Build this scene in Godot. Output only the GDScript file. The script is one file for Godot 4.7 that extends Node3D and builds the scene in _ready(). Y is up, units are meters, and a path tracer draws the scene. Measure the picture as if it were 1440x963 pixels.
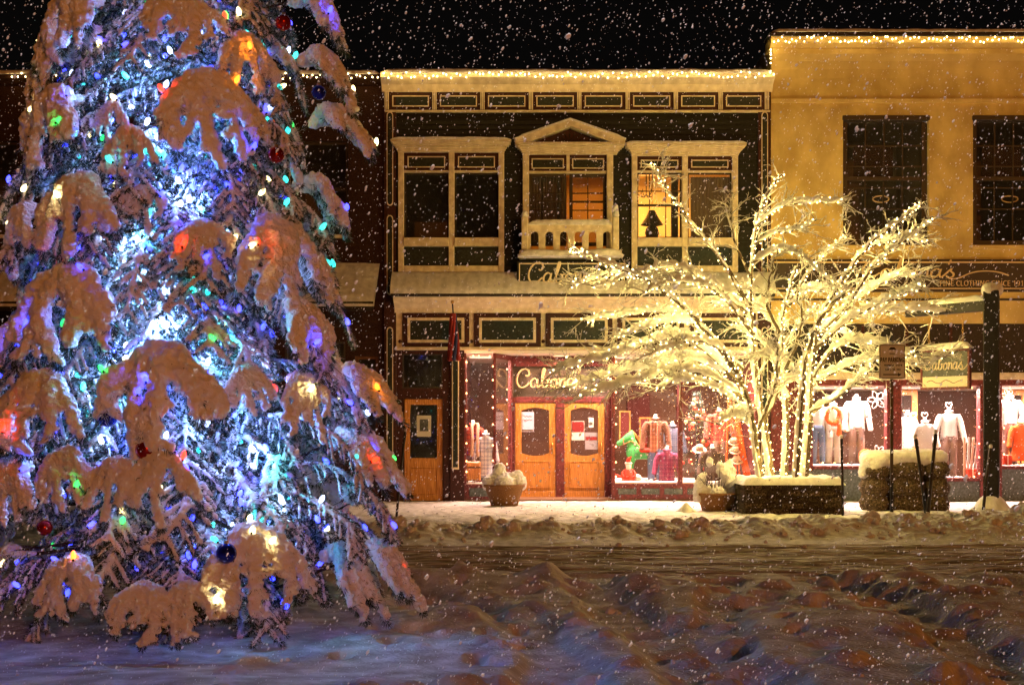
extends Node3D
# A snowy shopping street at night: a snow-laden conifer with coloured lights, two lit shop fronts, a bare tree wound with fairy lights.
# Metres, y up. The shop fronts stand on z = 0, the street runs along x, the camera stands at z = 30.

const EYE := Vector3(0, 1.7, 30)
var M := {}                      # materials
var rng := RandomNumberGenerator.new()
var used := {}

func _ready() -> void:
	rng.seed = 20241
	make_camera()
	make_sky()
	make_materials()
	unseen_lamps()
	make_ground()
	building_shop()
	building_corner()
	building_brick()
	conifer()
	bare_tree()
	street_things()
	shop_displays()
	facade_lights()
	snowfall()

func make_camera() -> void:
	var cam := Camera3D.new()
	cam.name = "camera"
	cam.projection = Camera3D.PROJECTION_FRUSTUM
	cam.near = 0.1
	cam.far = 400.0
	cam.size = 0.1 * 963.0 / 1800.0
	cam.frustum_offset = Vector2(0, 0.1 * (604.0 - 481.5) / 1800.0)
	cam.position = EYE
	add_child(cam)
	cam.current = true

func make_sky() -> void:
	var we := WorldEnvironment.new()
	var e := Environment.new()
	e.background_mode = Environment.BG_SKY
	var s := ProceduralSkyMaterial.new()
	s.sky_top_color = Color(0.030, 0.027, 0.026)
	s.sky_horizon_color = Color(0.045, 0.038, 0.034)
	s.ground_bottom_color = Color(0.03, 0.026, 0.024)
	s.ground_horizon_color = Color(0.045, 0.038, 0.034)
	s.sun_angle_max = 1.0
	e.sky = Sky.new()
	e.sky.sky_material = s
	e.tonemap_mode = Environment.TONE_MAPPER_LINEAR
	e.tonemap_exposure = 0.78
	e.sdfgi_enabled = true
	e.ssao_enabled = true
	e.ssil_enabled = true
	we.name = "world_environment"
	we.environment = e
	add_child(we)
	# the night sky's own faint glow through the snow clouds stands in for the sun
	var sun := DirectionalLight3D.new()
	sun.name = "night_glow"
	sun.light_energy = 0.004
	sun.light_color = Color(0.75, 0.72, 0.85)
	sun.light_angular_distance = 40.0
	sun.shadow_enabled = true
	sun.rotation_degrees = Vector3(-70, 20, 0)
	add_child(sun)

# ---------------------------------------------------------------- places
func fx(px: float) -> float: return (px - 720.0) / 60.0
func fy(py: float) -> float: return 1.7 + (604.0 - py) / 60.0
func at(px: float, py: float, z: float) -> Vector3:
	var d := 30.0 - z
	return Vector3((px - 720.0) * d / 1800.0, 1.7 + (604.0 - py) * d / 1800.0, z)

# ---------------------------------------------------------------- mesh builder
class MB:
	var v := PackedVector3Array()
	var n := PackedVector3Array()
	var c := PackedColorArray()
	var xf := Transform3D()
	var col := Color(1, 1, 1)
	var tint := false

	func tri(a: Vector3, b: Vector3, d: Vector3, na: Vector3, nb: Vector3, nd: Vector3) -> void:
		if (b - a).cross(d - a).dot(na + nb + nd) > 0.0:
			v.append(xf * a); v.append(xf * d); v.append(xf * b)
			n.append((xf.basis * na).normalized()); n.append((xf.basis * nd).normalized()); n.append((xf.basis * nb).normalized())
		else:
			v.append(xf * a); v.append(xf * b); v.append(xf * d)
			n.append((xf.basis * na).normalized()); n.append((xf.basis * nb).normalized()); n.append((xf.basis * nd).normalized())
		if tint:
			c.append(col); c.append(col); c.append(col)

	func flat(a: Vector3, b: Vector3, d: Vector3) -> void:
		var nn := -(b - a).cross(d - a).normalized()
		tri(a, b, d, nn, nn, nn)

	func quad(a: Vector3, b: Vector3, d: Vector3, e: Vector3, nn: Vector3) -> void:
		tri(a, b, d, nn, nn, nn)
		tri(a, d, e, nn, nn, nn)

	func box(a: Vector3, b: Vector3, r := 0.0) -> MB:
		var lo := Vector3(minf(a.x, b.x), minf(a.y, b.y), minf(a.z, b.z))
		var hi := Vector3(maxf(a.x, b.x), maxf(a.y, b.y), maxf(a.z, b.z))
		var s := hi - lo
		r = minf(r, minf(s.x, minf(s.y, s.z)) * 0.45)
		var ce := (lo + hi) / 2
		var h := s / 2
		for ax in 3:
			var u := (ax + 1) % 3
			var w := (ax + 2) % 3
			for sg in [-1.0, 1.0]:
				var nn := Vector3(); nn[ax] = sg
				var q := []
				for k in [[-1, -1], [1, -1], [1, 1], [-1, 1]]:
					var p := Vector3()
					p[ax] = h[ax] * sg
					p[u] = (h[u] - r) * k[0]
					p[w] = (h[w] - r) * k[1]
					q.append(ce + p)
				quad(q[0], q[1], q[2], q[3], nn)
				if r > 0.0:
					# chamfers between this face and the next axis' faces
					for sg2 in [-1.0, 1.0]:
						var n2 := Vector3(); n2[ax] = sg; n2[u] = sg2
						n2 = n2.normalized()
						var e := []
						for k in [-1.0, 1.0]:
							var p1 := Vector3(); p1[ax] = h[ax] * sg; p1[u] = (h[u] - r) * sg2; p1[w] = (h[w] - r) * k
							var p2 := Vector3(); p2[ax] = (h[ax] - r) * sg; p2[u] = h[u] * sg2; p2[w] = (h[w] - r) * k
							e.append(ce + p1); e.append(ce + p2)
						quad(e[0], e[1], e[3], e[2], n2)
		if r > 0.0:
			for i in 8:
				var sx := 1.0 if i & 1 else -1.0
				var sy := 1.0 if i & 2 else -1.0
				var sz := 1.0 if i & 4 else -1.0
				var k := Vector3(sx, sy, sz)
				tri(ce + Vector3(h.x, h.y - r, h.z - r) * k, ce + Vector3(h.x - r, h.y, h.z - r) * k, ce + Vector3(h.x - r, h.y - r, h.z) * k, k.normalized(), k.normalized(), k.normalized())
		return self

	func tube(p: PackedVector3Array, rad: PackedFloat32Array, sides := 8, caps := true, sy := 1.0) -> MB:
		var rings := []
		var norms := []
		var t0 := (p[1] - p[0]).normalized()
		var side := t0.cross(Vector3.UP)
		if side.length() < 0.05:
			side = t0.cross(Vector3.RIGHT)
		side = side.normalized()
		for i in p.size():
			var t := (p[mini(i + 1, p.size() - 1)] - p[maxi(i - 1, 0)]).normalized()
			side = (side - t * side.dot(t)).normalized()
			var up := side.cross(t)
			var ring := PackedVector3Array()
			var nr := PackedVector3Array()
			for k in sides:
				var a := TAU * k / sides
				var dd := side * cos(a) + up * sin(a) * sy
				ring.append(p[i] + dd * rad[i])
				nr.append((side * cos(a) * sy + up * sin(a)).normalized())
			rings.append(ring)
			norms.append(nr)
		for i in p.size() - 1:
			for k in sides:
				var k2 := (k + 1) % sides
				tri(rings[i][k], rings[i + 1][k], rings[i + 1][k2], norms[i][k], norms[i + 1][k], norms[i + 1][k2])
				tri(rings[i][k], rings[i + 1][k2], rings[i][k2], norms[i][k], norms[i + 1][k2], norms[i][k2])
		if caps:
			for e in [0, p.size() - 1]:
				var out := (p[0] - p[1]).normalized() if e == 0 else (p[e] - p[e - 1]).normalized()
				var tip: Vector3 = p[e] + out * rad[e] * 0.6
				for k in sides:
					var k2 := (k + 1) % sides
					tri(rings[e][k], rings[e][k2], tip, (norms[e][k] + out).normalized(), (norms[e][k2] + out).normalized(), out)
		return self

	func lathe(prof: Array, sides := 20, ce := Vector3.ZERO, sz := 1.0) -> MB:
		var m := prof.size()
		var nn := []
		for i in m:
			var a: Vector2 = prof[maxi(i - 1, 0)]
			var b: Vector2 = prof[mini(i + 1, m - 1)]
			nn.append(Vector2(b.y - a.y, -(b.x - a.x)).normalized())
		for i in m - 1:
			for k in sides:
				var q := []
				var w := []
				for j in [[i, k], [i + 1, k], [i + 1, k + 1], [i, k + 1]]:
					var an: float = TAU * float(j[1]) / sides
					var pr: Vector2 = prof[j[0]]
					var nr: Vector2 = nn[j[0]]
					q.append(ce + Vector3(pr.x * cos(an), pr.y, pr.x * sin(an) * sz))
					w.append(Vector3(nr.x * cos(an), nr.y, nr.x * sin(an)))
				tri(q[0], q[1], q[2], w[0], w[1], w[2])
				tri(q[0], q[2], q[3], w[0], w[2], w[3])
		return self

	func prism(poly: PackedVector2Array, z0: float, z1: float) -> MB:
		# an outline in x, y with thickness in z
		var ix := Geometry2D.triangulate_polygon(poly)
		for t in ix.size() / 3:
			var a := poly[ix[t * 3]]
			var b := poly[ix[t * 3 + 1]]
			var d := poly[ix[t * 3 + 2]]
			for zz in [z0, z1]:
				var nn := Vector3(0, 0, 1 if zz == maxf(z0, z1) else -1)
				tri(Vector3(a.x, a.y, zz), Vector3(b.x, b.y, zz), Vector3(d.x, d.y, zz), nn, nn, nn)
		var cw := Geometry2D.is_polygon_clockwise(poly)
		for i in poly.size():
			var a := poly[i]
			var b := poly[(i + 1) % poly.size()]
			var o := Vector2(b.y - a.y, a.x - b.x).normalized() * (-1.0 if cw else 1.0)
			quad(Vector3(a.x, a.y, z0), Vector3(b.x, b.y, z0), Vector3(b.x, b.y, z1), Vector3(a.x, a.y, z1), Vector3(o.x, o.y, 0))
		return self

	func profile(prof: Array, x0: float, x1: float) -> MB:
		# a moulding: the outline (z, y) runs along x, ends closed
		var poly := PackedVector2Array()
		for q in prof:
			poly.append(q)
		var old := xf
		xf = xf * Transform3D(Basis(Vector3(0, 0, 1), Vector3(0, 1, 0), Vector3(-1, 0, 0)), Vector3.ZERO)
		# local x -> world z, local z -> world -x
		prism(poly, -x0, -x1)
		xf = old
		return self

	func blob(ce: Vector3, r: Vector3, seg := 8, rings := 5, wob := 0.0, sd := 1) -> MB:
		var nz := FastNoiseLite.new()
		nz.seed = sd
		nz.frequency = 1.0
		var pts := []
		for i in rings + 1:
			var th := PI * i / rings
			var row := []
			for k in seg:
				var ph := TAU * k / seg
				var dd := Vector3(sin(th) * cos(ph), cos(th), sin(th) * sin(ph))
				row.append(dd * (1.0 + wob * nz.get_noise_3dv(dd * 1.4 + Vector3(sd * 3.7, 0, 0))))
			pts.append(row)
		for i in rings:
			for k in seg:
				var k2 := (k + 1) % seg
				var q := [pts[i][k], pts[i + 1][k], pts[i + 1][k2], pts[i][k2]]
				var p := []
				var w := []
				for a in q:
					p.append(ce + a * r)
					w.append((a / r).normalized())
				if i < rings - 1:
					tri(p[0], p[1], p[2], w[0], w[1], w[2])
				if i > 0:
					tri(p[0], p[2], p[3], w[0], w[2], w[3])
		return self

	func mesh() -> ArrayMesh:
		var m := ArrayMesh.new()
		var arr := []
		arr.resize(Mesh.ARRAY_MAX)
		arr[Mesh.ARRAY_VERTEX] = v
		arr[Mesh.ARRAY_NORMAL] = n
		if tint:
			arr[Mesh.ARRAY_COLOR] = c
		m.add_surface_from_arrays(Mesh.PRIMITIVE_TRIANGLES, arr)
		return m

func pv(a: Array) -> PackedVector3Array: return PackedVector3Array(a)
func pf(a: Array) -> PackedFloat32Array: return PackedFloat32Array(a)

func spline(pts: Array, per := 5) -> PackedVector3Array:
	var out := PackedVector3Array()
	for i in pts.size() - 1:
		var a: Vector3 = pts[maxi(i - 1, 0)]
		var b: Vector3 = pts[i]
		var d: Vector3 = pts[i + 1]
		var e: Vector3 = pts[mini(i + 2, pts.size() - 1)]
		for k in per:
			out.append(b.cubic_interpolate(d, a, e, float(k) / per))
	out.append(pts[-1])
	return out

func taper(n: int, a: float, b: float, pw := 1.0) -> PackedFloat32Array:
	var out := PackedFloat32Array()
	for i in n:
		out.append(lerpf(a, b, pow(float(i) / maxi(n - 1, 1), pw)))
	return out

# ---------------------------------------------------------------- nodes
func numbered(called: String) -> String:
	if not used.has(called):
		used[called] = 0
		return called
	used[called] += 1
	return "%s_%03d" % [called, used[called]]

func tag(o: Node3D, label: String, category := "", group := "", kind := "") -> Node3D:
	if label: o.set_meta("label", label)
	if category: o.set_meta("category", category)
	if group: o.set_meta("group", group)
	if kind: o.set_meta("kind", kind)
	return o

func thing(called: String, label: String, category: String, where := Vector3.ZERO, group := "", turn := 0.0) -> Node3D:
	var o := Node3D.new()
	o.name = numbered(called)
	add_child(o)
	o.position = where
	o.rotation.y = turn
	tag(o, label, category, group)
	return o

func put(parent: Node3D, called: String, mesh, m: Material, where := Vector3.ZERO) -> MeshInstance3D:
	var o := MeshInstance3D.new()
	o.mesh = mesh.mesh() if mesh is MB else mesh
	o.material_override = m
	o.name = numbered(called) if parent == self else called
	parent.add_child(o, true)
	o.position = where
	return o

func struct(called: String, mesh, m: Material) -> MeshInstance3D:
	var o := put(self, called, mesh, m)
	o.set_meta("kind", "structure")
	return o

func omni(parent: Node3D, where: Vector3, colour: Color, energy: float, size := 0.02) -> OmniLight3D:
	var l := OmniLight3D.new()
	l.name = "glow_light"
	l.light_color = colour
	l.light_energy = energy
	l.omni_range = 40.0
	l.omni_attenuation = 2.0
	l.light_size = size
	l.shadow_enabled = true
	parent.add_child(l, true)
	l.position = where
	return l

func area(parent: Node3D, where: Vector3, rot: Vector3, size: Vector2, colour: Color, energy: float) -> AreaLight3D:
	var l := AreaLight3D.new()
	l.name = "unseen_strip_light"
	l.light_color = colour
	l.light_energy = energy
	l.area_size = size
	l.shadow_enabled = true
	parent.add_child(l, true)
	l.position = where
	l.rotation_degrees = rot
	return l

# ---------------------------------------------------------------- materials
func noise_tex(freq: float, lo: Color, hi: Color, sd := 1, size := 512, oct := 4, stretch := 1.0, mid := 0.5) -> NoiseTexture2D:
	var f := FastNoiseLite.new()
	f.seed = sd
	f.frequency = freq
	f.fractal_octaves = oct
	var t := NoiseTexture2D.new()
	t.width = size
	t.height = int(size * stretch)
	t.seamless = true
	t.noise = f
	var g := Gradient.new()
	g.set_color(0, lo)
	g.set_color(1, hi)
	g.set_offset(0, mid - 0.3)
	g.set_offset(1, mid + 0.3)
	t.color_ramp = g
	return t

func mat(key: String, lin: Color, rough := 0.7, extra := {}) -> StandardMaterial3D:
	var m := StandardMaterial3D.new()
	m.resource_name = key
	m.albedo_color = lin.linear_to_srgb()
	m.roughness = rough
	m.metallic_specular = extra.get("spec", 0.4)
	if extra.has("metal"): m.metallic = extra.metal
	if extra.has("tex"):
		m.albedo_texture = extra.tex
		m.uv1_triplanar = true
		m.uv1_world_triplanar = extra.get("world", true)
		m.uv1_scale = extra.get("scale", Vector3.ONE)
	if extra.has("bump"):
		m.heightmap_enabled = true
		m.heightmap_texture = extra.bump
		m.heightmap_scale = extra.get("depth", 1.0)
		m.uv1_triplanar = true
		m.uv1_world_triplanar = extra.get("world", true)
		m.uv1_scale = extra.get("scale", Vector3.ONE)
	if extra.has("glow"):
		m.emission_enabled = true
		m.emission = extra.glow
		m.emission_energy_multiplier = extra.get("power", 1.0)
	if extra.has("sheen"):
		m.rim_enabled = true
		m.rim = extra.sheen
	if extra.get("vertex", false): m.vertex_color_use_as_albedo = true
	if extra.has("back"):
		m.backlight_enabled = true
		m.backlight = extra.back
	if extra.has("sss"):
		m.subsurf_scatter_enabled = true
		m.subsurf_scatter_strength = extra.sss
	M[key] = m
	return m

func glass(key: String, alpha: float) -> void:
	var m := mat(key, Color(0.9, 0.95, 0.95), 0.02, {"spec": 0.5})
	m.albedo_color.a = alpha
	m.transparency = BaseMaterial3D.TRANSPARENCY_ALPHA

func make_materials() -> void:
	var g := Color(1, 1, 1)
	var soft := noise_tex(0.012, Color(0.82, 0.82, 0.82), g, 3)
	var worn := noise_tex(0.03, Color(0.68, 0.66, 0.62), g, 5)
	var grit := noise_tex(0.11, Color(0, 0, 0), g, 7, 512, 3)
	var coarse := noise_tex(0.02, Color(0, 0, 0), g, 8, 512, 5)
	mat("cream", Color(0.76, 0.68, 0.52), 0.6, {"tex": noise_tex(0.02, Color(0.86, 0.84, 0.80), g, 6), "scale": Vector3(0.4, 0.4, 0.4)})
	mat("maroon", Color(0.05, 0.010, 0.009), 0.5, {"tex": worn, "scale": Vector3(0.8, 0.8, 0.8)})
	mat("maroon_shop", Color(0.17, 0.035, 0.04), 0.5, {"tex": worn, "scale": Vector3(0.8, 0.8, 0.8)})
	mat("dark_green", Color(0.018, 0.030, 0.026), 0.5, {"tex": worn, "scale": Vector3(0.8, 0.8, 0.8)})
	mat("siding", Color(0.018, 0.019, 0.015), 0.7, {"tex": worn, "scale": Vector3(0.5, 2.0, 0.5)})
	mat("stucco", Color(0.68, 0.53, 0.20), 0.85, {"tex": noise_tex(0.008, Color(0.84, 0.81, 0.77), g, 13, 1024, 7), "scale": Vector3(0.14, 0.10, 0.14), "bump": grit, "depth": 0.5})
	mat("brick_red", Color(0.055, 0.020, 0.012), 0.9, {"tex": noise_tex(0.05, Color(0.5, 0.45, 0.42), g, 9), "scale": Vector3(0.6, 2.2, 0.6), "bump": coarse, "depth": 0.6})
	mat("grey_panel", Color(0.12, 0.14, 0.14), 0.6, {"tex": worn, "scale": Vector3(0.8, 0.8, 0.8)})
	mat("dark_frame", Color(0.035, 0.026, 0.02), 0.5)
	mat("black_metal", Color(0.012, 0.012, 0.013), 0.35)
	mat("black_paint", Color(0.02, 0.018, 0.016), 0.5, {"tex": worn, "scale": Vector3(0.8, 0.8, 0.8)})
	mat("oak", Color(0.58, 0.27, 0.07), 0.38, {"tex": noise_tex(0.02, Color(0.78, 0.72, 0.66), g, 21, 256, 4, 1.0), "scale": Vector3(5.0, 0.45, 5.0)})
	mat("brass", Color(0.55, 0.36, 0.12), 0.35, {"metal": 0.9})
	mat("letter_gold", Color(0.62, 0.46, 0.24), 0.5)
	mat("letter_cream", Color(0.75, 0.66, 0.50), 0.6)
	mat("room_dark", Color(0.13, 0.10, 0.08), 0.9)  # unlit gloom put into the wall colour of the dark rooms
	mat("room_warm", Color(0.65, 0.50, 0.28), 0.9)
	mat("room_red", Color(0.09, 0.012, 0.012), 0.8)
	mat("room_wood", Color(0.10, 0.04, 0.02), 0.7)
	mat("floor_wood", Color(0.16, 0.09, 0.05), 0.6)
	mat("cloth_white", Color(0.82, 0.80, 0.78), 0.9, {"sheen": 0.2})
	glass("pane", 0.008)
	# snow: white grains; road snow is mixed with grit
	mat("snow", Color(0.84, 0.84, 0.86), 0.75, {"tex": soft, "scale": Vector3(0.7, 0.7, 0.7), "bump": grit, "depth": 0.5, "spec": 0.3})
	mat("snow_tree", Color(0.86, 0.86, 0.88), 0.8, {"bump": noise_tex(0.035, Color(0, 0, 0), g, 17, 512, 3), "depth": 0.5, "scale": Vector3(2.2, 2.2, 2.2), "world": false, "spec": 0.25})
	mat("snow_road", Color(0.70, 0.62, 0.55), 0.7, {"tex": noise_tex(0.02, Color(0.42, 0.38, 0.34), g, 31, 512, 5), "scale": Vector3(0.12, 0.6, 1.5), "bump": coarse, "depth": 2.2})
	mat("snow_ploughed", Color(0.80, 0.78, 0.78), 0.8, {"tex": noise_tex(0.015, Color(0.74, 0.70, 0.67), g, 33, 512, 5), "scale": Vector3(0.35, 0.35, 0.35), "bump": grit, "depth": 0.9})
	mat("flake", Color(0.9, 0.9, 0.92), 0.9, {"spec": 0.2, "back": Color(0.4, 0.4, 0.4)})
	mat("bark", Color(0.07, 0.05, 0.035), 0.9, {"tex": noise_tex(0.03, Color(0.4, 0.4, 0.4), g, 41), "scale": Vector3(3, 1, 3), "bump": coarse, "depth": 1.0})
	mat("bark_lit_tone", Color(0.26, 0.20, 0.13), 0.9, {"tex": noise_tex(0.04, Color(0.3, 0.28, 0.26), g, 42), "scale": Vector3(3, 1.2, 3), "bump": coarse, "depth": 0.8})  # bark lightened in its colour for the glow of the bulbs on it
	mat("needle", Color(1, 1, 1), 0.7, {"vertex": true, "back": Color(0.25, 0.3, 0.25)})
	mat("stone", Color(0.20, 0.145, 0.085), 0.9, {"tex": noise_tex(0.03, Color(0.35, 0.33, 0.3), g, 43), "scale": Vector3(1.2, 1.2, 1.2), "bump": coarse, "depth": 2.0})
	mat("stone_dark", Color(0.11, 0.075, 0.045), 0.9, {"tex": noise_tex(0.03, Color(0.35, 0.33, 0.3), g, 44), "scale": Vector3(1.6, 1.6, 1.6), "bump": coarse, "depth": 2.0})
	mat("terracotta", Color(0.28, 0.14, 0.05), 0.75, {"tex": worn, "scale": Vector3(2, 2, 2)})
	mat("wire", Color(0.01, 0.02, 0.012), 0.5)
	bulb_mat("bulb_warm", Color(1.0, 0.88, 0.60), 20.0)
	bulb_mat("bulb_shop", Color(1.0, 0.66, 0.42), 9.0)
	bulb_mat("bulb_blue", Color(0.18, 0.22, 1.0), 9.0)
	bulb_mat("bulb_cyan", Color(0.10, 0.85, 0.80), 6.0)
	bulb_mat("bulb_green", Color(0.10, 0.9, 0.35), 4.0)
	bulb_mat("bulb_red", Color(1.0, 0.16, 0.06), 7.0)
	bulb_mat("bulb_orange", Color(1.0, 0.45, 0.10), 7.0)
	bulb_mat("bulb_white", Color(1.0, 0.90, 0.62), 9.0)
	bulb_mat("bulb_cool", Color(0.75, 0.82, 1.0), 9.0)

func bulb_mat(key: String, c: Color, power: float) -> void:
	mat(key, Color(0.5, 0.5, 0.5), 0.3, {"glow": c, "power": power})

# ---------------------------------------------------------------- rounded masses: capsules joined by a smooth union, meshed as surface nets
func rounded(caps: Array, cell: float, k: float, wob := 0.0, sd := 1) -> MB:
	# caps: [a, b, radius_a, radius_b]
	var lo := Vector3(1e9, 1e9, 1e9)
	var hi := -lo
	for q in caps:
		var r: float = maxf(q[2], q[3]) + k * 2.2 + cell * 2
		for e in 2:
			var p: Vector3 = q[e]
			lo = Vector3(minf(lo.x, p.x - r), minf(lo.y, p.y - r), minf(lo.z, p.z - r))
			hi = Vector3(maxf(hi.x, p.x + r), maxf(hi.y, p.y + r), maxf(hi.z, p.z + r))
	var nx := int((hi.x - lo.x) / cell) + 2
	var ny := int((hi.y - lo.y) / cell) + 2
	var nz := int((hi.z - lo.z) / cell) + 2
	var f := PackedFloat32Array()
	f.resize(nx * ny * nz)
	for q in caps:
		var a: Vector3 = q[0]
		var b: Vector3 = q[1]
		var ra: float = q[2]
		var rb: float = q[3]
		var ab := b - a
		var l2 := maxf(ab.length_squared(), 1e-8)
		var pad: float = maxf(ra, rb) + k * 2.2 + cell * 2
		var i0 := maxi(0, int((minf(a.x, b.x) - pad - lo.x) / cell))
		var i1 := mini(nx - 1, int((maxf(a.x, b.x) + pad - lo.x) / cell) + 1)
		var j0 := maxi(0, int((minf(a.y, b.y) - pad - lo.y) / cell))
		var j1 := mini(ny - 1, int((maxf(a.y, b.y) + pad - lo.y) / cell) + 1)
		var k0 := maxi(0, int((minf(a.z, b.z) - pad - lo.z) / cell))
		var k1 := mini(nz - 1, int((maxf(a.z, b.z) + pad - lo.z) / cell) + 1)
		for i in range(i0, i1 + 1):
			for j in range(j0, j1 + 1):
				var at0 := (i * ny + j) * nz
				for w in range(k0, k1 + 1):
					var p := Vector3(lo.x + i * cell, lo.y + j * cell, lo.z + w * cell)
					var t := clampf((p - a).dot(ab) / l2, 0.0, 1.0)
					var d := p.distance_to(a + ab * t) - lerpf(ra, rb, t)
					if d < pad:
						f[at0 + w] += exp(-d / k)
	var noise := FastNoiseLite.new()
	noise.seed = sd
	noise.frequency = 13.0
	noise.fractal_octaves = 3
	var size := nx * ny * nz
	for i in size:
		f[i] = -k * log(f[i]) if f[i] > 1e-9 else 1.0
	if wob > 0.0:
		for i in nx:
			for j in ny:
				for w in nz:
					var at1 := (i * ny + j) * nz + w
					if absf(f[at1]) < cell * 3 + wob:
						f[at1] += wob * noise.get_noise_3d(lo.x + i * cell, lo.y + j * cell, lo.z + w * cell)
	var id := PackedInt32Array()
	id.resize(size)
	id.fill(-1)
	var pos := PackedVector3Array()
	var nor := PackedVector3Array()
	var sx := ny * nz
	var offs := [0, sx, nz, sx + nz, 1, sx + 1, nz + 1, sx + nz + 1]
	var edges := [[0, 1], [2, 3], [4, 5], [6, 7], [0, 2], [1, 3], [4, 6], [5, 7], [0, 4], [1, 5], [2, 6], [3, 7]]
	for i in nx - 1:
		for j in ny - 1:
			for w in nz - 1:
				var base := (i * ny + j) * nz + w
				var v0 := f[base]
				if v0 > cell * 3.0 or v0 < -cell * 3.0:
					continue
				var mask := 0
				for e in 8:
					if f[base + offs[e]] < 0.0:
						mask |= 1 << e
				if mask == 0 or mask == 255:
					continue
				var s := Vector3()
				var cnt := 0
				for e in edges:
					var fa := f[base + offs[e[0]]]
					var fb := f[base + offs[e[1]]]
					if (fa < 0.0) != (fb < 0.0):
						var t := fa / (fa - fb)
						var pa := Vector3(e[0] & 1, (e[0] >> 1) & 1, (e[0] >> 2) & 1)
						var pb := Vector3(e[1] & 1, (e[1] >> 1) & 1, (e[1] >> 2) & 1)
						s += pa.lerp(pb, t)
						cnt += 1
				s /= cnt
				id[base] = pos.size()
				pos.append(lo + (Vector3(i, j, w) + s) * cell)
				var gx := f[base + sx] + f[base + sx + nz] + f[base + sx + 1] + f[base + sx + nz + 1] - f[base] - f[base + nz] - f[base + 1] - f[base + nz + 1]
				var gy := f[base + nz] + f[base + sx + nz] + f[base + nz + 1] + f[base + sx + nz + 1] - f[base] - f[base + sx] - f[base + 1] - f[base + sx + 1]
				var gz := f[base + 1] + f[base + sx + 1] + f[base + nz + 1] + f[base + sx + nz + 1] - f[base] - f[base + sx] - f[base + nz] - f[base + sx + nz]
				nor.append(Vector3(gx, gy, gz).normalized())
	var mb := MB.new()
	var strides := [sx, nz, 1]
	for i in range(1, nx - 1):
		for j in range(1, ny - 1):
			for w in range(1, nz - 1):
				var base := (i * ny + j) * nz + w
				var v0 := f[base]
				if v0 > cell * 2.0 or v0 < -cell * 2.0:
					continue
				for ax in 3:
					if (v0 < 0.0) == (f[base + strides[ax]] < 0.0):
						continue
					var u: int = strides[(ax + 1) % 3]
					var q: int = strides[(ax + 2) % 3]
					var a := id[base]
					var b := id[base - u]
					var d := id[base - u - q]
					var e := id[base - q]
					if a < 0 or b < 0 or d < 0 or e < 0:
						continue
					mb.tri(pos[a], pos[b], pos[d], nor[a], nor[b], nor[d])
					mb.tri(pos[a], pos[d], pos[e], nor[a], nor[d], nor[e])
	return mb

# ---------------------------------------------------------------- shop fronts
func fbox(mb: MB, x0: float, y0: float, x1: float, y1: float, z0: float, z1: float, r := 0.0) -> MB:
	# a block on the front: x and y in sixtieths of a metre counted across the elevation, z in metres
	return mb.box(Vector3(fx(x0), fy(y1), z0), Vector3(fx(x1), fy(y0), z1), r)

func fb(x0: float, y0: float, x1: float, y1: float, z0: float, z1: float, r := 0.0) -> MB:
	return fbox(MB.new(), x0, y0, x1, y1, z0, z1, r)

func ring(x0: float, y0: float, x1: float, y1: float, w: float, z0: float, z1: float) -> MB:
	var mb := MB.new()
	fbox(mb, x0, y0, x1, y0 + w, z0, z1, 0.004)
	fbox(mb, x0, y1 - w, x1, y1, z0, z1, 0.004)
	fbox(mb, x0, y0 + w, x0 + w, y1 - w, z0, z1 - 0.001, 0.004)
	fbox(mb, x1 - w, y0 + w, x1, y1 - w, z0, z1 - 0.001, 0.004)
	return mb

func holes_to_rects(r: Array, holes: Array) -> Array:
	# [x0, y0, x1, y1] minus the holes, as rectangles
	var ys := [r[1], r[3]]
	for h in holes:
		ys.append(clampf(h[1], r[1], r[3])); ys.append(clampf(h[3], r[1], r[3]))
	ys.sort()
	var out := []
	for i in ys.size() - 1:
		if ys[i + 1] - ys[i] < 0.01: continue
		var my: float = (ys[i] + ys[i + 1]) / 2.0
		var cuts := []
		for h in holes:
			if my > h[1] and my < h[3]: cuts.append([h[0], h[2]])
		cuts.sort_custom(func(a, b): return a[0] < b[0])
		var x: float = r[0]
		for c in cuts:
			if c[0] > x + 0.01: out.append([x, ys[i], c[0], ys[i + 1]])
			x = maxf(x, c[1])
		if r[2] > x + 0.01: out.append([x, ys[i], r[2], ys[i + 1]])
	return out

func room(parent: Node3D, x0: float, y0: float, x1: float, y1: float, z0: float, z1: float, m: Material, fm: Material) -> void:
	# a room behind a window, open to the front
	var a := Vector3(fx(x0), fy(y1), z0)
	var b := Vector3(fx(x1), fy(y0), z1)
	var t := 0.06
	var mb := MB.new()
	mb.box(Vector3(a.x - t, a.y - t, a.z), Vector3(b.x + t, b.y + t, a.z - t))
	mb.box(Vector3(a.x - t, a.y - t, a.z), Vector3(a.x, b.y + t, b.z))
	mb.box(Vector3(b.x, a.y - t, a.z), Vector3(b.x + t, b.y + t, b.z))
	mb.box(Vector3(a.x, b.y, a.z), Vector3(b.x, b.y + t, b.z))
	put(parent, "room_wall", mb, m)
	put(parent, "room_floor", MB.new().box(Vector3(a.x, a.y - t, a.z), Vector3(b.x, a.y, b.z)), fm)

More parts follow.
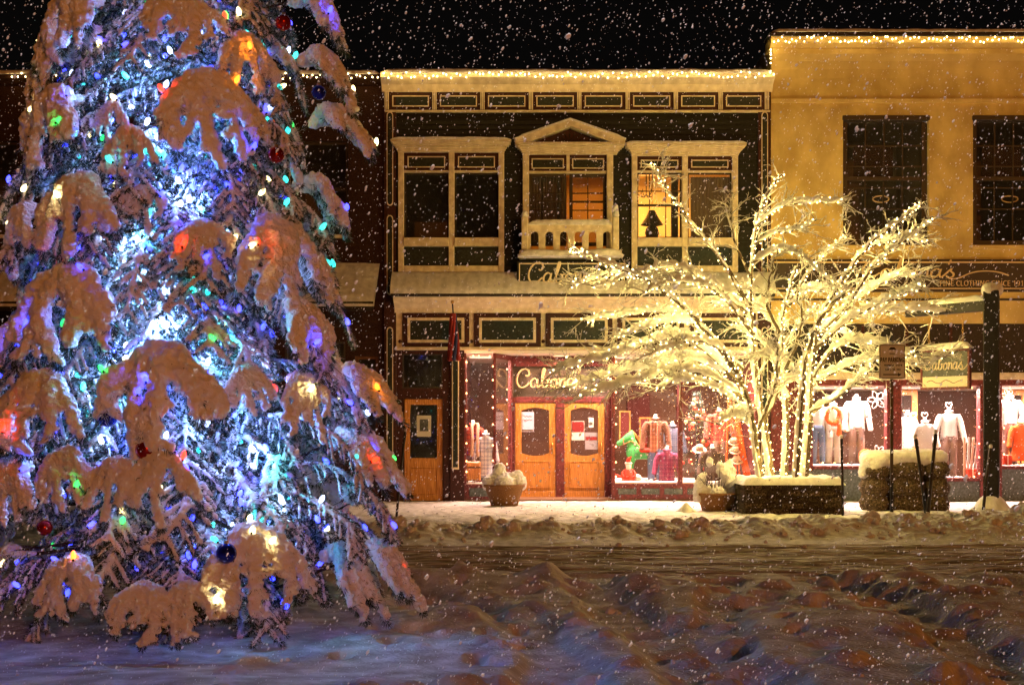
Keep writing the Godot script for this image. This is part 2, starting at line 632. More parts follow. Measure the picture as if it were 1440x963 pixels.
func snow_ledge(x0: float, x1: float, y: float, z0: float, z1: float, h: float, sd: int, cell := 0.10) -> MB:
	# a long cushion of snow lying on a ledge (metres), rounded over its front edge
	var mb := MB.new()
	var nz := FastNoiseLite.new()
	nz.seed = sd
	nz.frequency = 0.9
	var n := maxi(4, int((x1 - x0) / cell))
	var rows := []
	var sec := 12
	for i in n + 1:
		var x := lerpf(x0, x1, float(i) / n)
		var e := minf(float(i), float(n - i)) / 1.5
		var k := clampf(sqrt(clampf(e, 0.0, 1.0)), 0.25, 1.0)
		var hh := h * k * (1.0 + 0.28 * nz.get_noise_2d(x, 0) + 0.1 * nz.get_noise_2d(x * 4.0, 3.0))
		var over := 0.05 * nz.get_noise_2d(x * 1.7, 9.0)
		var row := PackedVector3Array()
		for s in sec + 1:
			var a := PI * s / sec
			var zc := (z0 + z1) / 2
			var w := (z1 - z0) / 2
			var px := -cos(a)
			var py := sin(a)
			px = signf(px) * pow(absf(px), 0.55)
			py = pow(py, 0.55)
			row.append(Vector3(x, y - 0.01 + hh * py, zc + px * w * (0.7 + 0.3 * k) + (over if px > 0 else 0.0)))
		rows.append(row)
	grid_surface(mb, rows, true)
	return mb

func grid_surface(mb: MB, rows: Array, closed_bottom := false) -> void:
	# rows of points; normals from neighbours, pointing up or out
	var nr := rows.size()
	var nc: int = rows[0].size()
	var nn := []
	for i in nr:
		var l := PackedVector3Array()
		for j in nc:
			var du: Vector3 = rows[mini(i + 1, nr - 1)][j] - rows[maxi(i - 1, 0)][j]
			var dv: Vector3 = rows[i][mini(j + 1, nc - 1)] - rows[i][maxi(j - 1, 0)]
			var w := dv.cross(du).normalized()
			l.append(w if w.length() > 0.1 else Vector3.UP)
		nn.append(l)
	for i in nr - 1:
		for j in nc - 1:
			mb.tri(rows[i][j], rows[i + 1][j], rows[i + 1][j + 1], nn[i][j], nn[i + 1][j], nn[i + 1][j + 1])
			mb.tri(rows[i][j], rows[i + 1][j + 1], rows[i][j + 1], nn[i][j], nn[i + 1][j + 1], nn[i][j + 1])
	if closed_bottom:
		for i in nr - 1:
			mb.quad(rows[i][0], rows[i + 1][0], rows[i + 1][nc - 1], rows[i][nc - 1], Vector3.DOWN)
		for e in [0, nr - 1]:
			var o := Vector3(-1 if e == 0 else 1, 0, 0)
			for j in range(1, nc - 2):
				mb.tri(rows[e][0], rows[e][j], rows[e][j + 1], o, o, o)

func siding(rects: Array, z0: float, z1: float) -> MB:
	# lapped boards, 0.115 m each
	var mb := MB.new()
	for r in rects:
		var y := fy(r[3])
		var top := fy(r[1])
		var i := floorf(y / 0.115)
		while i * 0.115 < top - 0.002:
			var a := maxf(y, i * 0.115)
			var b := minf(top, (i + 1) * 0.115)
			if b - a > 0.004:
				var za := z1 - 0.016 * (a - i * 0.115) / 0.115
				var zb := z1 - 0.016 * (b - i * 0.115) / 0.115
				mb.profile([Vector2(z0, a), Vector2(za, a), Vector2(zb, b), Vector2(z0, b)], fx(r[0]), fx(r[2]))
			i += 1
	return mb

const LETTERS := [
	[[1.02, 1.28], [1.2, 1.2], [1.38, 1.42], [1.28, 1.78], [0.92, 1.95], [0.45, 1.72], [0.13, 1.1], [0.18, 0.42], [0.55, 0.03], [1.0, 0.12], [1.42, 0.5]],
	[[2.12, 0.86], [1.86, 0.96], [1.58, 0.62], [1.62, 0.17], [1.88, 0.04], [2.16, 0.42], [2.24, 0.92], [2.2, 0.4], [2.34, 0.04], [2.62, 0.32]],
	[[2.62, 0.32], [2.86, 1.2], [2.97, 1.86], [2.83, 1.95], [2.73, 1.3], [2.72, 0.35], [2.9, 0.03], [3.22, 0.18], [3.3, 0.66], [3.1, 0.82], [3.3, 0.78], [3.55, 0.82]],
	[[3.95, 0.92], [3.65, 0.66], [3.65, 0.16], [3.95, 0.02], [4.24, 0.36], [4.14, 0.82], [3.95, 0.92], [4.1, 0.74], [4.46, 0.86]],
	[[4.46, 0.86], [4.57, 0.9], [4.55, 0.02]], [[4.55, 0.36], [4.76, 0.84], [4.98, 0.88], [5.04, 0.45], [5.08, 0.08], [5.36, 0.3]],
	[[5.88, 0.86], [5.62, 0.96], [5.34, 0.62], [5.38, 0.17], [5.64, 0.04], [5.92, 0.42], [6.0, 0.92], [5.96, 0.4], [6.1, 0.04], [6.38, 0.36]],
	[[6.62, 1.92], [6.5, 1.45]],
	[[6.38, 0.36], [6.78, 0.96], [6.76, 0.72], [7.02, 0.42], [6.98, 0.1], [6.7, 0.02], [6.5, 0.2]],
]

func script_word(where: Vector3, ux: float, uy: float, w: float, slant := 0.12, extra: Array = []) -> MB:
	# the shop's name in joined handwriting, as flat raised strokes
	var mb := MB.new()
	for st in LETTERS + extra:
		var p := []
		for q in st:
			p.append(where + Vector3((q[0] + slant * q[1]) * ux, q[1] * uy, 0))
		var s := spline(p, 5)
		var rr := PackedFloat32Array()
		for i in s.size():
			var dn: Vector3 = s[mini(i + 1, s.size() - 1)] - s[maxi(i - 1, 0)]
			rr.append(w * (0.62 + 0.55 * absf(dn.y) / maxf(dn.length(), 1e-5)))
		mb.tube(s, rr, 6, true)
	return mb

func words(parent: Node3D, called: String, text: String, where: Vector3, height: float, m: Material, width := 0.0, bold := false) -> MeshInstance3D:
	var t := TextMesh.new()
	var f := SystemFont.new()
	f.font_names = PackedStringArray(["Droid Sans"])
	if bold: f.font_weight = 700
	t.font = f
	t.text = text
	t.font_size = 64
	t.pixel_size = height / 46.0
	t.depth = 0.008
	t.curve_step = 2.0
	var o := put(parent, called, t, m, where)
	if width > 0.0:
		var bb := t.get_aabb().size.x
		if bb > 0.001: o.scale.x = width / bb
	return o

func flared_cap(x0: float, x1: float, y0: float, y1: float, out: float) -> MB:
	# a window cornice whose mouldings step outward on the front and on both ends
	var mb := MB.new()
	var st := [[1.0, 0.0, 0.28], [0.72, 0.28, 0.45], [0.42, 0.45, 0.62], [0.22, 0.62, 0.8], [0.06, 0.8, 1.0]]
	for q in st:
		fbox(mb, x0 - out * q[0], lerpf(y0, y1, q[1]), x1 + out * q[0], lerpf(y0, y1, q[2]), -0.02, 0.13 + 0.22 * q[0], 0.008)
	return mb

func small_panel(parent: Node3D, called: String, x0: float, y0: float, x1: float, y1: float, z: float, inset: float, w: float) -> void:
	# a maroon board with a raised cream border round a dark green field
	var p := put(parent, called, fb(x0, y0, x1, y1, z - 0.05, z, 0.006), M.maroon)
	put(p, "border", ring(x0 + inset, y0 + inset, x1 - inset, y1 - inset, w, z + 0.0005, z + 0.022), M.cream)
	put(p, "field", fb(x0 + inset + w, y0 + inset + w, x1 - inset - w, y1 - inset - w, z + 0.001, z + 0.008), M.dark_green)

func building_shop() -> void:
	var b := thing("shop_building", "dark two-storey shop with cream trim, pedimented balcony and recessed double doors", "building")
	# upper wall between the frieze and the pent roof, with three openings
	var holes := [[560, 216, 709, 382], [735, 218, 862, 360], [888, 217, 1037, 382]]
	put(b, "wall", siding(holes_to_rects([556, 158, 1068, 392], holes), -0.25, 0.0), M.siding)
	# the body behind: roof and sides
	var body := MB.new()
	fbox(body, 545, 100, 1082, 112, -9.0, -0.3)
	fbox(body, 541, 112, 546, 706, -9.0, -0.3)
	fbox(body, 1079, 112, 1083.5, 706, -9.0, -0.3)
	fbox(body, 546, 112, 1079, 706, -9.2, -9.0)
	put(b, "body", body, M.black_paint)
	put(b, "upper_floor", fb(546, 392, 1079, 400, -9.0, -0.26), M.floor_wood)
	# corner pilasters with long raised slots
	for q in [[540, 557], [1066, 1084]]:
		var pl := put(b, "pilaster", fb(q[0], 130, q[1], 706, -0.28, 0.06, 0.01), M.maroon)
		for s in [[158, 290], [303, 415], [460, 660]]:
			var cx: float = (q[0] + q[1]) / 2.0
			var slot := PackedVector2Array()
			for side in [-1, 1]:
				for k in 7:
					var a := PI * k / 6.0
					slot.append(Vector2(fx(cx) - side * 0.075 * cos(a) * (1 if side == -1 else 1), (fy(s[0]) - 0.08 if side == -1 else fy(s[1]) + 0.08) + (0.08 if side == -1 else -0.08) * sin(a)))
			put(pl, "slot_border", MB.new().prism(slot, 0.0605, 0.078), M.cream)
			var inner := PackedVector2Array()
			var mid := Vector2(fx(cx), (fy(s[0]) + fy(s[1])) / 2)
			for p in slot:
				var dv := p - mid
				inner.append(mid + Vector2(dv.x * 0.74, dv.y * (1.0 - 0.025 / absf(fy(s[0]) - fy(s[1])) * 2.0)))
			put(pl, "slot_field", MB.new().prism(inner, 0.0605, 0.083), M.dark_green)
	# top cornice: cream cove, frieze of eight panels between ribbed brackets
	put(b, "cornice", MB.new().profile([Vector2(-0.3, fy(130)), Vector2(0.05, fy(130)), Vector2(0.07, fy(127)), Vector2(0.14, fy(121)), Vector2(0.30, fy(116)), Vector2(0.36, fy(114)), Vector2(0.36, fy(107)), Vector2(-0.3, fy(107))], fx(537), fx(1086)), M.cream)
	put(b, "cornice_snow", snow_ledge(fx(536), fx(1085), fy(108), -0.35, 0.40, 0.12, 5), M.snow)
	put(b, "frieze_board", fb(541, 130, 1083, 156, -0.28, 0.03), M.maroon)
	put(b, "frieze_moulding", fb(541, 155.5, 1083, 158.5, -0.27, 0.075, 0.01), M.cream)
	var br := [544, 611, 678.5, 746.5, 814.5, 882.5, 950, 1013, 1078]
	for i in br.size():
		var m := MB.new()
		for k in [-2.2, 0.0, 2.2]:
			fbox(m, br[i] + k - 0.75, 130, br[i] + k + 0.75, 155, 0.031, 0.10, 0.008)
		put(b, "bracket", m, M.cream)
		if i < 8:
			small_panel(b, "frieze_panel", br[i] + 4.5, 132, br[i + 1] - 4.5, 154, 0.05, 3.2, 1.6)
	# side windows: cornice cap with snow, three posts, top panels, two panes, lower panels
	var num := 0
	for w in [[560, 631, 701, 709, 197], [888, 959, 1029.5, 1037.5, 202]]:
		var y0: float = w[4]
		var fr := MB.new()
		for x in [w[0], w[1], w[2]]:
			fbox(fr, x, y0 + 18, x + 8, 383, -0.20, 0.09, 0.012)
		for y in [[240, 242.5, 0.07], [335, 347, 0.13], [374, 383, 0.085]]:
			for s in [[w[0] + 8, w[1]], [w[1] + 8, w[2]]]:
				fbox(fr, s[0], y[0], s[1], y[1], -0.18, y[2], 0.01)
		var win := put(b, "window", fr, M.cream)
		put(win, "cornice_cap", flared_cap(w[0], w[3], y0 + 3, y0 + 18, 9.0), M.cream)
		put(win, "cap_snow", snow_ledge(fx(w[0] - 10), fx(w[3] + 10), fy(y0 + 3), -0.02, 0.36, 0.07, 11 + num), M.snow)
		for s in [[w[0] + 8, w[1]], [w[1] + 8, w[2]]]:
			var p := put(win, "panel", fb(s[0], y0 + 18, s[1], 240, -0.18, 0.02), M.maroon)
			p.set_meta("label", "maroon panel with raised cream border")
			put(win, "panel_border", ring(s[0] + 5, y0 + 23, s[1] - 5, 236, 1.6, 0.0205, 0.04), M.cream)
			put(win, "panel_field", fb(s[0] + 6.6, y0 + 24.6, s[1] - 6.6, 234.4, 0.0205, 0.028), M.dark_green)
			put(win, "pane", fb(s[0] + 1.5, 243.5, s[1] - 1.5, 334, -0.075, -0.070), M.pane)
			put(win, "sash", ring(s[0], 242.5, s[1], 335, 2.2, -0.10, -0.04), M.dark_frame)
			put(win, "lower_panel", fb(s[0], 347, s[1], 374, -0.15, 0.015), M.dark_green)
			put(win, "lower_panel_border", ring(s[0] + 3, 350, s[1] - 3, 371, 1.2, 0.0155, 0.03), M.siding)
			if num == 1 and s[0] < 920:
				var mu := MB.new()
				for x in [914, 937]: fbox(mu, x - 0.6, 244.7, x + 0.6, 334, -0.098, -0.062)
				for y in [268, 288]: fbox(mu, s[0] + 2.2, y - (0.7 if y < 280 else 1.6), s[1] - 2.2, y + (0.7 if y < 280 else 1.6), -0.099, -0.061)
				put(win, "muntins", mu, M.dark_frame)
		num += 1
	# rooms of the upper floor: dark, amber, lit
	room(b, 548, 214, 722, 386, -4.0, -0.24, M.room_dark, M.floor_wood)
	room(b, 728, 214, 876, 386, -3.0, -0.24, M.room_warm, M.floor_wood)
	room(b, 882, 214, 1074, 386, -3.2, -0.24, M.room_warm, M.floor_wood)
	# folded dark curtains, placed to darken the right pane and the balcony sash
	for q in [[975, 1034, -0.42, 3], [947, 957, -0.40, 4], [744, 798, -0.45, 5]]:
		var rows := []
		for i in 40:
			var x: float = lerpf(q[0], q[1], i / 39.0)
			var z: float = q[2] + 0.035 * sin(i * 1.9 + q[3])
			rows.append(pv([Vector3(fx(x), fy(340), z), Vector3(fx(x), fy(290), z * 1.02), Vector3(fx(x), fy(244), z)]))
		var cm := MB.new()
		grid_surface(cm, rows)
		put(b, "darkening_curtain", cm, M.room_dark)
	# bay in the middle: pediment, posts, two sashes, balcony
	var fr2 := MB.new()
	for x in [735, 853]: fbox(fr2, x, 218, x + 9, 357, -0.2, 0.12, 0.012)
	fbox(fr2, 744, 241, 853, 244, -0.18, 0.08, 0.01)
	fbox(fr2, 796.5, 218, 801, 241, -0.18, 0.05, 0.01)
	var bay := put(b, "bay_window", fr2, M.cream)
	put(bay, "entablature", flared_cap(735, 867, 204, 218, 10.0), M.cream)
	for s in [[744, 796.5], [801, 853]]:
		put(bay, "panel", fb(s[0], 218, s[1], 241, -0.18, 0.02), M.maroon)
		put(bay, "panel_border", ring(s[0] + 3.5, 223, s[1] - 3.5, 237.5, 1.6, 0.0205, 0.04), M.cream)
		put(bay, "panel_field", fb(s[0] + 5.1, 224.6, s[1] - 5.1, 235.9, 0.0205, 0.028), M.dark_green)
		put(bay, "sash", ring(s[0], 244, s[1], 345, 4.5, -0.12, -0.03), M.dark_frame)
		put(bay, "pane", fb(s[0] + 4.5, 248.5, s[1] - 4.5, 340, -0.078, -0.072), M.pane)
		var mu := MB.new()
		fbox(mu, (s[0] + s[1]) / 2 - 0.7, 248.5, (s[0] + s[1]) / 2 + 0.7, 340.5, -0.095, -0.055)
		for y in [271, 283, 295]: fbox(mu, s[0] + 4.5, y - (1.3 if y == 283 else 0.7), s[1] - 4.5, y + (1.3 if y == 283 else 0.7), -0.096, -0.054)
		put(bay, "muntins", mu, M.dark_frame)
	var tym := PackedVector2Array([Vector2(fx(745), fy(203.5)), Vector2(fx(801), fy(183)), Vector2(fx(857), fy(203.5))])
	put(bay, "tympanum", MB.new().prism(tym, 0.0, 0.10), M.maroon)
	var fan := MB.new()
	for k in 9:
		var a := PI * (k + 0.5) / 9.0
		var o := Vector3(fx(801), fy(203), 0.11)
		var l := minf(0.22, 0.27 / maxf(0.35, absf(sin(a)) * 1.0))
		fan.tube(pv([o, o + Vector3(cos(a) * l * 1.7, sin(a) * 0.24, 0)]), pf([0.006, 0.012]), 5)
	put(bay, "fan_ribs", fan, M.siding)
	for sd in [-1, 1]:
		var rk := PackedVector2Array([Vector2(fx(801 + sd * 77), fy(204)), Vector2(fx(801 + sd * 76), fy(199)), Vector2(fx(801), fy(173)), Vector2(fx(801), fy(181.5)), Vector2(fx(801 + sd * 57), fy(204))])
		put(bay, "raking_cornice", MB.new().prism(rk, 0.0, 0.34), M.cream)
		var rs := MB.new()
		var rows := []
		for i in 14:
			var t := i / 13.0
			var c := Vector3(lerpf(fx(801), fx(801 + sd * 78), t), lerpf(fy(173), fy(200), t), 0)
			var row := PackedVector3Array()
			for j in 9:
				var a := PI * j / 8.0
				row.append(c + Vector3(0, pow(sin(a), 0.6) * 0.065 * (1.0 if i < 12 else 0.6), 0.17 - cos(a) * 0.2))
			rows.append(row)
		if sd == -1: rows.reverse()
		grid_surface(rs, rows, true)
		put(bay, "raking_snow", rs, M.snow)
	# balcony: cream fretwork with six arched openings, newel posts, snow on rail and floor
	var bal := put(b, "balcony", fb(730, 357.5, 871, 366, 0.0, 0.75, 0.02), M.cream)
	var ay := [746, 766, 786, 806, 825.5, 845]
	var gx := [735.0]
	var rail := MB.new()
	fbox(rail, 735, 322, 865, 332, 0.64, 0.72, 0.01)
	for i in 7:
		var xa: float = 735.0 if i == 0 else ay[i - 1] + 10.5
		var xb: float = 865.0 if i == 6 else ay[i]
		fbox(rail, xa, 332, xb, 357.4, 0.645, 0.715, 0.006)
	for x in ay:
		# arch shoulders closing the top corners of each opening
		for s in [-1, 1]:
			var sh := PackedVector2Array()
			var cx := fx(x + 5.25)
			var rr := 5.25 / 60.0
			sh.append(Vector2(cx + s * rr, fy(332)))
			for k in 6:
				var a := PI / 2 * k / 5.0
				sh.append(Vector2(cx + s * rr * sin(a), fy(332 + 5.25) + rr * cos(a)))
			rail.prism(sh, 0.646, 0.714)
	put(bal, "fretwork", rail, M.cream)
	var side := MB.new()
	for x in [[735, 738.5], [861.5, 865]]: fbox(side, x[0], 324, x[1], 357.4, 0.02, 0.64, 0.006)
	put(bal, "side_rail", side, M.cream)
	for x in [733, 858]:
		put(bal, "newel", fb(x, 312, x + 9, 357.4, 0.60, 0.76, 0.02), M.cream)
		put(bal, "newel_snow", rounded([[Vector3(fx(x + 4.5), fy(309), 0.66), Vector3(fx(x + 4.5), fy(306 - (8 if x > 800 else 0)), 0.69), 0.085, 0.06]], 0.03, 0.03, 0.02, int(x)), M.snow)
	put(bal, "rail_snow", snow_ledge(fx(742), fx(858), fy(322.5), 0.58, 0.77, 0.13, 21), M.snow)
	put(bal, "floor_snow", snow_ledge(fx(728), fx(873), fy(366), 0.45, 0.88, 0.16, 23), M.snow)
	# hanging shop sign under the balcony
	var sg := put(b, "sign_board", fb(727, 371, 879, 409, 0.35, 0.45, 0.015), M.dark_green)
	sg.set_meta("label", "green sign board with cream handwritten shop name")
	put(sg, "sign_border", ring(729.5, 373.5, 876.5, 406.5, 1.5, 0.4505, 0.468), M.letter_cream)
	put(sg, "sign_lettering", script_word(Vector3(fx(740), fy(401), 0.458), 0.245, 0.245, 0.022), M.letter_cream)
	# pent roof with its snow, thin dark edge, cream cornice below
	put(b, "pent_roof", MB.new().profile([Vector2(-0.26, fy(386)), Vector2(0.02, fy(386)), Vector2(0.62, fy(417)), Vector2(0.62, fy(420)), Vector2(-0.26, fy(420))], fx(553), fx(1083)), M.black_paint)
	var rows3 := []
	var nz := FastNoiseLite.new()
	nz.frequency = 0.7
	for i in 90:
		var x: float = lerpf(fx(552), fx(1084), i / 89.0)
		var row := PackedVector3Array()
		var hk := 0.13 + 0.05 * nz.get_noise_1d(x) + 0.012 * nz.get_noise_1d(x * 6)
		for j in 13:
			var t := j / 12.0
			var base := Vector3(x, lerpf(fy(385.8), fy(416.8), t), lerpf(0.02, 0.64, t))
			var up := pow(sin(PI * clampf(t * 0.85 + 0.12, 0.0, 1.0)), 0.5) if j < 12 else 0.0
			row.append(base + Vector3(0, 0.85, 0.5) * hk * up * (1.0 if j > 0 else 0.3))
		rows3.append(row)
	var pr := MB.new()
	grid_surface(pr, rows3, true)
	put(b, "roof_snow", pr, M.snow)
	put(b, "shop_cornice", MB.new().profile([Vector2(-0.25, fy(440)), Vector2(0.06, fy(440)), Vector2(0.09, fy(434)), Vector2(0.22, fy(429)), Vector2(0.40, fy(424)), Vector2(0.46, fy(420)), Vector2(-0.25, fy(420))], fx(555), fx(1080)), M.cream)
	# wide frieze over the shop: cream ground, five framed panels
	put(b, "shop_frieze", fb(557, 440, 1066, 490, -0.2, 0.0), M.cream)
	for i in 5:
		var x0 := 566 + i * 100.7
		var fp := put(b, "shop_panel", fb(x0, 440.5, x0 + 94, 487.5, 0.001, 0.05, 0.008), M.maroon)
		put(fp, "border", ring(x0 + 7, 447, x0 + 87, 482, 4, 0.0505, 0.075), M.cream)
		put(fp, "field", fb(x0 + 11, 451, x0 + 83, 478, 0.0505, 0.058), M.dark_green)
	put(b, "shop_moulding", fb(557, 488, 1066, 492.5, -0.2, 0.085, 0.012), M.cream)
	# rosettes on the separators
	for i in 6:
		put(b, "rosette", MB.new().lathe([Vector2(0.0, 0.035), Vector2(0.03, 0.03), Vector2(0.045, 0.0)], 10), M.maroon, Vector3(fx(562.5 + i * 100.7), fy(480), 0.002)).rotation.x = PI / 2
	shop_ground_floor(b)

func arch_outline(x0: float, y0: float, x1: float, y1: float, rise: float, sag := 0.0) -> PackedVector2Array:
	var out := PackedVector2Array()
	for k in 9:
		var t := k / 8.0
		out.append(Vector2(lerpf(x0, x1, t), y1 - rise + rise * sin(PI * t)))
	for k in 9:
		var t := 1.0 - k / 8.0
		out.append(Vector2(lerpf(x0, x1, t), y0 + sag - sag * sin(PI * t)))
	return out

func shop_ground_floor(b: Node3D) -> void:
	# left: panelled wall with its own wooden door and a transom window
	var wall := MB.new()
	for r in holes_to_rects([557, 492.5, 650, 706], [[565, 497, 622, 546], [567, 560, 623, 706]]):
		fbox(wall, r[0], r[1], r[2], r[3], -0.22, -0.03)
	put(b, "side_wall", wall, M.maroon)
	var tr := put(b, "transom_window", ring(565, 497, 622, 546, 2, -0.12, -0.02), M.dark_frame)
	put(tr, "pane", fb(567, 499, 620, 544, -0.075, -0.069), M.pane)
	room(b, 558, 496, 640, 704, -3.0, -0.23, M.room_dark, M.floor_wood)
	var dr := put(b, "door", ring(568, 561, 622, 704, 8, -0.16, -0.10), M.oak)
	put(dr, "pane", fb(576, 569, 614, 644, -0.135, -0.128), M.pane)
	put(dr, "rail", fb(576, 644, 614, 658, -0.16, -0.101, 0.01), M.oak)
	put(dr, "lower_panel", fb(576, 658, 614, 696, -0.15, -0.12, 0.02), M.oak)
	put(dr, "handle", MB.new().blob(Vector3(fx(618), fy(640), -0.06), Vector3(0.03, 0.03, 0.03)), M.brass)
	# narrow pilaster with the long slot, right of the side door
	var pl := put(b, "slot_pilaster", fb(633, 492.5, 653, 706, -0.2, 0.05, 0.01), M.maroon)
	put(pl, "slot_border", fb(635.5, 500, 645.5, 660, 0.0505, 0.07, 0.02), M.cream)
	put(pl, "slot_field", fb(637, 503, 644, 657, 0.06, 0.076, 0.02), M.dark_green)
	# the shop: floor, ceiling of the recess, walls of the room
	put(b, "recess_ceiling", fb(653, 493, 1066, 496.5, -4.5, 0.0), M.cloth_white)
	put(b, "shop_floor", fb(650, 702, 1079, 708, -8.9, 0.02), M.floor_wood)
	var rw := MB.new()
	fbox(rw, 650, 496, 653, 702, -4.5, -0.21)
	fbox(rw, 1072, 496, 1079, 702, -4.5, -0.3)
	put(b, "shop_wall", rw, M.room_red)
	var back := put(b, "shop_back_wall", fb(650, 496, 1079, 702, -4.7, -4.5), M.room_wood)
	for x in [905, 985]:
		put(back, "red_panel", fb(x, 480, x + 38, 640, -4.49, -4.4, 0.02), M.room_red)
	# framed picture and shelves inside the shop, seen past the clothes
	for q in [[885, 575, 903, 620], [916, 585, 934, 640]]:
		var fr := put(b, "inner_frame", ring(q[0], q[1], q[2], q[3], 2.5, -2.9, -2.85), M.oak)
		put(fr, "picture", fb(q[0] + 2.5, q[1] + 2.5, q[2] - 2.5, q[3] - 2.5, -2.89, -2.87), M.room_red)
	# maroon frames
	var fr1 := MB.new()
	fbox(fr1, 653, 496.5, 655.5, 702, -0.1, 0.04, 0.006)
	fbox(fr1, 693.5, 496.5, 697.5, 702, -0.1, 0.04, 0.006)
	fbox(fr1, 655.5, 681, 693.5, 702, -0.1, 0.03, 0.006)
	var w1 := put(b, "display_window", fr1, M.maroon_shop)
	put(w1, "pane", fb(655.5, 497, 693.5, 681, -0.04, -0.034), M.pane)
	put(w1, "kick_panel", fb(660, 686, 690, 698, 0.0301, 0.045, 0.008), M.grey_panel)
	# slanted side panes of the recess
	for q in [[695.5, 718.5, 1.0], [862.0, 862.0, -1.0]]:
		var a := Vector3(fx(q[0]), 0, -0.05)
		var e := Vector3((q[1] - 720.0) / 57.9, 0, -1.08)
		var dv := e - a
		var l := dv.length()
		var mb := MB.new()
		mb.xf = Transform3D(Basis(dv.normalized(), Vector3.UP, dv.normalized().cross(Vector3.UP)), a)
		mb.box(Vector3(0.02, 0.08, -0.04), Vector3(l, 0.45, 0.04), 0.006)
		mb.box(Vector3(0.02, 3.38, -0.04), Vector3(l, 3.49, 0.04), 0.006)
		mb.box(Vector3(l - 0.10, 0.45, -0.04), Vector3(l, 3.38, 0.04), 0.006)
		var sp := put(b, "side_window", mb, M.maroon_shop)
		var gm := MB.new()
		gm.xf = mb.xf
		gm.box(Vector3(0.04, 0.45, -0.003), Vector3(l - 0.1, 3.38, 0.003))
		put(sp, "pane", gm, M.pane)
	# back of the recess at z = -1.1: transom sign, doors
	var S := 57.9
	var X := func(px: float) -> float: return (px - 720.0) / S
	var Y := func(py: float) -> float: return 1.7 + (604.0 - py) / S
	var bk := MB.new()
	for r in [[716, 500, 862, 515], [716, 558, 862, 566], [716, 566, 724, 702], [782, 566, 794, 702], [851, 566, 862, 702], [716, 515, 720, 558], [858, 515, 862, 558]]:
		bk.box(Vector3(X.call(r[0]), Y.call(r[3]), -1.2), Vector3(X.call(r[2]), Y.call(r[1]), -1.08), 0.008)
	var bm := put(b, "recess_frame", bk, M.maroon_shop)
	put(bm, "transom_pane", MB.new().box(Vector3(X.call(720), Y.call(558), -1.15), Vector3(X.call(858), Y.call(515), -1.14)), M.pane)
	put(bm, "transom_board", MB.new().box(Vector3(X.call(720), Y.call(558), -1.32), Vector3(X.call(858), Y.call(515), -1.28)), M.room_dark)
	put(bm, "sign_lettering", script_word(Vector3(X.call(725), Y.call(545), -1.125), 0.236, 0.235, 0.024, 0.03), M.letter_gold)
	for q in [724.0, 793.0]:
		var x0: float = X.call(q + 0.7)
		var x1: float = X.call(q + 57.0)
		var y0 := 0.06
		var y1: float = Y.call(566.6)
		var hole := arch_outline(x0 + 0.15, Y.call(641), x1 - 0.15, Y.call(573), 0.07, 0.07)
		var leaf := CSGCombiner3D.new()
		var bx := CSGBox3D.new()
		bx.size = Vector3(x1 - x0, y1 - y0, 0.06)
		bx.position = Vector3((x0 + x1) / 2, (y0 + y1) / 2, -1.13)
		bx.material = M.oak
		var cut := CSGPolygon3D.new()
		cut.polygon = hole
		cut.depth = 0.3
		cut.operation = CSGShape3D.OPERATION_SUBTRACTION
		cut.position.z = -1.0
		cut.material = M.oak
		bx.add_child(cut)
		cut.position -= bx.position
		cut.position.z = 0.15
		leaf.name = "door"
		bx.name = "leaf"
		cut.name = "opening"
		leaf.add_child(bx)
		b.add_child(leaf, true)
		put(leaf, "pane", MB.new().prism(arch_outline(x0 + 0.14, Y.call(642), x1 - 0.14, Y.call(572), 0.07, 0.07), -1.136, -1.13), M.pane)
		put(leaf, "lower_panel", MB.new().box(Vector3(x0 + 0.15, 0.30, -1.11), Vector3(x1 - 0.15, Y.call(650), -1.085), 0.02), M.oak)
		put(leaf, "panel_moulding", frame_m(x0 + 0.13, 0.28, x1 - 0.13, Y.call(648.5), 0.02, -1.1, -1.078), M.oak)
		put(leaf, "sill_rail", MB.new().box(Vector3(x0, 0.06, -1.105), Vector3(x1, 0.20, -1.088), 0.01), M.oak)
		put(leaf, "handle", MB.new().box(Vector3(x1 - 0.09, 1.10, -1.1), Vector3(x1 - 0.05, 1.38, -1.06), 0.012).tube(pv([Vector3(x1 - 0.07, 1.15, -1.05), Vector3(x1 - 0.07, 1.22, -1.02), Vector3(x1 - 0.07, 1.32, -1.02), Vector3(x1 - 0.07, 1.36, -1.05)]), pf([0.012, 0.012, 0.012, 0.012]), 6), M.brass)
	put(b, "threshold", MB.new().box(Vector3(X.call(716), -0.05, -1.25), Vector3(X.call(862), 0.06, 0.0), 0.01), M.terracotta)
	# big display window on the right of the doors
	var fr3 := MB.new()
	fbox(fr3, 860.5, 496.5, 865, 702, -0.1, 0.04, 0.006)
	fbox(fr3, 954, 496.5, 960, 680, -0.1, 0.05, 0.006)
	fbox(fr3, 1062, 496.5, 1068, 702, -0.1, 0.04, 0.006)
	fbox(fr3, 865, 680, 1062, 702, -0.1, 0.03, 0.006)
	var w2 := put(b, "display_window", fr3, M.maroon_shop)
	put(w2, "pane", fb(865, 497, 954, 680, -0.04, -0.034), M.pane)
	put(w2, "pane", fb(960, 497, 1062, 680, -0.04, -0.034), M.pane)
	for i in 6:
		put(w2, "kick_panel", fb(869 + i * 32.5, 686.5, 895 + i * 32.5, 695, 0.0301, 0.045, 0.006), M.grey_panel)
	# display floors covered with white cloth
	put(b, "display_floor", fb(655.5, 679, 716, 702, -1.5, -0.11, 0.02), M.cloth_white)
	put(b, "display_floor", fb(866, 677, 1066, 702, -2.4, -0.11, 0.02), M.cloth_white)

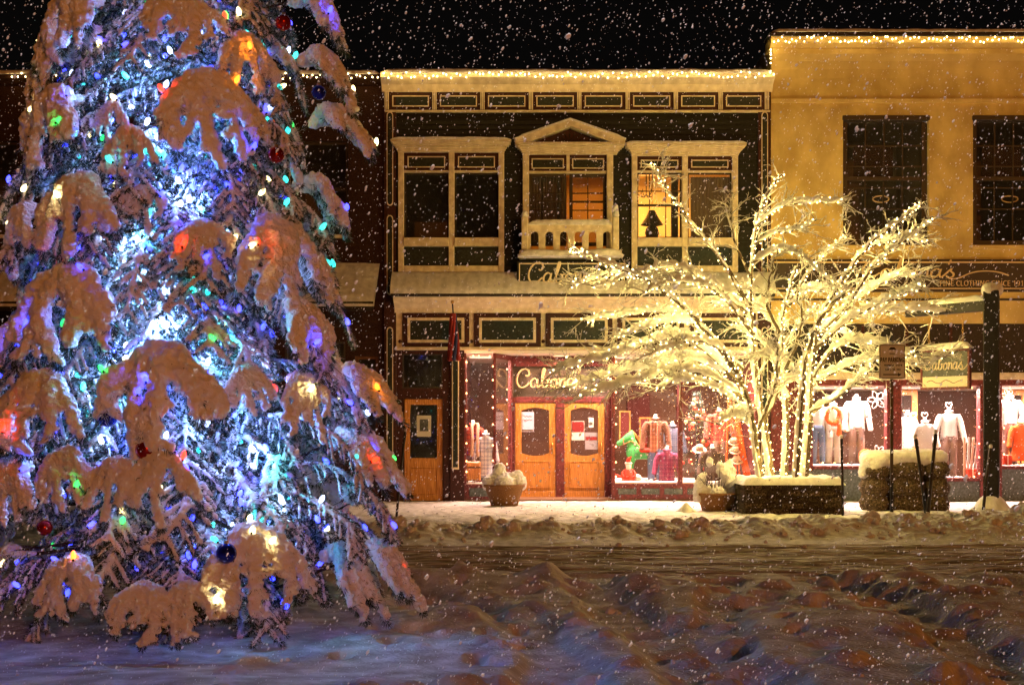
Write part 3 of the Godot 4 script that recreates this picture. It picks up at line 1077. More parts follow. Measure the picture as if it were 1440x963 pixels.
func frame_m(x0: float, y0: float, x1: float, y1: float, w: float, z0: float, z1: float) -> MB:
	var mb := MB.new()
	mb.box(Vector3(x0, y0, z0), Vector3(x1, y0 + w, z1), 0.005)
	mb.box(Vector3(x0, y1 - w, z0), Vector3(x1, y1, z1), 0.005)
	mb.box(Vector3(x0, y0 + w, z0), Vector3(x0 + w, y1 - w, z1 - 0.001), 0.005)
	mb.box(Vector3(x1 - w, y0 + w, z0), Vector3(x1, y1 - w, z1 - 0.001), 0.005)
	return mb

# ---------------------------------------------------------------- the ochre building on the right
func building_corner() -> void:
	var b := thing("ochre_building", "ochre stucco building with snow-topped cornice above the right shop windows", "building")
	var holes := [[1186, 162, 1307, 345], [1369, 162, 1490, 345], [1552, 162, 1673, 345]]
	var wall := MB.new()
	for r in holes_to_rects([1084.2, 145, 1740, 365], holes):
		fbox(wall, r[0], r[1], r[2], r[3], -0.3, 0.0)
	put(b, "wall", wall, M.stucco)
	# coved frieze and cornice
	put(b, "cove", MB.new().profile([Vector2(-0.3, fy(145)), Vector2(0.07, fy(145)), Vector2(0.09, fy(140)), Vector2(0.02, fy(138.5)), Vector2(0.02, fy(110)), Vector2(0.05, fy(98)), Vector2(0.12, fy(88)), Vector2(0.26, fy(80)), Vector2(0.26, fy(72)), Vector2(-0.3, fy(72))], fx(1084.2), fx(1740)), M.stucco)
	put(b, "cornice", MB.new().profile([Vector2(-0.3, fy(72)), Vector2(0.30, fy(72)), Vector2(0.40, fy(67)), Vector2(0.40, fy(58.5)), Vector2(-0.3, fy(58.5))], fx(1080), fx(1740)), M.stucco)
	put(b, "dark_cornice_strip", fb(1079, 52.5, 1741, 58.5, -0.3, 0.46, 0.01), M.black_paint)  # black strip for the dark gap under the snow
	put(b, "cornice_snow", snow_ledge(fx(1079), fx(1741), fy(52.5), -0.5, 0.48, 0.10, 31), M.snow)
	var body := MB.new()
	fbox(body, 1084.2, 60, 1740, 72, -9, -0.3)
	fbox(body, 1084.2, 72, 1089, 706, -9, -0.3)
	fbox(body, 1735, 72, 1740, 706, -9, -0.3)
	fbox(body, 1089, 72, 1735, 706, -9.2, -9)
	put(b, "body", body, M.stucco)
	put(b, "upper_floor", fb(1089, 380, 1735, 390, -9, -0.31), M.floor_wood)
	# sash windows with small panes
	for h in holes:
		var fr := put(b, "window", ring(h[0], h[1], h[2], h[3], 8, -0.24, -0.13), M.dark_frame)
		put(fr, "head", fb(h[0] - 1, h[1] + 0.5, h[2] + 1, h[1] + 7, -0.13, 0.03, 0.01), M.dark_frame)
		put(fr, "pane", fb(h[0] + 8, h[1] + 8, h[2] - 8, 250, -0.185, -0.18), M.pane)
		put(fr, "pane", fb(h[0] + 8, 250, h[2] - 8, h[3] - 8, -0.215, -0.21), M.pane)
		var mu := MB.new()
		fbox(mu, h[0] + 8, 246, h[2] - 8, 252, -0.22, -0.16, 0.006)
		for k in [1, 2, 3]:
			var x: float = h[0] + 8 + (h[2] - h[0] - 16) * k / 4.0
			fbox(mu, x - 0.9, h[1] + 8, x + 0.9, 246, -0.20, -0.165)
			if k != 2: pass
			fbox(mu, x - 0.8, 252, x + 0.8, h[3] - 8, -0.23, -0.195)
		for y in [203, 232]: fbox(mu, h[0] + 8, y - 0.9, h[2] - 8, y + 0.9, -0.201, -0.164)
		for y in [262, 292]: fbox(mu, h[0] + 8, y - 0.8, h[2] - 8, y + 0.8, -0.231, -0.194)
		put(fr, "muntins", mu, M.dark_frame)
		put(fr, "sill", fb(h[0] - 3, h[3], h[2] + 3, h[3] + 6, -0.2, 0.08, 0.012), M.stucco)
		room(b, h[0] - 8, h[1] - 4, h[2] + 8, h[3] + 20, -3.0, -0.31, M.room_dark, M.floor_wood)
		# oval wreath hanging in the window, blind drawn half way
		var ov := PackedVector3Array()
		for k in 25:
			var a := TAU * k / 24
			ov.append(Vector3(fx((h[0] + h[2]) / 2 - 2) + cos(a) * 0.19, fy(277) + sin(a) * 0.075, -0.27))
		put(fr, "oval_wreath", MB.new().tube(ov, taper(25, 0.017, 0.017), 6, false), M.letter_gold)
		put(fr, "blind", fb(h[0] + 20, h[1] + 40, h[2] - 45, 246, -0.34, -0.33), M.brick_red)
	# sign band: dark board, gold lines, name and slogan
	var sb := put(b, "sign_band", fb(1084.2, 365, 1740, 411, -0.25, 0.09, 0.01), M.dark_frame)
	sb.set_meta("label", "dark fascia board with gold handwritten name")
	put(sb, "gold_line", fb(1088, 368.5, 1736, 370.5, 0.0905, 0.11, 0.004), M.letter_gold)
	put(sb, "gold_line", fb(1088, 405.5, 1736, 407, 0.0905, 0.11, 0.004), M.letter_gold)
	put(sb, "sign_lettering", script_word(Vector3(fx(1208), fy(391), 0.1), 0.31, 0.215, 0.022, 0.14, [[[6.5, 0.2], [6.9, -0.12], [7.5, -0.02], [8.3, 0.5], [9.2, 0.72], [10.3, 0.62], [11.2, 0.25]]]), M.letter_gold)
	words(sb, "slogan_lettering", "FINE CLOTHING SINCE 1918", Vector3(fx(1382), fy(399), 0.096), 0.125, M.letter_gold, 2.05)
	# ochre band, sheet coloured dark for the transom darkness, shop frames
	put(b, "lower_band", fb(1084.2, 411, 1740, 455, -0.25, 0.05), M.stucco)
	put(b, "band_moulding", fb(1084.2, 420, 1740, 423, 0.0505, 0.10, 0.012), M.dark_frame)
	put(b, "clerestory", fb(1084.2, 455, 1740, 524, -0.2, -0.04), M.black_paint)
	for i in 9:
		put(b, "clerestory_bar", fb(1150 + i * 62, 457, 1154 + i * 62, 523, -0.039, 0.0, 0.006), M.maroon)
	put(b, "awning_box", fb(1084.2, 524, 1740, 534, -0.25, 0.10, 0.012), M.cream)
	var fr4 := MB.new()
	fbox(fr4, 1084.2, 534, 1740, 542, -0.2, 0.06, 0.008)
	var posts := [[1084.2, 1143], [1247, 1268], [1378, 1409], [1530, 1545], [1650, 1740]]
	for q in posts: fbox(fr4, q[0], 542, q[1], 706, -0.2, 0.05, 0.008)
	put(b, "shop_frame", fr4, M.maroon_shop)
	var k := 0
	for w in [[1143, 1247, 655], [1268, 1378, 672], [1409, 1530, 655], [1545, 1650, 655]]:
		var dw := put(b, "display_window", fb(w[0], w[2], w[1], w[2] + 4.5, -0.2, 0.08, 0.008), M.maroon_shop)
		put(dw, "pane", fb(w[0], 542, w[1], w[2], -0.06, -0.054), M.pane)
		put(dw, "kick_panel", fb(w[0], w[2] + 4.5, w[1], 706, -0.2, 0.02, 0.006), M.grey_panel)
		put(dw, "display_floor", fb(w[0] - 3, w[2] + 1, w[1] + 3, w[2] + 8, -2.2, -0.21, 0.01), M.cloth_white)
		k += 1
	put(b, "kick_panel", fb(1090, 662, 1143.5, 706, 0.0505, 0.07, 0.006), M.grey_panel)
	put(b, "kick_panel", fb(1247.5, 680, 1267.5, 706, 0.0505, 0.07, 0.006), M.grey_panel)
	put(b, "shop_ceiling", fb(1089, 538, 1735, 542, -4.2, -0.2), M.cloth_white)
	put(b, "shop_floor", fb(1089, 700, 1735, 706, -4.2, -0.2), M.floor_wood)
	put(b, "shop_back_wall", fb(1089, 542, 1735, 700, -4.4, -4.2), M.room_wood)
	var ip := MB.new()
	fbox(ip, 1089, 542, 1092, 700, -4.2, -0.2)
	fbox(ip, 1732, 542, 1735, 700, -4.2, -0.2)
	put(b, "shop_wall", ip, M.room_red)
	# orange inner door behind the second window
	var od := put(b, "inner_door", ring(1275, 545, 1322, 690, 8, -1.7, -1.62), M.oak)
	put(od, "pane", fb(1283, 553, 1314, 620, -1.66, -1.655), M.pane)
	put(od, "panel", fb(1283, 620, 1314, 682, -1.68, -1.64, 0.02), M.oak)
	var od2 := put(b, "inner_door", ring(1438, 545, 1485, 690, 8, -1.7, -1.62), M.oak)
	put(od2, "pane", fb(1446, 553, 1477, 620, -1.66, -1.655), M.pane)
	put(od2, "panel", fb(1446, 620, 1477, 682, -1.68, -1.64, 0.02), M.oak)

# ---------------------------------------------------------------- the brick building on the left
func building_brick() -> void:
	var b := thing("brick_building", "dark brown brick building with snow-covered awning behind the conifer", "building")
	var holes := [[405, 198, 489, 330], [250, 198, 334, 330], [95, 198, 179, 330], [-60, 198, 24, 330]]
	var wall := MB.new()
	for r in holes_to_rects([-330, 118, 539.5, 455], holes):
		fbox(wall, r[0], r[1], r[2], r[3], -0.3, -0.02)
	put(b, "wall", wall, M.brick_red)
	put(b, "cornice", MB.new().profile([Vector2(-0.3, fy(120)), Vector2(0.02, fy(120)), Vector2(0.2, fy(113)), Vector2(0.2, fy(107)), Vector2(-0.3, fy(107))], fx(-330), fx(536)), M.brick_red)
	put(b, "cornice_snow", snow_ledge(fx(-331), fx(535.5), fy(107), -0.4, 0.24, 0.12, 41), M.snow)
	var body := MB.new()
	fbox(body, -330, 118, 539, 128, -9, -0.3)
	fbox(body, -330, 128, -325, 706, -9, -0.3)
	fbox(body, 534.5, 128, 539.5, 706, -9, -0.3)
	fbox(body, -325, 128, 534.5, 706, -9.2, -9)
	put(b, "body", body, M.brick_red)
	for h in holes:
		var fr := put(b, "window", ring(h[0], h[1], h[2], h[3], 4, -0.22, -0.12), M.dark_frame)
		put(fr, "pane", fb(h[0] + 4, h[1] + 4, h[2] - 4, h[3] - 4, -0.175, -0.17), M.pane)
		put(fr, "sill", fb(h[0] - 3, h[3], h[2] + 3, h[3] + 5, -0.2, 0.06, 0.01), M.cream)
		put(fr, "sash_rail", fb(h[0] + 4, 262, h[2] - 4, 267, -0.2, -0.14, 0.006), M.dark_frame)
		room(b, h[0] - 5, h[1] - 5, h[2] + 5, h[3] + 30, -3, -0.31, M.room_dark, M.floor_wood)
	# awning: sloping cloth under snow
	var aw := put(b, "awning", MB.new().profile([Vector2(-0.02, fy(374)), Vector2(0.0, fy(374)), Vector2(1.25, fy(432)), Vector2(1.25, fy(444)), Vector2(1.22, fy(444)), Vector2(1.22, fy(434)), Vector2(-0.02, fy(377))], fx(-300), fx(533)), M.black_paint)
	var rows := []
	var nz := FastNoiseLite.new()
	nz.frequency = 0.6
	for i in 120:
		var x: float = lerpf(fx(-301), fx(534), i / 119.0)
		var row := PackedVector3Array()
		var hk := 0.10 + 0.035 * nz.get_noise_1d(x + 40) + 0.01 * nz.get_noise_1d(x * 7)
		for j in 15:
			var t := j / 14.0
			var p := Vector3(x, lerpf(fy(373.8), fy(431.8), t), lerpf(0.0, 1.27, t))
			if j == 14: p = Vector3(x, fy(438), 1.27)
			row.append(p + Vector3(0, 0.8, 0.35) * hk * (pow(sin(PI * clampf(t * 0.8 + 0.17, 0, 1)), 0.4) if j < 14 else 0.0))
		rows.append(row)
	var sm := MB.new()
	grid_surface(sm, rows, true)
	put(aw, "awning_snow", sm, M.snow)
	# shop front in shade under the awning
	var low := MB.new()
	for r in holes_to_rects([-330, 455, 539.5, 706], [[400, 480, 485, 660], [290, 480, 385, 660], [180, 480, 275, 660], [60, 480, 165, 660], [-200, 480, 40, 660], [498, 500, 532, 706]]):
		fbox(low, r[0], r[1], r[2], r[3], -0.25, -0.04)
	put(b, "shop_front", low, M.brick_red)
	for w in [[400, 485], [290, 385], [180, 275], [60, 165], [-200, 40]]:
		var fr := put(b, "shop_window", ring(w[0], 480, w[1], 660, 3, -0.2, -0.02), M.dark_frame)
		put(fr, "pane", fb(w[0] + 3, 483, w[1] - 3, 657, -0.12, -0.114), M.pane)
	room(b, -300, 470, 530, 700, -3.5, -0.26, M.room_dark, M.floor_wood)
	var dr := put(b, "door", ring(498, 500, 532, 706, 5, -0.2, -0.12), M.room_wood)
	put(dr, "pane", fb(503, 505, 527, 640, -0.17, -0.165), M.pane)
	put(dr, "lower_panel", fb(503, 640, 527, 701, -0.19, -0.15, 0.01), M.room_wood)
	# pale cream panel in the shop window, red print on it
	var nb := put(b, "cream_panel", fb(350, 596, 432, 640, -0.32, -0.29, 0.01), M.cream)
	for i in 4:
		put(nb, "red_print", fb(357 + i * 11, 601, 364 + i * 11, 612, -0.289, -0.285), M.room_red)


# ---------------------------------------------------------------- unseen lamps outside the frame, placed for the light they give
func unseen_lamps() -> void:
	# unseen lamp far behind the camera, placed for amber light on conifer, fronts, road
	unseen_mast_lamp("unseen tall amber lamp behind the viewer, placed to light the conifer and fronts", Vector3(38.0, 0, 120), 22.0, Color(1.0, 0.57, 0.17), 3700.0, 0.22)
	# unseen white lamp over the viewer, placed to whiten the near flakes only
	unseen_arm_lamp("unseen shaded white lamp above the viewer, placed to light the near flakes", Vector3(-1.3, 0, 31.4), Vector3(0.0, 7.6, 28.0), Color(1.0, 0.97, 0.98), 36.0)
	# unseen amber lamp beyond the right edge, placed to light ochre front and pavement
	unseen_mast_lamp("unseen amber lamp beyond the right edge, lighting the ochre building", Vector3(17.5, 0, 6.5), 6.0, Color(1.0, 0.74, 0.40), 16.0, 0.15)

func unseen_mast_lamp(label: String, where: Vector3, h: float, colour: Color, energy: float, r: float) -> void:
	var t := thing("unseen_lamp", label, "street lamp", where)
	put(t, "pole", MB.new().tube(pv([Vector3(0, -0.2, 0), Vector3(0, h * 0.5, 0), Vector3(0, h - r * 0.9, 0)]), pf([0.09, 0.07, 0.05]), 10), M.black_metal)
	put(t, "base", MB.new().lathe([Vector2(0.16, -0.1), Vector2(0.16, 0.25), Vector2(0.1, 0.4)], 12), M.black_metal)
	var g := mat("lamp_globe_%d" % int(h * 10), Color(0.8, 0.8, 0.8), 0.4, {"glow": colour, "power": 12.0})
	put(t, "lamp_globe", MB.new().blob(Vector3(0, h, 0), Vector3(r, r, r), 14, 10), g)
	put(t, "cap", MB.new().lathe([Vector2(0.0, h + r * 1.5), Vector2(r * 0.7, h + r * 1.2), Vector2(r * 0.9, h + r * 1.02)], 12), M.black_metal)
	omni(t, Vector3(0, h, 0), colour, energy, r * 0.8)

func unseen_arm_lamp(label: String, where: Vector3, head: Vector3, colour: Color, energy: float) -> void:
	var t := thing("unseen_lamp", label, "street lamp", where)
	var h := head - where
	put(t, "pole", MB.new().tube(spline([Vector3(0, -0.2, 0), Vector3(0, 3.0, 0), Vector3(0, h.y - 0.3, 0), Vector3(h.x * 0.25, h.y + 0.15, h.z * 0.25), h + Vector3(0, 0.16, 0)], 5), taper(21, 0.08, 0.035), 10), M.black_metal)
	put(t, "base", MB.new().lathe([Vector2(0.16, -0.1), Vector2(0.16, 0.25), Vector2(0.1, 0.4)], 12), M.black_metal)
	put(t, "lamp_shade", MB.new().lathe([Vector2(0.03, 0.18), Vector2(0.08, 0.15), Vector2(0.2, 0.04), Vector2(0.22, 0.0), Vector2(0.205, 0.0), Vector2(0.07, 0.13), Vector2(0.0, 0.14)], 18, h), M.black_metal)
	put(t, "lamp_bulb", MB.new().blob(h + Vector3(0, 0.03, 0), Vector3(0.06, 0.06, 0.06), 10, 8), mat("lamp_globe_white", Color(0.8, 0.8, 0.8), 0.4, {"glow": colour, "power": 12.0}))
	var l := SpotLight3D.new()
	l.name = "glow_light"
	l.light_color = colour
	l.light_energy = energy
	l.spot_angle = 29.0
	l.spot_angle_attenuation = 0.35
	l.spot_range = 40.0
	l.spot_attenuation = 2.0
	l.light_size = 0.05
	l.shadow_enabled = true
	t.add_child(l)
	l.position = h + Vector3(0, 0.03, 0)
	l.rotation_degrees = Vector3(-90, 0, 0)

# ---------------------------------------------------------------- ground
var gn1 := FastNoiseLite.new()
var gn2 := FastNoiseLite.new()
var gn3 := FastNoiseLite.new()
var gn4 := FastNoiseLite.new()   # broad soft mounds
var gn5 := FastNoiseLite.new()   # broken crust
# ruts in the near snow: points (x, z), width, depth
const RUTS := [
	[[Vector2(0.75, 15.6), Vector2(0.95, 18.0), Vector2(1.15, 20.0), Vector2(1.3, 23.0), Vector2(1.4, 26.0)], 0.30, 0.20],
	[[Vector2(2.2, 16.4), Vector2(2.1, 17.5), Vector2(1.75, 19.0), Vector2(1.6, 21.0), Vector2(1.9, 24.0)], 0.22, 0.13],
	[[Vector2(3.3, 15.6), Vector2(3.6, 17.0), Vector2(3.65, 18.5), Vector2(3.5, 20.0), Vector2(3.3, 22.5), Vector2(3.0, 25.0)], 0.28, 0.24],
	[[Vector2(4.7, 15.4), Vector2(5.3, 17.0), Vector2(5.4, 19.0), Vector2(5.2, 22.0)], 0.35, 0.16],
	[[Vector2(-1.4, 16.6), Vector2(-0.8, 17.6), Vector2(-0.1, 18.6), Vector2(0.3, 20.5), Vector2(0.4, 24.0)], 0.26, 0.14],
]

func rut_height(x: float, z: float) -> float:
	var out := 0.0
	var p := Vector2(x, z)
	for r in RUTS:
		var best := 1e9
		var pts: Array = r[0]
		for i in pts.size() - 1:
			var c := Geometry2D.get_closest_point_to_segment(p, pts[i], pts[i + 1])
			best = minf(best, p.distance_to(c))
		if best > 1.4: continue
		best += 0.12 * gn4.get_noise_2d(x * 1.6, z * 1.6)
		var w: float = r[1]
		out -= 0.55 * r[2] * exp(-pow(best / w, 6.0))
		out += r[2] * 0.08 * exp(-pow((best - w * 1.75) / (w * 0.6), 2.0))
	return out

var dent_bins := {}

func make_dents() -> void:
	# trodden holes, footprints and tossed lumps in the near snow: [x, z, half width, half length, turn, height]
	var r := RandomNumberGenerator.new()
	r.seed = 808
	var list := []
	for k in 5:
		# a line of footprints
		var p := Vector2(r.randf_range(-1.0, 4.0), r.randf_range(16.2, 17.5))
		var d := Vector2(r.randf_range(-0.5, 0.5), 1.0).normalized()
		for i in 9:
			var s := Vector2(d.y, -d.x) * (0.11 if i % 2 else -0.11)
			list.append([p.x + s.x, p.y + s.y, 0.065, 0.15, atan2(d.x, d.y), -0.085])
			p += d * r.randf_range(0.5, 0.68)
	for k in 150:
		var rr := r.randf_range(0.04, 0.17)
		list.append([r.randf_range(-1.8, 5.2), 15.7 + 7.5 * pow(r.randf(), 1.3), rr, rr * r.randf_range(0.7, 1.3), r.randf() * PI, rr * r.randf_range(0.25, 0.6)])
	for k in 60:
		var rr := r.randf_range(0.08, 0.22)
		list.append([r.randf_range(-1.0, 4.5), r.randf_range(15.8, 22.0), rr, rr * r.randf_range(0.7, 1.5), r.randf() * PI, -rr * r.randf_range(0.2, 0.4)])
	for q in list:
		var reach: float = maxf(q[2], q[3]) * 1.7
		for i in range(int(floor((q[0] - reach) * 2.0)), int(floor((q[0] + reach) * 2.0)) + 1):
			for j in range(int(floor((q[1] - reach) * 2.0)), int(floor((q[1] + reach) * 2.0)) + 1):
				var key := Vector2i(i, j)
				if not dent_bins.has(key): dent_bins[key] = []
				dent_bins[key].append(q)

func dents(x: float, z: float) -> float:
	var key := Vector2i(int(floor(x * 2.0)), int(floor(z * 2.0)))
	if not dent_bins.has(key): return 0.0
	var out := 0.0
	for q in dent_bins[key]:
		var dx: float = x - q[0]
		var dz: float = z - q[1]
		var c := cos(q[4])
		var s := sin(q[4])
		var u: float = (dx * c - dz * s) / q[2]
		var v: float = (dx * s + dz * c) / q[3]
		var e := u * u + v * v
		if e < 3.0: out += q[5] * exp(-e * e)
	return out

func bump(x: float, z: float, cx: float, cz: float, rx: float, rz: float, h: float) -> float:
	var d := Vector2((x - cx) / rx, (z - cz) / rz).length_squared()
	return h * exp(-d)

func ground_height(x: float, z: float) -> float:
	# pavement under smooth snow, ploughed bank along the kerb, flat road, deep churned snow near the camera
	var h := 0.0
	var lump := gn1.get_noise_2d(x, z)
	var fine := gn3.get_noise_2d(x, z)
	var pave := smoothstep(9.2, 8.2, z)
	h += pave * (0.02 + 0.03 * gn1.get_noise_2d(x * 0.7, z * 0.9) + 0.012 * fine)
	# trodden path in front of the doors
	h += pave * 0.05 * gn2.get_noise_2d(x * 1.3, z * 1.3) * smoothstep(2.5, 5.5, z)
	# bank
	var bz := 9.6 + 0.35 * gn1.get_noise_2d(x * 0.8, 40.0)
	var bh := 0.13 + 0.11 * gn1.get_noise_2d(x * 1.6, 7.0) + 0.05 * gn2.get_noise_2d(x * 1.2, 3.0)
	bh *= 0.75 + 0.35 * smoothstep(-6.0, 9.0, x)
	var prof := exp(-pow((z - bz) / (1.35 if z < bz else 0.8), 2.0))
	h += bh * prof
	h -= prof * 0.10 * gn5.get_noise_2d(x * 0.9, z * 0.9)
	h += prof * (0.08 * absf(gn2.get_noise_2d(x * 1.4, z * 1.4)) + 0.025 * fine)
	# a long drift at the right end of the pavement
	h += bump(x, z, 9.0, 8.3, 3.4, 1.0, 0.22) + bump(x, z, 12.5, 6.5, 3.0, 1.5, 0.30)
	# road
	var road := smoothstep(10.6, 11.4, z) * smoothstep(15.6, 15.2, z)
	h += road * (0.034 * gn2.get_noise_2d(x * 0.10, z * 3.0) + 0.012 * gn3.get_noise_2d(x * 0.3, z * 2.2) + 0.02 * gn1.get_noise_2d(x * 0.5, z))
	# near snow
	var edge := 15.6 + 0.55 * gn4.get_noise_2d(x * 1.3, 5.0) + 0.10 * gn2.get_noise_2d(x * 1.5, 2.0)
	var near := smoothstep(edge - 0.10, edge + 0.22, z)
	if near > 0.0:
		h += near * (0.10 + 0.035 * gn4.get_noise_2d(x * 0.7, z * 0.7)) + near * dents(x, z)
		h += near * rut_height(x, z) * smoothstep(27.5, 24.0, z)
		h += bump(x, z, -1.2, 16.6, 1.6, 0.5, 0.13) + bump(x, z, 0.45, 16.4, 0.28, 0.4, 0.16) + bump(x, z, 1.9, 17.6, 0.5, 0.5, 0.08)
		h += bump(x, z, 1.25, 17.0, 0.3, 0.3, 0.10) + bump(x, z, -0.4, 19.2, 0.6, 0.45, 0.10) + bump(x, z, 0.1, 18.6, 0.22, 0.25, 0.10) + bump(x, z, 2.6, 19.5, 0.7, 0.8, 0.09)
		h += bump(x, z, 4.4, 18.0, 0.8, 1.2, 0.10)
		# the mound under the conifer, and a bank nearer than it
		h += bump(x, z, -2.9, 20.0, 2.6, 2.2, 0.05)
		h += bump(x, z, -2.6, 22.6, 3.6, 0.7, 0.12)
		h = lerpf(h, 0.1, smoothstep(26.0, 30.0, z) * 0.8)
	return h

func ground_strip(xs: PackedFloat32Array, zs: PackedFloat32Array) -> MB:
	var mb := MB.new()
	var rows := []
	var nrm := []
	for z in zs:
		var r := PackedVector3Array()
		var q := PackedVector3Array()
		for x in xs:
			var h := ground_height(x, z)
			r.append(Vector3(x, h, z))
			var e := 0.04
			q.append(Vector3(h - ground_height(x + e, z), e, h - ground_height(x, z + e)).normalized())
		rows.append(r)
		nrm.append(q)
	for i in zs.size() - 1:
		for j in xs.size() - 1:
			mb.tri(rows[i][j], rows[i + 1][j], rows[i + 1][j + 1], nrm[i][j], nrm[i + 1][j], nrm[i + 1][j + 1])
			mb.tri(rows[i][j], rows[i + 1][j + 1], rows[i][j + 1], nrm[i][j], nrm[i + 1][j + 1], nrm[i][j + 1])
	return mb

func span(stops: Array) -> PackedFloat32Array:
	# [[from, to, step], ...]
	var out := PackedFloat32Array()
	for s in stops:
		var n := maxi(1, int(round((s[1] - s[0]) / s[2])))
		for i in n: out.append(lerpf(s[0], s[1], float(i) / n))
	out.append(stops[-1][1])
	return out

func make_ground() -> void:
	gn1.seed = 4; gn1.frequency = 0.55; gn1.fractal_octaves = 3
	gn2.seed = 9; gn2.frequency = 1.6; gn2.fractal_octaves = 2
	gn4.seed = 22; gn4.frequency = 0.42; gn4.fractal_octaves = 2; gn4.fractal_gain = 0.3
	gn5.seed = 28; gn5.noise_type = FastNoiseLite.TYPE_CELLULAR; gn5.frequency = 3.2; gn5.cellular_jitter = 1.0; gn5.fractal_octaves = 2
	gn3.seed = 15; gn3.frequency = 6.0; gn3.fractal_octaves = 2
	make_dents()
	var far := [[-120.0, -20.0, 10.0], [-20.0, -11.0, 0.6]]
	struct("pavement_snow", ground_strip(span(far + [[-11.0, 13.0, 0.09], [13.0, 20.0, 0.6], [20.0, 120.0, 10.0]]), span([[-0.3, 6.5, 0.16], [6.5, 8.4, 0.1]])), M.snow)
	struct("ploughed_bank", ground_strip(span(far + [[-11.0, 12.0, 0.055], [12.0, 20.0, 0.5], [20.0, 120.0, 10.0]]), span([[8.4, 11.2, 0.05]])), M.snow)
	struct("road", ground_strip(span(far + [[-9.0, 9.0, 0.14], [9.0, 20.0, 0.5], [20.0, 120.0, 10.0]]), span([[11.2, 15.1, 0.045]])), M.snow_road)
	struct("near_snow", ground_strip(span([[-120.0, -10.0, 10.0], [-10.0, -6.0, 0.4], [-6.0, -2.4, 0.06], [-2.4, 5.4, 0.034], [5.4, 10.0, 0.3], [10.0, 120.0, 10.0]]), span([[15.1, 16.4, 0.035], [16.4, 21.5, 0.04], [21.5, 24.0, 0.06], [24.0, 34.0, 0.25], [34.0, 130.0, 8.0]])), M.snow_ploughed)
	struct("ground", MB.new().box(Vector3(-200, -0.9, -150), Vector3(200, -0.6, 160)), M.snow_road)
	crumbs()
	# clods thrown up by the plough along the bank
	var protos := []
	for i in 4:
		var c := []
		var r := RandomNumberGenerator.new()
		r.seed = 70 + i
		for k in 4:
			var p := Vector3(r.randf_range(-0.1, 0.1), r.randf_range(-0.02, 0.07), r.randf_range(-0.08, 0.08))
			c.append([p, p + Vector3(r.randf_range(-0.07, 0.07), 0.02, 0.0), r.randf_range(0.05, 0.09), 0.05])
		protos.append(rounded(c, 0.022, 0.018, 0.035, i).mesh())
	for i in 58:
		var x := rng.randf_range(-3.6, 10.5)
		var z := rng.randf_range(8.6, 10.6)
		if i > 44:
			x = rng.randf_range(-1.5, 5.0)
			z = rng.randf_range(16.0, 20.5)
		var o := put(self, "snow_clod", protos[i % 4], M.snow, Vector3(x, ground_height(x, z) - 0.02, z))
		o.rotation = Vector3(rng.randf() * 0.5, rng.randf() * TAU, rng.randf() * 0.5)
		o.scale = Vector3.ONE * rng.randf_range(0.45, 1.1)
		if i > 44: o.scale *= 0.6
		tag(o, "lump of snow thrown onto the ploughed bank beyond the road" if i <= 44 else "lump of churned snow among the wheel ruts near the viewer", "snow lump", "snow clods on the ploughed bank" if i <= 44 else "snow clods among the wheel ruts")

func crumbs() -> void:
	# broken crumbs of snow: too many and too small to count
	var r := RandomNumberGenerator.new()
	r.seed = 91
	var mm := MultiMesh.new()
	mm.transform_format = MultiMesh.TRANSFORM_3D
	mm.mesh = MB.new().blob(Vector3.ZERO, Vector3(0.5, 0.36, 0.5), 7, 5, 0.9, 5).mesh()
	var list := []
	for k in 520:
		list.append([r.randf_range(-5.0, 11.0), 9.7 + 0.75 * r.randfn(), r.randf_range(0.02, 0.10)])
	for q in RUTS:
		for k in 45:
			var i: int = r.randi() % (q[0].size() - 1)
			var p: Vector2 = q[0][i].lerp(q[0][i + 1], r.randf())
			list.append([p.x + r.randfn() * 0.42, p.y + r.randfn() * 0.3, r.randf_range(0.012, 0.045)])
	for k in 60:
		list.append([r.randf_range(-3.0, 5.0), r.randf_range(15.3, 24.0), r.randf_range(0.012, 0.05)])
	for k in 260:
		list.append([r.randf_range(-5.0, 9.0), r.randf_range(11.0, 15.5), r.randf_range(0.012, 0.04)])
	mm.instance_count = list.size()
	for i in list.size():
		var q: Array = list[i]
		var b := Basis.from_euler(Vector3(r.randf() * TAU, r.randf() * TAU, 0)).scaled_local(Vector3(1, r.randf_range(0.7, 1.2), r.randf_range(0.7, 1.3)) * q[2])
		mm.set_instance_transform(i, Transform3D(b, Vector3(q[0], ground_height(q[0], q[1]) + q[2] * 0.12, q[1])))
	var o := MultiMeshInstance3D.new()
	o.name = "snow_crumbs"
	o.multimesh = mm
	o.material_override = M.snow
	add_child(o)
	tag(o, "scattered crumbs of broken snow along the bank and ruts", "snow", "", "stuff")

# ---------------------------------------------------------------- things on the pavement
func on_ground(px: float, py: float) -> Vector3:
	# where the pavement lies at that bearing and dip from the eye
	var d := 1.7 * 1800.0 / (py - 604.0)
	var p := Vector3((px - 720.0) * d / 1800.0, 0, 30.0 - d)
	p.y = ground_height(p.x, p.z)
	return p

func snow_stake(label: String, px: float, py: float, tip_px: float, tip_py: float, r := 0.03) -> void:
	var p := on_ground(px, py)
	var t := thing("marker_stake", label, "stake", p, "black marker stakes along the kerb")
	var tip := at(tip_px, tip_py, p.z - 0.1) - p
	put(t, "shaft", MB.new().tube(pv([Vector3(0, -0.15, 0), tip * 0.5, tip * 0.86]), pf([r, r, r]), 8), M.black_metal)
	put(t, "reflector_sleeve", MB.new().tube(pv([tip * 0.86, tip * 0.97]), pf([r * 1.12, r * 1.12]), 8), M.black_paint)
	put(t, "snow_tip", MB.new().blob(tip, Vector3(r * 1.3, r * 1.6, r * 1.3), 8, 5, 0.2), M.snow)

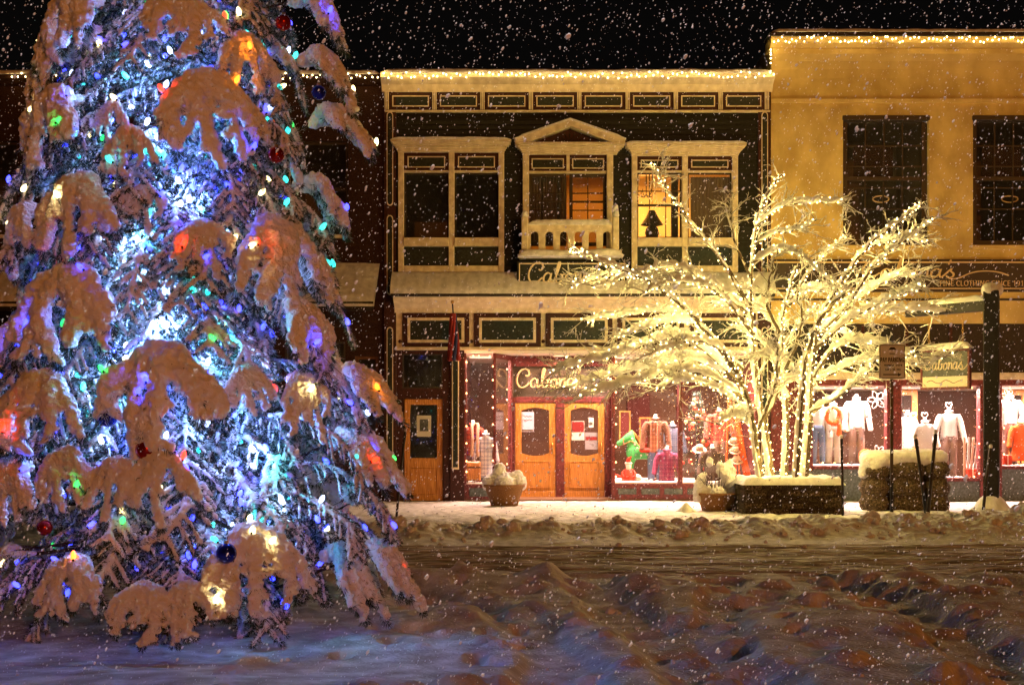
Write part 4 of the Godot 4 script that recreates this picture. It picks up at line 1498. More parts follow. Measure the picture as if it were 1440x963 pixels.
func street_things() -> void:
	# raised stone planter that the bare tree grows from
	var z0 := 3.1
	var z1 := 4.6
	var c := at(1047, 690, z1)
	var e := at(1187, 690, z1)
	var pl := thing("stone_planter", "low raised bed of stacked stones round the foot of the lit tree", "planter", Vector3((c.x + e.x) / 2, 0, (z0 + z1) / 2))
	var hw := (e.x - c.x) / 2
	var hz := (z1 - z0) / 2
	put(pl, "core", MB.new().box(Vector3(-hw + 0.05, -0.1, -hz + 0.05), Vector3(hw - 0.05, 0.60, hz - 0.05)), M.stone_dark)
	var rr := RandomNumberGenerator.new()
	rr.seed = 5
	for row in 5:
		for side in 4:
			var l := hw * 2 if side < 2 else hz * 2
			var x := 0.0
			while x < l - 0.06:
				var w := minf(rr.randf_range(0.26, 0.5), l - x)
				var y := row * 0.124
				var out := rr.randf_range(-0.012, 0.02)
				var a := Vector3(-hw + x + 0.006, y + 0.006, 0.0)
				var mb := MB.new()
				if side < 2:
					var s := 1.0 if side == 0 else -1.0
					mb.box(Vector3(a.x, a.y, s * (hz - 0.12)), Vector3(a.x + w - 0.012, a.y + 0.112, s * (hz + out)), 0.018)
				else:
					var s := 1.0 if side == 2 else -1.0
					mb.box(Vector3(s * (hw - 0.12), a.y, -hz + x + 0.006), Vector3(s * (hw + out), a.y + 0.112, -hz + x + w - 0.006), 0.018)
				put(pl, "stone", mb, M.stone_dark if rr.randf() < 0.6 else M.stone)
				x += w
	var rows := []
	var nz := FastNoiseLite.new()
	nz.frequency = 1.3
	for i in 26:
		var row := PackedVector3Array()
		for j in 20:
			var u := i / 25.0 * 2 - 1
			var w := j / 19.0 * 2 - 1
			var ed := minf(1.0 - absf(u), (1.0 - absf(w)) * hz / hw)
			var k := clampf(sqrt(clampf(ed * 12.0, 0.0, 1.0)), 0.0, 1.0)
			row.append(Vector3(u * (hw + 0.04), 0.60 + k * (0.14 + 0.07 * nz.get_noise_2d(u * 3, w * 2)) , -w * (hz + 0.04)))
		rows.append(row)
	rows.reverse()
	var sm := MB.new()
	grid_surface(sm, rows, true)
	put(pl, "snow_cover", sm, M.snow)

	# big rough stone block with a thick snow cap
	var sp := on_ground(1283, 721)
	var sb := thing("stone_block", "waist-high rough stone block under a thick cap of snow", "boulder", Vector3(sp.x, 0, sp.z - 0.55))
	var shapes := [[-0.84, -0.42, 1.02], [-0.36, 0.32, 1.08], [0.38, 0.84, 1.06]]
	for q in shapes:
		var caps := []
		for y in [0.16, 0.5, 0.86]:
			for z in [-0.22, 0.24]:
				caps.append([Vector3(q[0] + 0.16, y, z), Vector3(q[1] - 0.16, y, z + 0.03), 0.19, 0.19])
		put(sb, "stone", rounded(caps, 0.045, 0.035, 0.06, int(q[2] * 100)), M.stone)
	put(sb, "snow_cap", rounded([[Vector3(-0.70, 1.10, -0.2), Vector3(0.68, 1.12, -0.2), 0.17, 0.17], [Vector3(-0.74, 1.06, 0.2), Vector3(0.7, 1.12, 0.2), 0.17, 0.16], [Vector3(-0.86, 0.80, 0.1), Vector3(-0.76, 1.02, 0.1), 0.12, 0.16], [Vector3(-0.7, 0.9, 0.36), Vector3(-0.55, 1.04, 0.34), 0.07, 0.12]], 0.04, 0.05, 0.03, 8), M.snow)

	# flower tubs
	flower_tub("round terracotta tub heaped with snow left of the double doors", on_ground(709, 714), 0.47, 0.50, 1)
	var pt := on_ground(1013, 721)
	flower_tub("terracotta tub with a snow-covered shrub beside the stone planter", pt, 0.46, 0.42, 2)

	# small snow cone on the pavement
	var cp := on_ground(965, 722)
	var cone := put(self, "snow_heap", MB.new().lathe([Vector2(0.02, 0.19), Vector2(0.06, 0.16), Vector2(0.13, 0.08), Vector2(0.22, 0.01), Vector2(0.26, -0.05)], 16), M.snow, cp)
	tag(cone, "small pointed heap of snow on the pavement near the shrub tub", "snow heap")

	# marker stakes
	snow_stake("lone leaning black stake left of the shop's side door", 556, 729, 570, 604, 0.026)
	snow_stake("single black stake at the right corner of the stone planter", 1186, 727, 1184, 614, 0.026)
	snow_stake("left stake of the crossed pair before the stone block", 1305.5, 737, 1288, 614)
	snow_stake("right stake of the crossed pair before the stone block", 1304, 738, 1317, 607)
	snow_stake("black stake leaning against the thick dark sign post", 1382, 724, 1394, 628)

	# parking sign
	var pp := on_ground(1255, 731)
	var ps := thing("parking_sign", "small grey parking sign with an arrow on a thin post", "sign", pp)
	var top := at(1255, 484, pp.z) - pp
	var bot := at(1255, 533, pp.z) - pp
	var halfw := 0.25
	put(ps, "post", MB.new().box(Vector3(-0.028, -0.2, -0.04), Vector3(0.028, top.y - 0.05, 0.0), 0.006), M.black_metal)
	var plate := mat("sign_plate", Color(0.55, 0.55, 0.46), 0.45)
	var ink := mat("sign_ink", Color(0.03, 0.03, 0.03), 0.6)
	var pla := put(ps, "plate", MB.new().box(Vector3(-halfw, bot.y, 0.001), Vector3(halfw, top.y, 0.012), 0.005), plate)
	put(pla, "plate_border", frame_m(-halfw + 0.015, bot.y + 0.015, halfw - 0.015, top.y - 0.015, 0.010, 0.0121, 0.0145), ink)
	words(pla, "lettering", "PAY PARKING", Vector3(0, bot.y + 0.36, 0.015), 0.085, ink, 0.44, true)
	# two lines of small print, too small to read
	var sp2 := MB.new()
	for ln in [[0.255, 0.17], [0.175, 0.15]]:
		var xx: float = -ln[1] + 0.02
		while xx < ln[1]:
			var lw := rr.randf_range(0.010, 0.022)
			if rr.randf() < 0.82:
				sp2.box(Vector3(xx, bot.y + ln[0] - 0.02 * rr.randf(), 0.012), Vector3(xx + lw, bot.y + ln[0] + 0.022, 0.0135))
			xx += lw + 0.009
	put(pla, "small_print", sp2, ink)
	var ar := MB.new()
	ar.box(Vector3(-0.17, bot.y + 0.075, 0.012), Vector3(0.12, bot.y + 0.095, 0.016))
	ar.prism(PackedVector2Array([Vector2(0.11, bot.y + 0.05), Vector2(0.18, bot.y + 0.085), Vector2(0.11, bot.y + 0.12)]), 0.012, 0.0165)
	put(pla, "arrow", ar, ink)
	var ic := MB.new()
	ic.prism(PackedVector2Array([Vector2(-0.07, bot.y + 0.55), Vector2(-0.03, bot.y + 0.60), Vector2(0.04, bot.y + 0.60), Vector2(0.08, bot.y + 0.55)]), 0.012, 0.015)
	ic.box(Vector3(-0.05, bot.y + 0.47, 0.012), Vector3(0.05, bot.y + 0.485, 0.015))
	put(pla, "pictogram", ic, ink)
	put(ps, "snow_rim", snow_ledge(-halfw, halfw, top.y, -0.04, 0.025, 0.025, 6, 0.04), M.snow)

	# thick dark post with an arm and a hanging shop sign
	var hp := on_ground(1395, 722)
	var hs := thing("sign_post", "thick dark timber post with a snow-covered arm", "post", hp)
	var ptop := at(1395, 409, hp.z).y - hp.y
	var tw := Basis(Vector3.UP, deg_to_rad(-24))
	var pm := MB.new()
	pm.xf = Transform3D(tw, Vector3.ZERO)
	pm.box(Vector3(-0.15, -0.3, -0.15), Vector3(0.15, ptop, 0.15), 0.02)
	put(hs, "shaft", pm, M.black_paint)
	put(hs, "snow_cap", rounded([[Vector3(-0.06, ptop + 0.02, 0), Vector3(0.08, ptop + 0.02, 0), 0.15, 0.15]], 0.035, 0.05, 0.02, 4), M.snow)
	put(hs, "foot_snow", MB.new().lathe([Vector2(0.16, 0.32), Vector2(0.24, 0.25), Vector2(0.34, 0.1), Vector2(0.55, -0.06)], 18), M.snow)
	var dir := Vector3(-0.62, 0, -0.785).normalized()
	var a0 := Vector3(0, ptop - 0.32, 0)
	var a1 := a0 + dir * 2.0
	var am := MB.new()
	am.xf = Transform3D(Basis(dir, Vector3.UP, dir.cross(Vector3.UP)), a0)
	am.box(Vector3(0.1, -0.08, -0.07), Vector3(2.0, 0.14, 0.07), 0.015)
	put(hs, "arm", am, M.black_paint)
	var asn := MB.new()
	asn.xf = Transform3D(Basis(dir, Vector3.UP, dir.cross(Vector3.UP)), a0 + Vector3(0, 0.14, 0))
	var sl := snow_ledge(0.12, 2.02, 0.0, -0.09, 0.09, 0.12, 9)
	put(hs, "arm_snow", sl, M.snow).transform = asn.xf
	# the sign hangs from the arm on two chains
	var sw := thing("hanging_sign", "pale hanging sign board with dark panel and flourish, snow along its top", "sign", hp + a0 + dir * 1.15)
	sw.transform = Transform3D(Basis(-dir, Vector3.UP, (-dir).cross(Vector3.UP)), hp + a0 + dir * 1.05)
	put(sw, "board", MB.new().box(Vector3(-0.55, -1.62, -0.03), Vector3(0.55, -0.84, 0.03), 0.012), M.grey_panel)
	put(sw, "frame", frame_m(-0.58, -1.65, 0.58, -0.81, 0.05, -0.045, 0.045), M.maroon_shop)
	put(sw, "lower_strip", MB.new().box(Vector3(-0.53, -1.60, 0.031), Vector3(0.53, -1.38, 0.04), 0.004), M.letter_cream)
	put(sw, "lettering", script_word(Vector3(-0.50, -1.24, 0.035), 0.130, 0.16, 0.011, 0.12, [[[6.5, 0.2], [6.9, -0.1], [7.4, 0.1], [7.9, 0.6]]]), M.letter_cream)
	var inkr := MB.new()
	var flo := []
	for k in 9: flo.append(Vector3(-0.42 + k * 0.105, -1.49 + 0.035 * sin(k * 1.8), 0.042))
	inkr.tube(spline(flo, 4), taper(33, 0.007, 0.007), 5)
	put(sw, "flourish", inkr, M.maroon_shop)
	put(sw, "snow_cap", snow_ledge(-0.60, 0.60, -0.81, -0.10, 0.10, 0.14, 14), M.snow)
	for x in [-0.4, 0.4]:
		var ch := MB.new()
		for k in 9:
			var y0 := -0.06 - k * 0.083
			var loop := PackedVector3Array()
			for s in 9:
				var an := TAU * s / 8
				loop.append(Vector3(x, y0 - 0.045, 0) + (Vector3(cos(an) * 0.02, sin(an) * 0.05, 0) if k % 2 == 0 else Vector3(0, sin(an) * 0.05, cos(an) * 0.02)))
			ch.tube(loop, taper(9, 0.006, 0.006), 4, false)
		put(sw, "chain", ch, M.brass)

	# furled flag over the side door
	var fl := thing("flag", "furled striped flag on a slanting pole over the side door", "flag", Vector3(fx(640), fy(486), 0.0))
	var q0 := Vector3(0.02, -0.05, 0.06)
	var q1 := Vector3(-0.02, 0.92, 1.0)
	put(fl, "pole", MB.new().tube(pv([q0, q1]), pf([0.02, 0.018]), 8), M.black_paint)
	put(fl, "finial", MB.new().blob(q1, Vector3(0.04, 0.04, 0.04)), M.brass)
	var red := mat("flag_red", Color(0.22, 0.02, 0.02), 0.85)
	var whi := mat("flag_white", Color(0.42, 0.38, 0.34), 0.85)
	var blu := mat("flag_blue", Color(0.02, 0.025, 0.08), 0.85)
	for s in 7:
		var pts := []
		for k in 6:
			var t := k / 5.0
			var an := s * 0.9 + t * 1.6
			var rad := 0.05 + 0.07 * t
			pts.append(q0.lerp(q1, 0.75 - 0.25 * t) + Vector3(cos(an) * rad, -0.80 * t, sin(an) * rad * 0.8))
		var spn := spline(pts, 3)
		put(fl, "fold", MB.new().tube(spn, taper(spn.size(), 0.03, 0.05), 6), blu if s == 0 else (whi if s == 4 else red))
	# sheets taped inside the door panes
	for q in [[733, 579, 751, 607, "pale notice with handwriting taped inside the left door pane", 0], [804, 592, 822, 619, "red and white poster taped inside the right door pane", 1], [823, 608, 841, 632, "small printed flyer with a red stripe in the right door pane", 2], [828, 587, 835, 601, "tiny white card high in the right door pane", 3]]:
		var X := func(px: float) -> float: return (px - 720.0) / 57.9
		var Y := func(py: float) -> float: return 1.7 + (604.0 - py) / 57.9
		var nt := thing("notice", q[4], "notice", Vector3(X.call((q[0] + q[2]) / 2.0), Y.call((q[1] + q[3]) / 2.0), -1.127))
		var w: float = (q[2] - q[0]) / 57.9 / 2
		var h: float = (q[3] - q[1]) / 57.9 / 2
		put(nt, "sheet", MB.new().box(Vector3(-w, -h, -0.002), Vector3(w, h, 0.0)), mat("sheet_%d" % q[5], [Color(0.55, 0.5, 0.68), Color(0.72, 0.66, 0.62), Color(0.3, 0.28, 0.33), Color(0.75, 0.72, 0.7)][q[5]], 0.8))
		var pr := MB.new()
		if q[5] == 1:
			pr.box(Vector3(-w * 0.94, -h * 0.15, 0.0005), Vector3(w * 0.94, h * 0.94, 0.003))
			pr.prism(arch_outline(-w * 0.94, -h * 0.32, w * 0.94, -h * 0.15, 0.0, 0.05), 0.0004, 0.0028)
			put(nt, "print", pr, red)
		elif q[5] == 2:
			pr.box(Vector3(-w * 0.9, h * 0.1, 0.0005), Vector3(w * 0.9, h * 0.5, 0.003))
			put(nt, "print", pr, red)
		elif q[5] == 0:
			for k in 2:
				var sc := []
				for m in 9: sc.append(Vector3(-w * 0.7 + m * w * 0.175, h * (0.55 - 0.35 * k) + 0.02 * sin(m * 2.4 + k), 0.002))
				pr.tube(spline(sc, 3), taper(25, 0.005, 0.005), 5)
			pr.box(Vector3(-w * 0.9, -h * 0.95, 0.0005), Vector3(w * 0.9, -h * 0.78, 0.002))
			put(nt, "print", pr, M.room_dark)
		else:
			pr.box(Vector3(-w * 0.6, -h * 0.5, 0.0005), Vector3(w * 0.6, h * 0.1, 0.002))
			put(nt, "print", pr, M.room_dark)
	var sn := thing("notice", "pale framed notice in the glass of the side door", "notice", Vector3(fx(595.5), fy(599), -0.12))
	put(sn, "sheet", MB.new().box(Vector3(-0.17, -0.25, -0.002), Vector3(0.17, 0.25, 0.0)), mat("sheet_9", Color(0.5, 0.48, 0.4), 0.8))
	put(sn, "print", MB.new().box(Vector3(-0.1, -0.12, 0.0005), Vector3(0.1, 0.16, 0.003)), M.grey_panel)
	# hand cart wheel in the shade of the brick building
	var wp := Vector3(fx(452), 0.36, 0.55)
	var wg := thing("wagon_wheel", "dark spoked wagon wheel leaning on the brick shop front", "wheel", wp)
	wg.rotation.x = -0.35
	var rim := PackedVector3Array()
	for k in 29: rim.append(Vector3(cos(TAU * k / 28.0), sin(TAU * k / 28.0), 0) * 0.36)
	put(wg, "rim", MB.new().tube(rim, taper(29, 0.025, 0.025), 6, false), M.black_paint)
	for k in 10:
		put(wg, "spoke", MB.new().tube(pv([Vector3.ZERO, Vector3(cos(TAU * k / 10), sin(TAU * k / 10), 0) * 0.35]), pf([0.014, 0.012]), 5), M.black_paint)
	put(wg, "hub", MB.new().blob(Vector3.ZERO, Vector3(0.06, 0.06, 0.06)), M.black_paint)

func flower_tub(label: String, where: Vector3, r: float, h: float, kind: int) -> void:
	var t := thing("flower_tub", label, "tub", where - Vector3(0, 0.03, r))
	put(t, "tub", MB.new().lathe([Vector2(0.0, 0.0), Vector2(r * 0.62, 0.0), Vector2(r * 0.74, h * 0.4), Vector2(r * 0.93, h * 0.85), Vector2(r, h * 0.9), Vector2(r, h), Vector2(r * 0.9, h), Vector2(r * 0.85, h * 0.8), Vector2(0.0, h * 0.8)], 26), M.terracotta)
	var caps := []
	var q := RandomNumberGenerator.new()
	q.seed = 40 + kind
	if kind == 1:
		caps = [[Vector3(-0.3, h + 0.02, 0), Vector3(0.3, h + 0.02, 0), 0.20, 0.2], [Vector3(0, h + 0.02, -0.25), Vector3(0, h + 0.02, 0.25), 0.22, 0.2], [Vector3(-0.12, h + 0.2, 0), Vector3(-0.1, h + 0.36, 0), 0.16, 0.12], [Vector3(0.22, h + 0.16, 0.05), Vector3(0.3, h + 0.22, 0), 0.12, 0.10]]
	else:
		caps = [[Vector3(-0.3, h + 0.03, 0.05), Vector3(0.32, h + 0.03, 0.05), 0.15, 0.15], [Vector3(0, h, -0.25), Vector3(0, h, 0.3), 0.15, 0.13], [Vector3(-0.42, h - 0.12, 0.12), Vector3(-0.36, h + 0.12, 0.1), 0.09, 0.12]]
		for k in 13:
			var an := q.randf() * TAU
			var p := Vector3(cos(an) * q.randf_range(0.1, 0.45), h + q.randf_range(0.18, 0.62), sin(an) * 0.25)
			caps.append([p, p + Vector3(q.randf_range(-0.08, 0.08), 0.07, 0.0), q.randf_range(0.07, 0.12), 0.07])
	put(t, "snow_heap", rounded(caps, 0.03, 0.03, 0.045, kind), M.snow)
	if kind == 2:
		var tw := MB.new()
		for k in 40:
			var an := q.randf() * TAU
			var o := Vector3(cos(an) * 0.2, h - 0.05, sin(an) * 0.2)
			var p := Vector3(cos(an) * q.randf_range(0.2, 0.55), h + q.randf_range(0.15, 0.6), sin(an) * q.randf_range(0.2, 0.4))
			tw.tube(pv([o, (o + p) / 2 + Vector3(0, 0.05, 0), p]), pf([0.012, 0.008, 0.004]), 4)
		put(t, "twigs", tw, M.bark)

# ---------------------------------------------------------------- the snow-laden conifer
const ORD := ["first", "second", "third", "fourth", "fifth", "sixth", "seventh", "eighth", "ninth", "tenth", "eleventh", "twelfth", "thirteenth", "fourteenth", "fifteenth", "sixteenth", "seventeenth", "eighteenth", "nineteenth", "twentieth"]
const TREE := Vector3(-2.72, 0.0, 19.8)
const SHADES := {"bulb_warm": Color(1.0, 0.80, 0.42), "bulb_white": Color(1.0, 0.86, 0.52), "bulb_blue": Color(0.22, 0.26, 1.0), "bulb_cyan": Color(0.15, 0.85, 0.85), "bulb_green": Color(0.1, 0.9, 0.35), "bulb_red": Color(1.0, 0.2, 0.08), "bulb_orange": Color(1.0, 0.5, 0.12), "bulb_cool": Color(0.55, 0.72, 1.0)}

func tree_radius(y: float) -> float:
	return 1.76 * pow(clampf(1.0 - y / 9.2, 0.0, 1.0), 0.95)

func needles_along(mb: MB, p: PackedVector3Array, rad: PackedFloat32Array, per: int, ln: float, r: RandomNumberGenerator, low: bool, frost: float) -> void:
	for i in p.size() - 1:
		var t := (p[i + 1] - p[i]).normalized()
		for k in per:
			var o := p[i].lerp(p[i + 1], r.randf())
			var d := Vector3(r.randf_range(-1, 1), r.randf_range(-1, 0.15 if low else 1.0), r.randf_range(-1, 1))
			d = (d - t * d.dot(t) * 0.4).normalized()
			d = (d + t * 0.75).normalized()
			var s := o + d * rad[i] * 0.85
			var e := s + d * ln * r.randf_range(0.6, 1.2)
			var w := d.cross(Vector3(r.randf() - 0.5, r.randf() - 0.5, r.randf() - 0.5)).normalized() * 0.0032
			var g := r.randf_range(0.7, 1.3)
			mb.col = Color(0.6, 0.63, 0.66) if r.randf() < frost else Color(0.030 * g, 0.058 * g, 0.040 * g)
			mb.flat(s - w, s + w, e)

func make_bough(sd: int, heavy: bool) -> Dictionary:
	# local axes: x away from the trunk, y up; the end hangs down under its load
	var r := RandomNumberGenerator.new()
	r.seed = sd
	var caps := []
	var wood := MB.new()
	var nee := MB.new()
	nee.tint = true
	var snow: MB
	if heavy:
		# a fan of loaded twigs bent down from one hub, like a paw
		var hub := Vector3(0.42, 0, 0)
		var stem := spline([Vector3(-0.1, 0.06, 0), Vector3(0.16, 0.05, 0), hub + Vector3(0, -0.03, 0)], 3)
		wood.tube(stem, taper(stem.size(), 0.016, 0.011), 5)
		needles_along(nee, stem, taper(stem.size(), 0.01, 0.01), 40, 0.05, r, false, 0.4)
		caps.append([hub + Vector3(-0.12, 0.03, 0), hub + Vector3(0.04, 0.03, 0), 0.075, 0.10])
		caps.append([hub + Vector3(0.06, 0.0, -0.1), hub + Vector3(0.06, 0.0, 0.1), 0.085, 0.085])
		var nf := 5 + r.randi() % 3
		for f in nf:
			var ph := lerpf(-1.25, 1.25, f / float(nf - 1)) + r.randf_range(-0.1, 0.1)
			var l := lerpf(0.66, 0.44, absf(ph) / 1.25) * r.randf_range(0.65, 1.25)
			var s := sin(ph)
			var c := cos(ph)
			var p := spline([hub + Vector3(0.02, -0.01, s * 0.06), hub + Vector3(0.09 * c + 0.05, -0.07, s * 0.2), hub + Vector3(0.15 * c + 0.06, -l * 0.52, s * 0.35 + r.randf_range(-0.05, 0.05)), hub + Vector3(0.16 * c + 0.05 + r.randf_range(-0.02, 0.05), -l, s * 0.43 + r.randf_range(-0.08, 0.08))], 4)
			var w := r.randf_range(0.7, 1.2)
			wood.tube(p, taper(p.size(), 0.01, 0.003), 4)
			for i in p.size() - 1:
				var u := float(i) / (p.size() - 1)
				var ra := lerpf(0.072, 0.042, u) * w * (1.0 + 0.30 * sin(u * 10.0 + f * 2.0))
				var rb := lerpf(0.072, 0.042, u + 0.08) * w * (1.0 + 0.30 * sin((u + 0.08) * 10.0 + f * 2.0))
				var lift := Vector3(0.02, 0.035 * (1.0 - u), 0)
				caps.append([p[i] + lift, p[i + 1] + lift, ra, rb])
				if u > 0.3 and r.randf() < 0.55:
					var sg := -1.0 if r.randf() < 0.5 else 1.0
					var e := p[i] + Vector3(r.randf_range(-0.01, 0.05), -r.randf_range(0.05, 0.12), sg * r.randf_range(0.05, 0.10))
					caps.append([p[i], e, 0.045 * w, r.randf_range(0.026, 0.04)])
					needles_along(nee, pv([p[i], e, e + (e - p[i]) * 0.25]), pf([0.05, 0.03, 0.012]), 22, 0.062, r, true, 0.15)
			needles_along(nee, p, taper(p.size(), 0.078 * w, 0.046 * w), 34, 0.07, r, true, 0.15)
			var e2 := p[p.size() - 1]
			var d2 := (e2 - p[p.size() - 3]).normalized()
			needles_along(nee, pv([e2, e2 + d2 * 0.05, e2 + d2 * 0.10]), pf([0.045, 0.026, 0.004]), 46, 0.065, r, true, 0.12)
		snow = rounded(caps, 0.0150, 0.013, 0.034, sd)
	else:
		# a flat frosted spray: twigs left and right of the stem, a thin ridge of snow on each
		var dr := r.randf_range(0.8, 1.25)
		var stem := spline([Vector3(-0.1, 0.06, 0), Vector3(0.22, 0.04, 0), Vector3(0.50, -0.10 * dr, r.randf_range(-0.04, 0.04)), Vector3(0.70, -0.30 * dr, r.randf_range(-0.06, 0.06)), Vector3(0.82, -0.54 * dr, r.randf_range(-0.08, 0.08))], 5)
		wood.tube(stem, taper(stem.size(), 0.014, 0.004), 5)
		for i in stem.size() - 1:
			var ra := lerpf(0.021, 0.012, float(i) / stem.size()) * r.randf_range(0.8, 1.2)
			caps.append([stem[i] + Vector3(0.005, ra * 0.5, 0), stem[i + 1] + Vector3(0.005, ra * 0.5, 0), ra, ra * 0.9])
		needles_along(nee, stem, taper(stem.size(), 0.012, 0.008), 30, 0.045, r, false, 0.25)
		var pairs := 12
		for b in pairs:
			var t := lerpf(0.08, 0.97, float(b) / (pairs - 1))
			var i0 := int(t * (stem.size() - 1))
			var o := stem[i0]
			var fw := (stem[mini(i0 + 1, stem.size() - 1)] - stem[maxi(i0 - 1, 0)]).normalized()
			for s in [-1.0, 1.0]:
				var l := (0.34 * (1.0 - 0.68 * t) + 0.05) * r.randf_range(0.75, 1.2)
				var d := (fw * 0.65 + Vector3(0, -0.12, s * 0.8)).normalized()
				var e := o + d * l + Vector3(0, -l * l * r.randf_range(0.5, 1.3), 0)
				var br := spline([o, o + d * l * 0.5, e], 3)
				wood.tube(br, taper(br.size(), 0.006, 0.002), 4)
				for i in br.size() - 1:
					var ra := r.randf_range(0.005, 0.014) * (1.1 - 0.4 * i / br.size())
					caps.append([br[i] + Vector3(0, ra * 0.6, 0), br[i + 1] + Vector3(0, ra * 0.6, 0), ra, ra * 0.85])
				needles_along(nee, br, taper(br.size(), 0.006, 0.004), 34, 0.045, r, false, 0.24)
				for k in 2:
					var q := br[2 + k * 2]
					var e3 := q + (d * 0.6 + Vector3(0, -0.35, s * 0.2 * (1.0 if k else -1.0))).normalized() * l * 0.33
					if r.randf() < 0.6: caps.append([q, e3, 0.008, 0.007])
					needles_along(nee, pv([q, e3, e3 + (e3 - q) * 0.2]), pf([0.006, 0.005, 0.003]), 16, 0.04, r, false, 0.22)
		snow = rounded(caps, 0.0125, 0.007, 0.010, sd)
	var anchors := []
	for k in 400:
		var i := r.randi() % snow.v.size()
		var p := snow.v[i]
		var nn := snow.n[i]
		if nn.y > 0.1 and nn.x > -0.2 and p.x > 0.2:
			anchors.append([p, nn])
		if anchors.size() > 18: break
	return {"snow": snow.mesh(), "wood": wood.mesh(), "needles": nee.mesh(), "anchors": anchors}

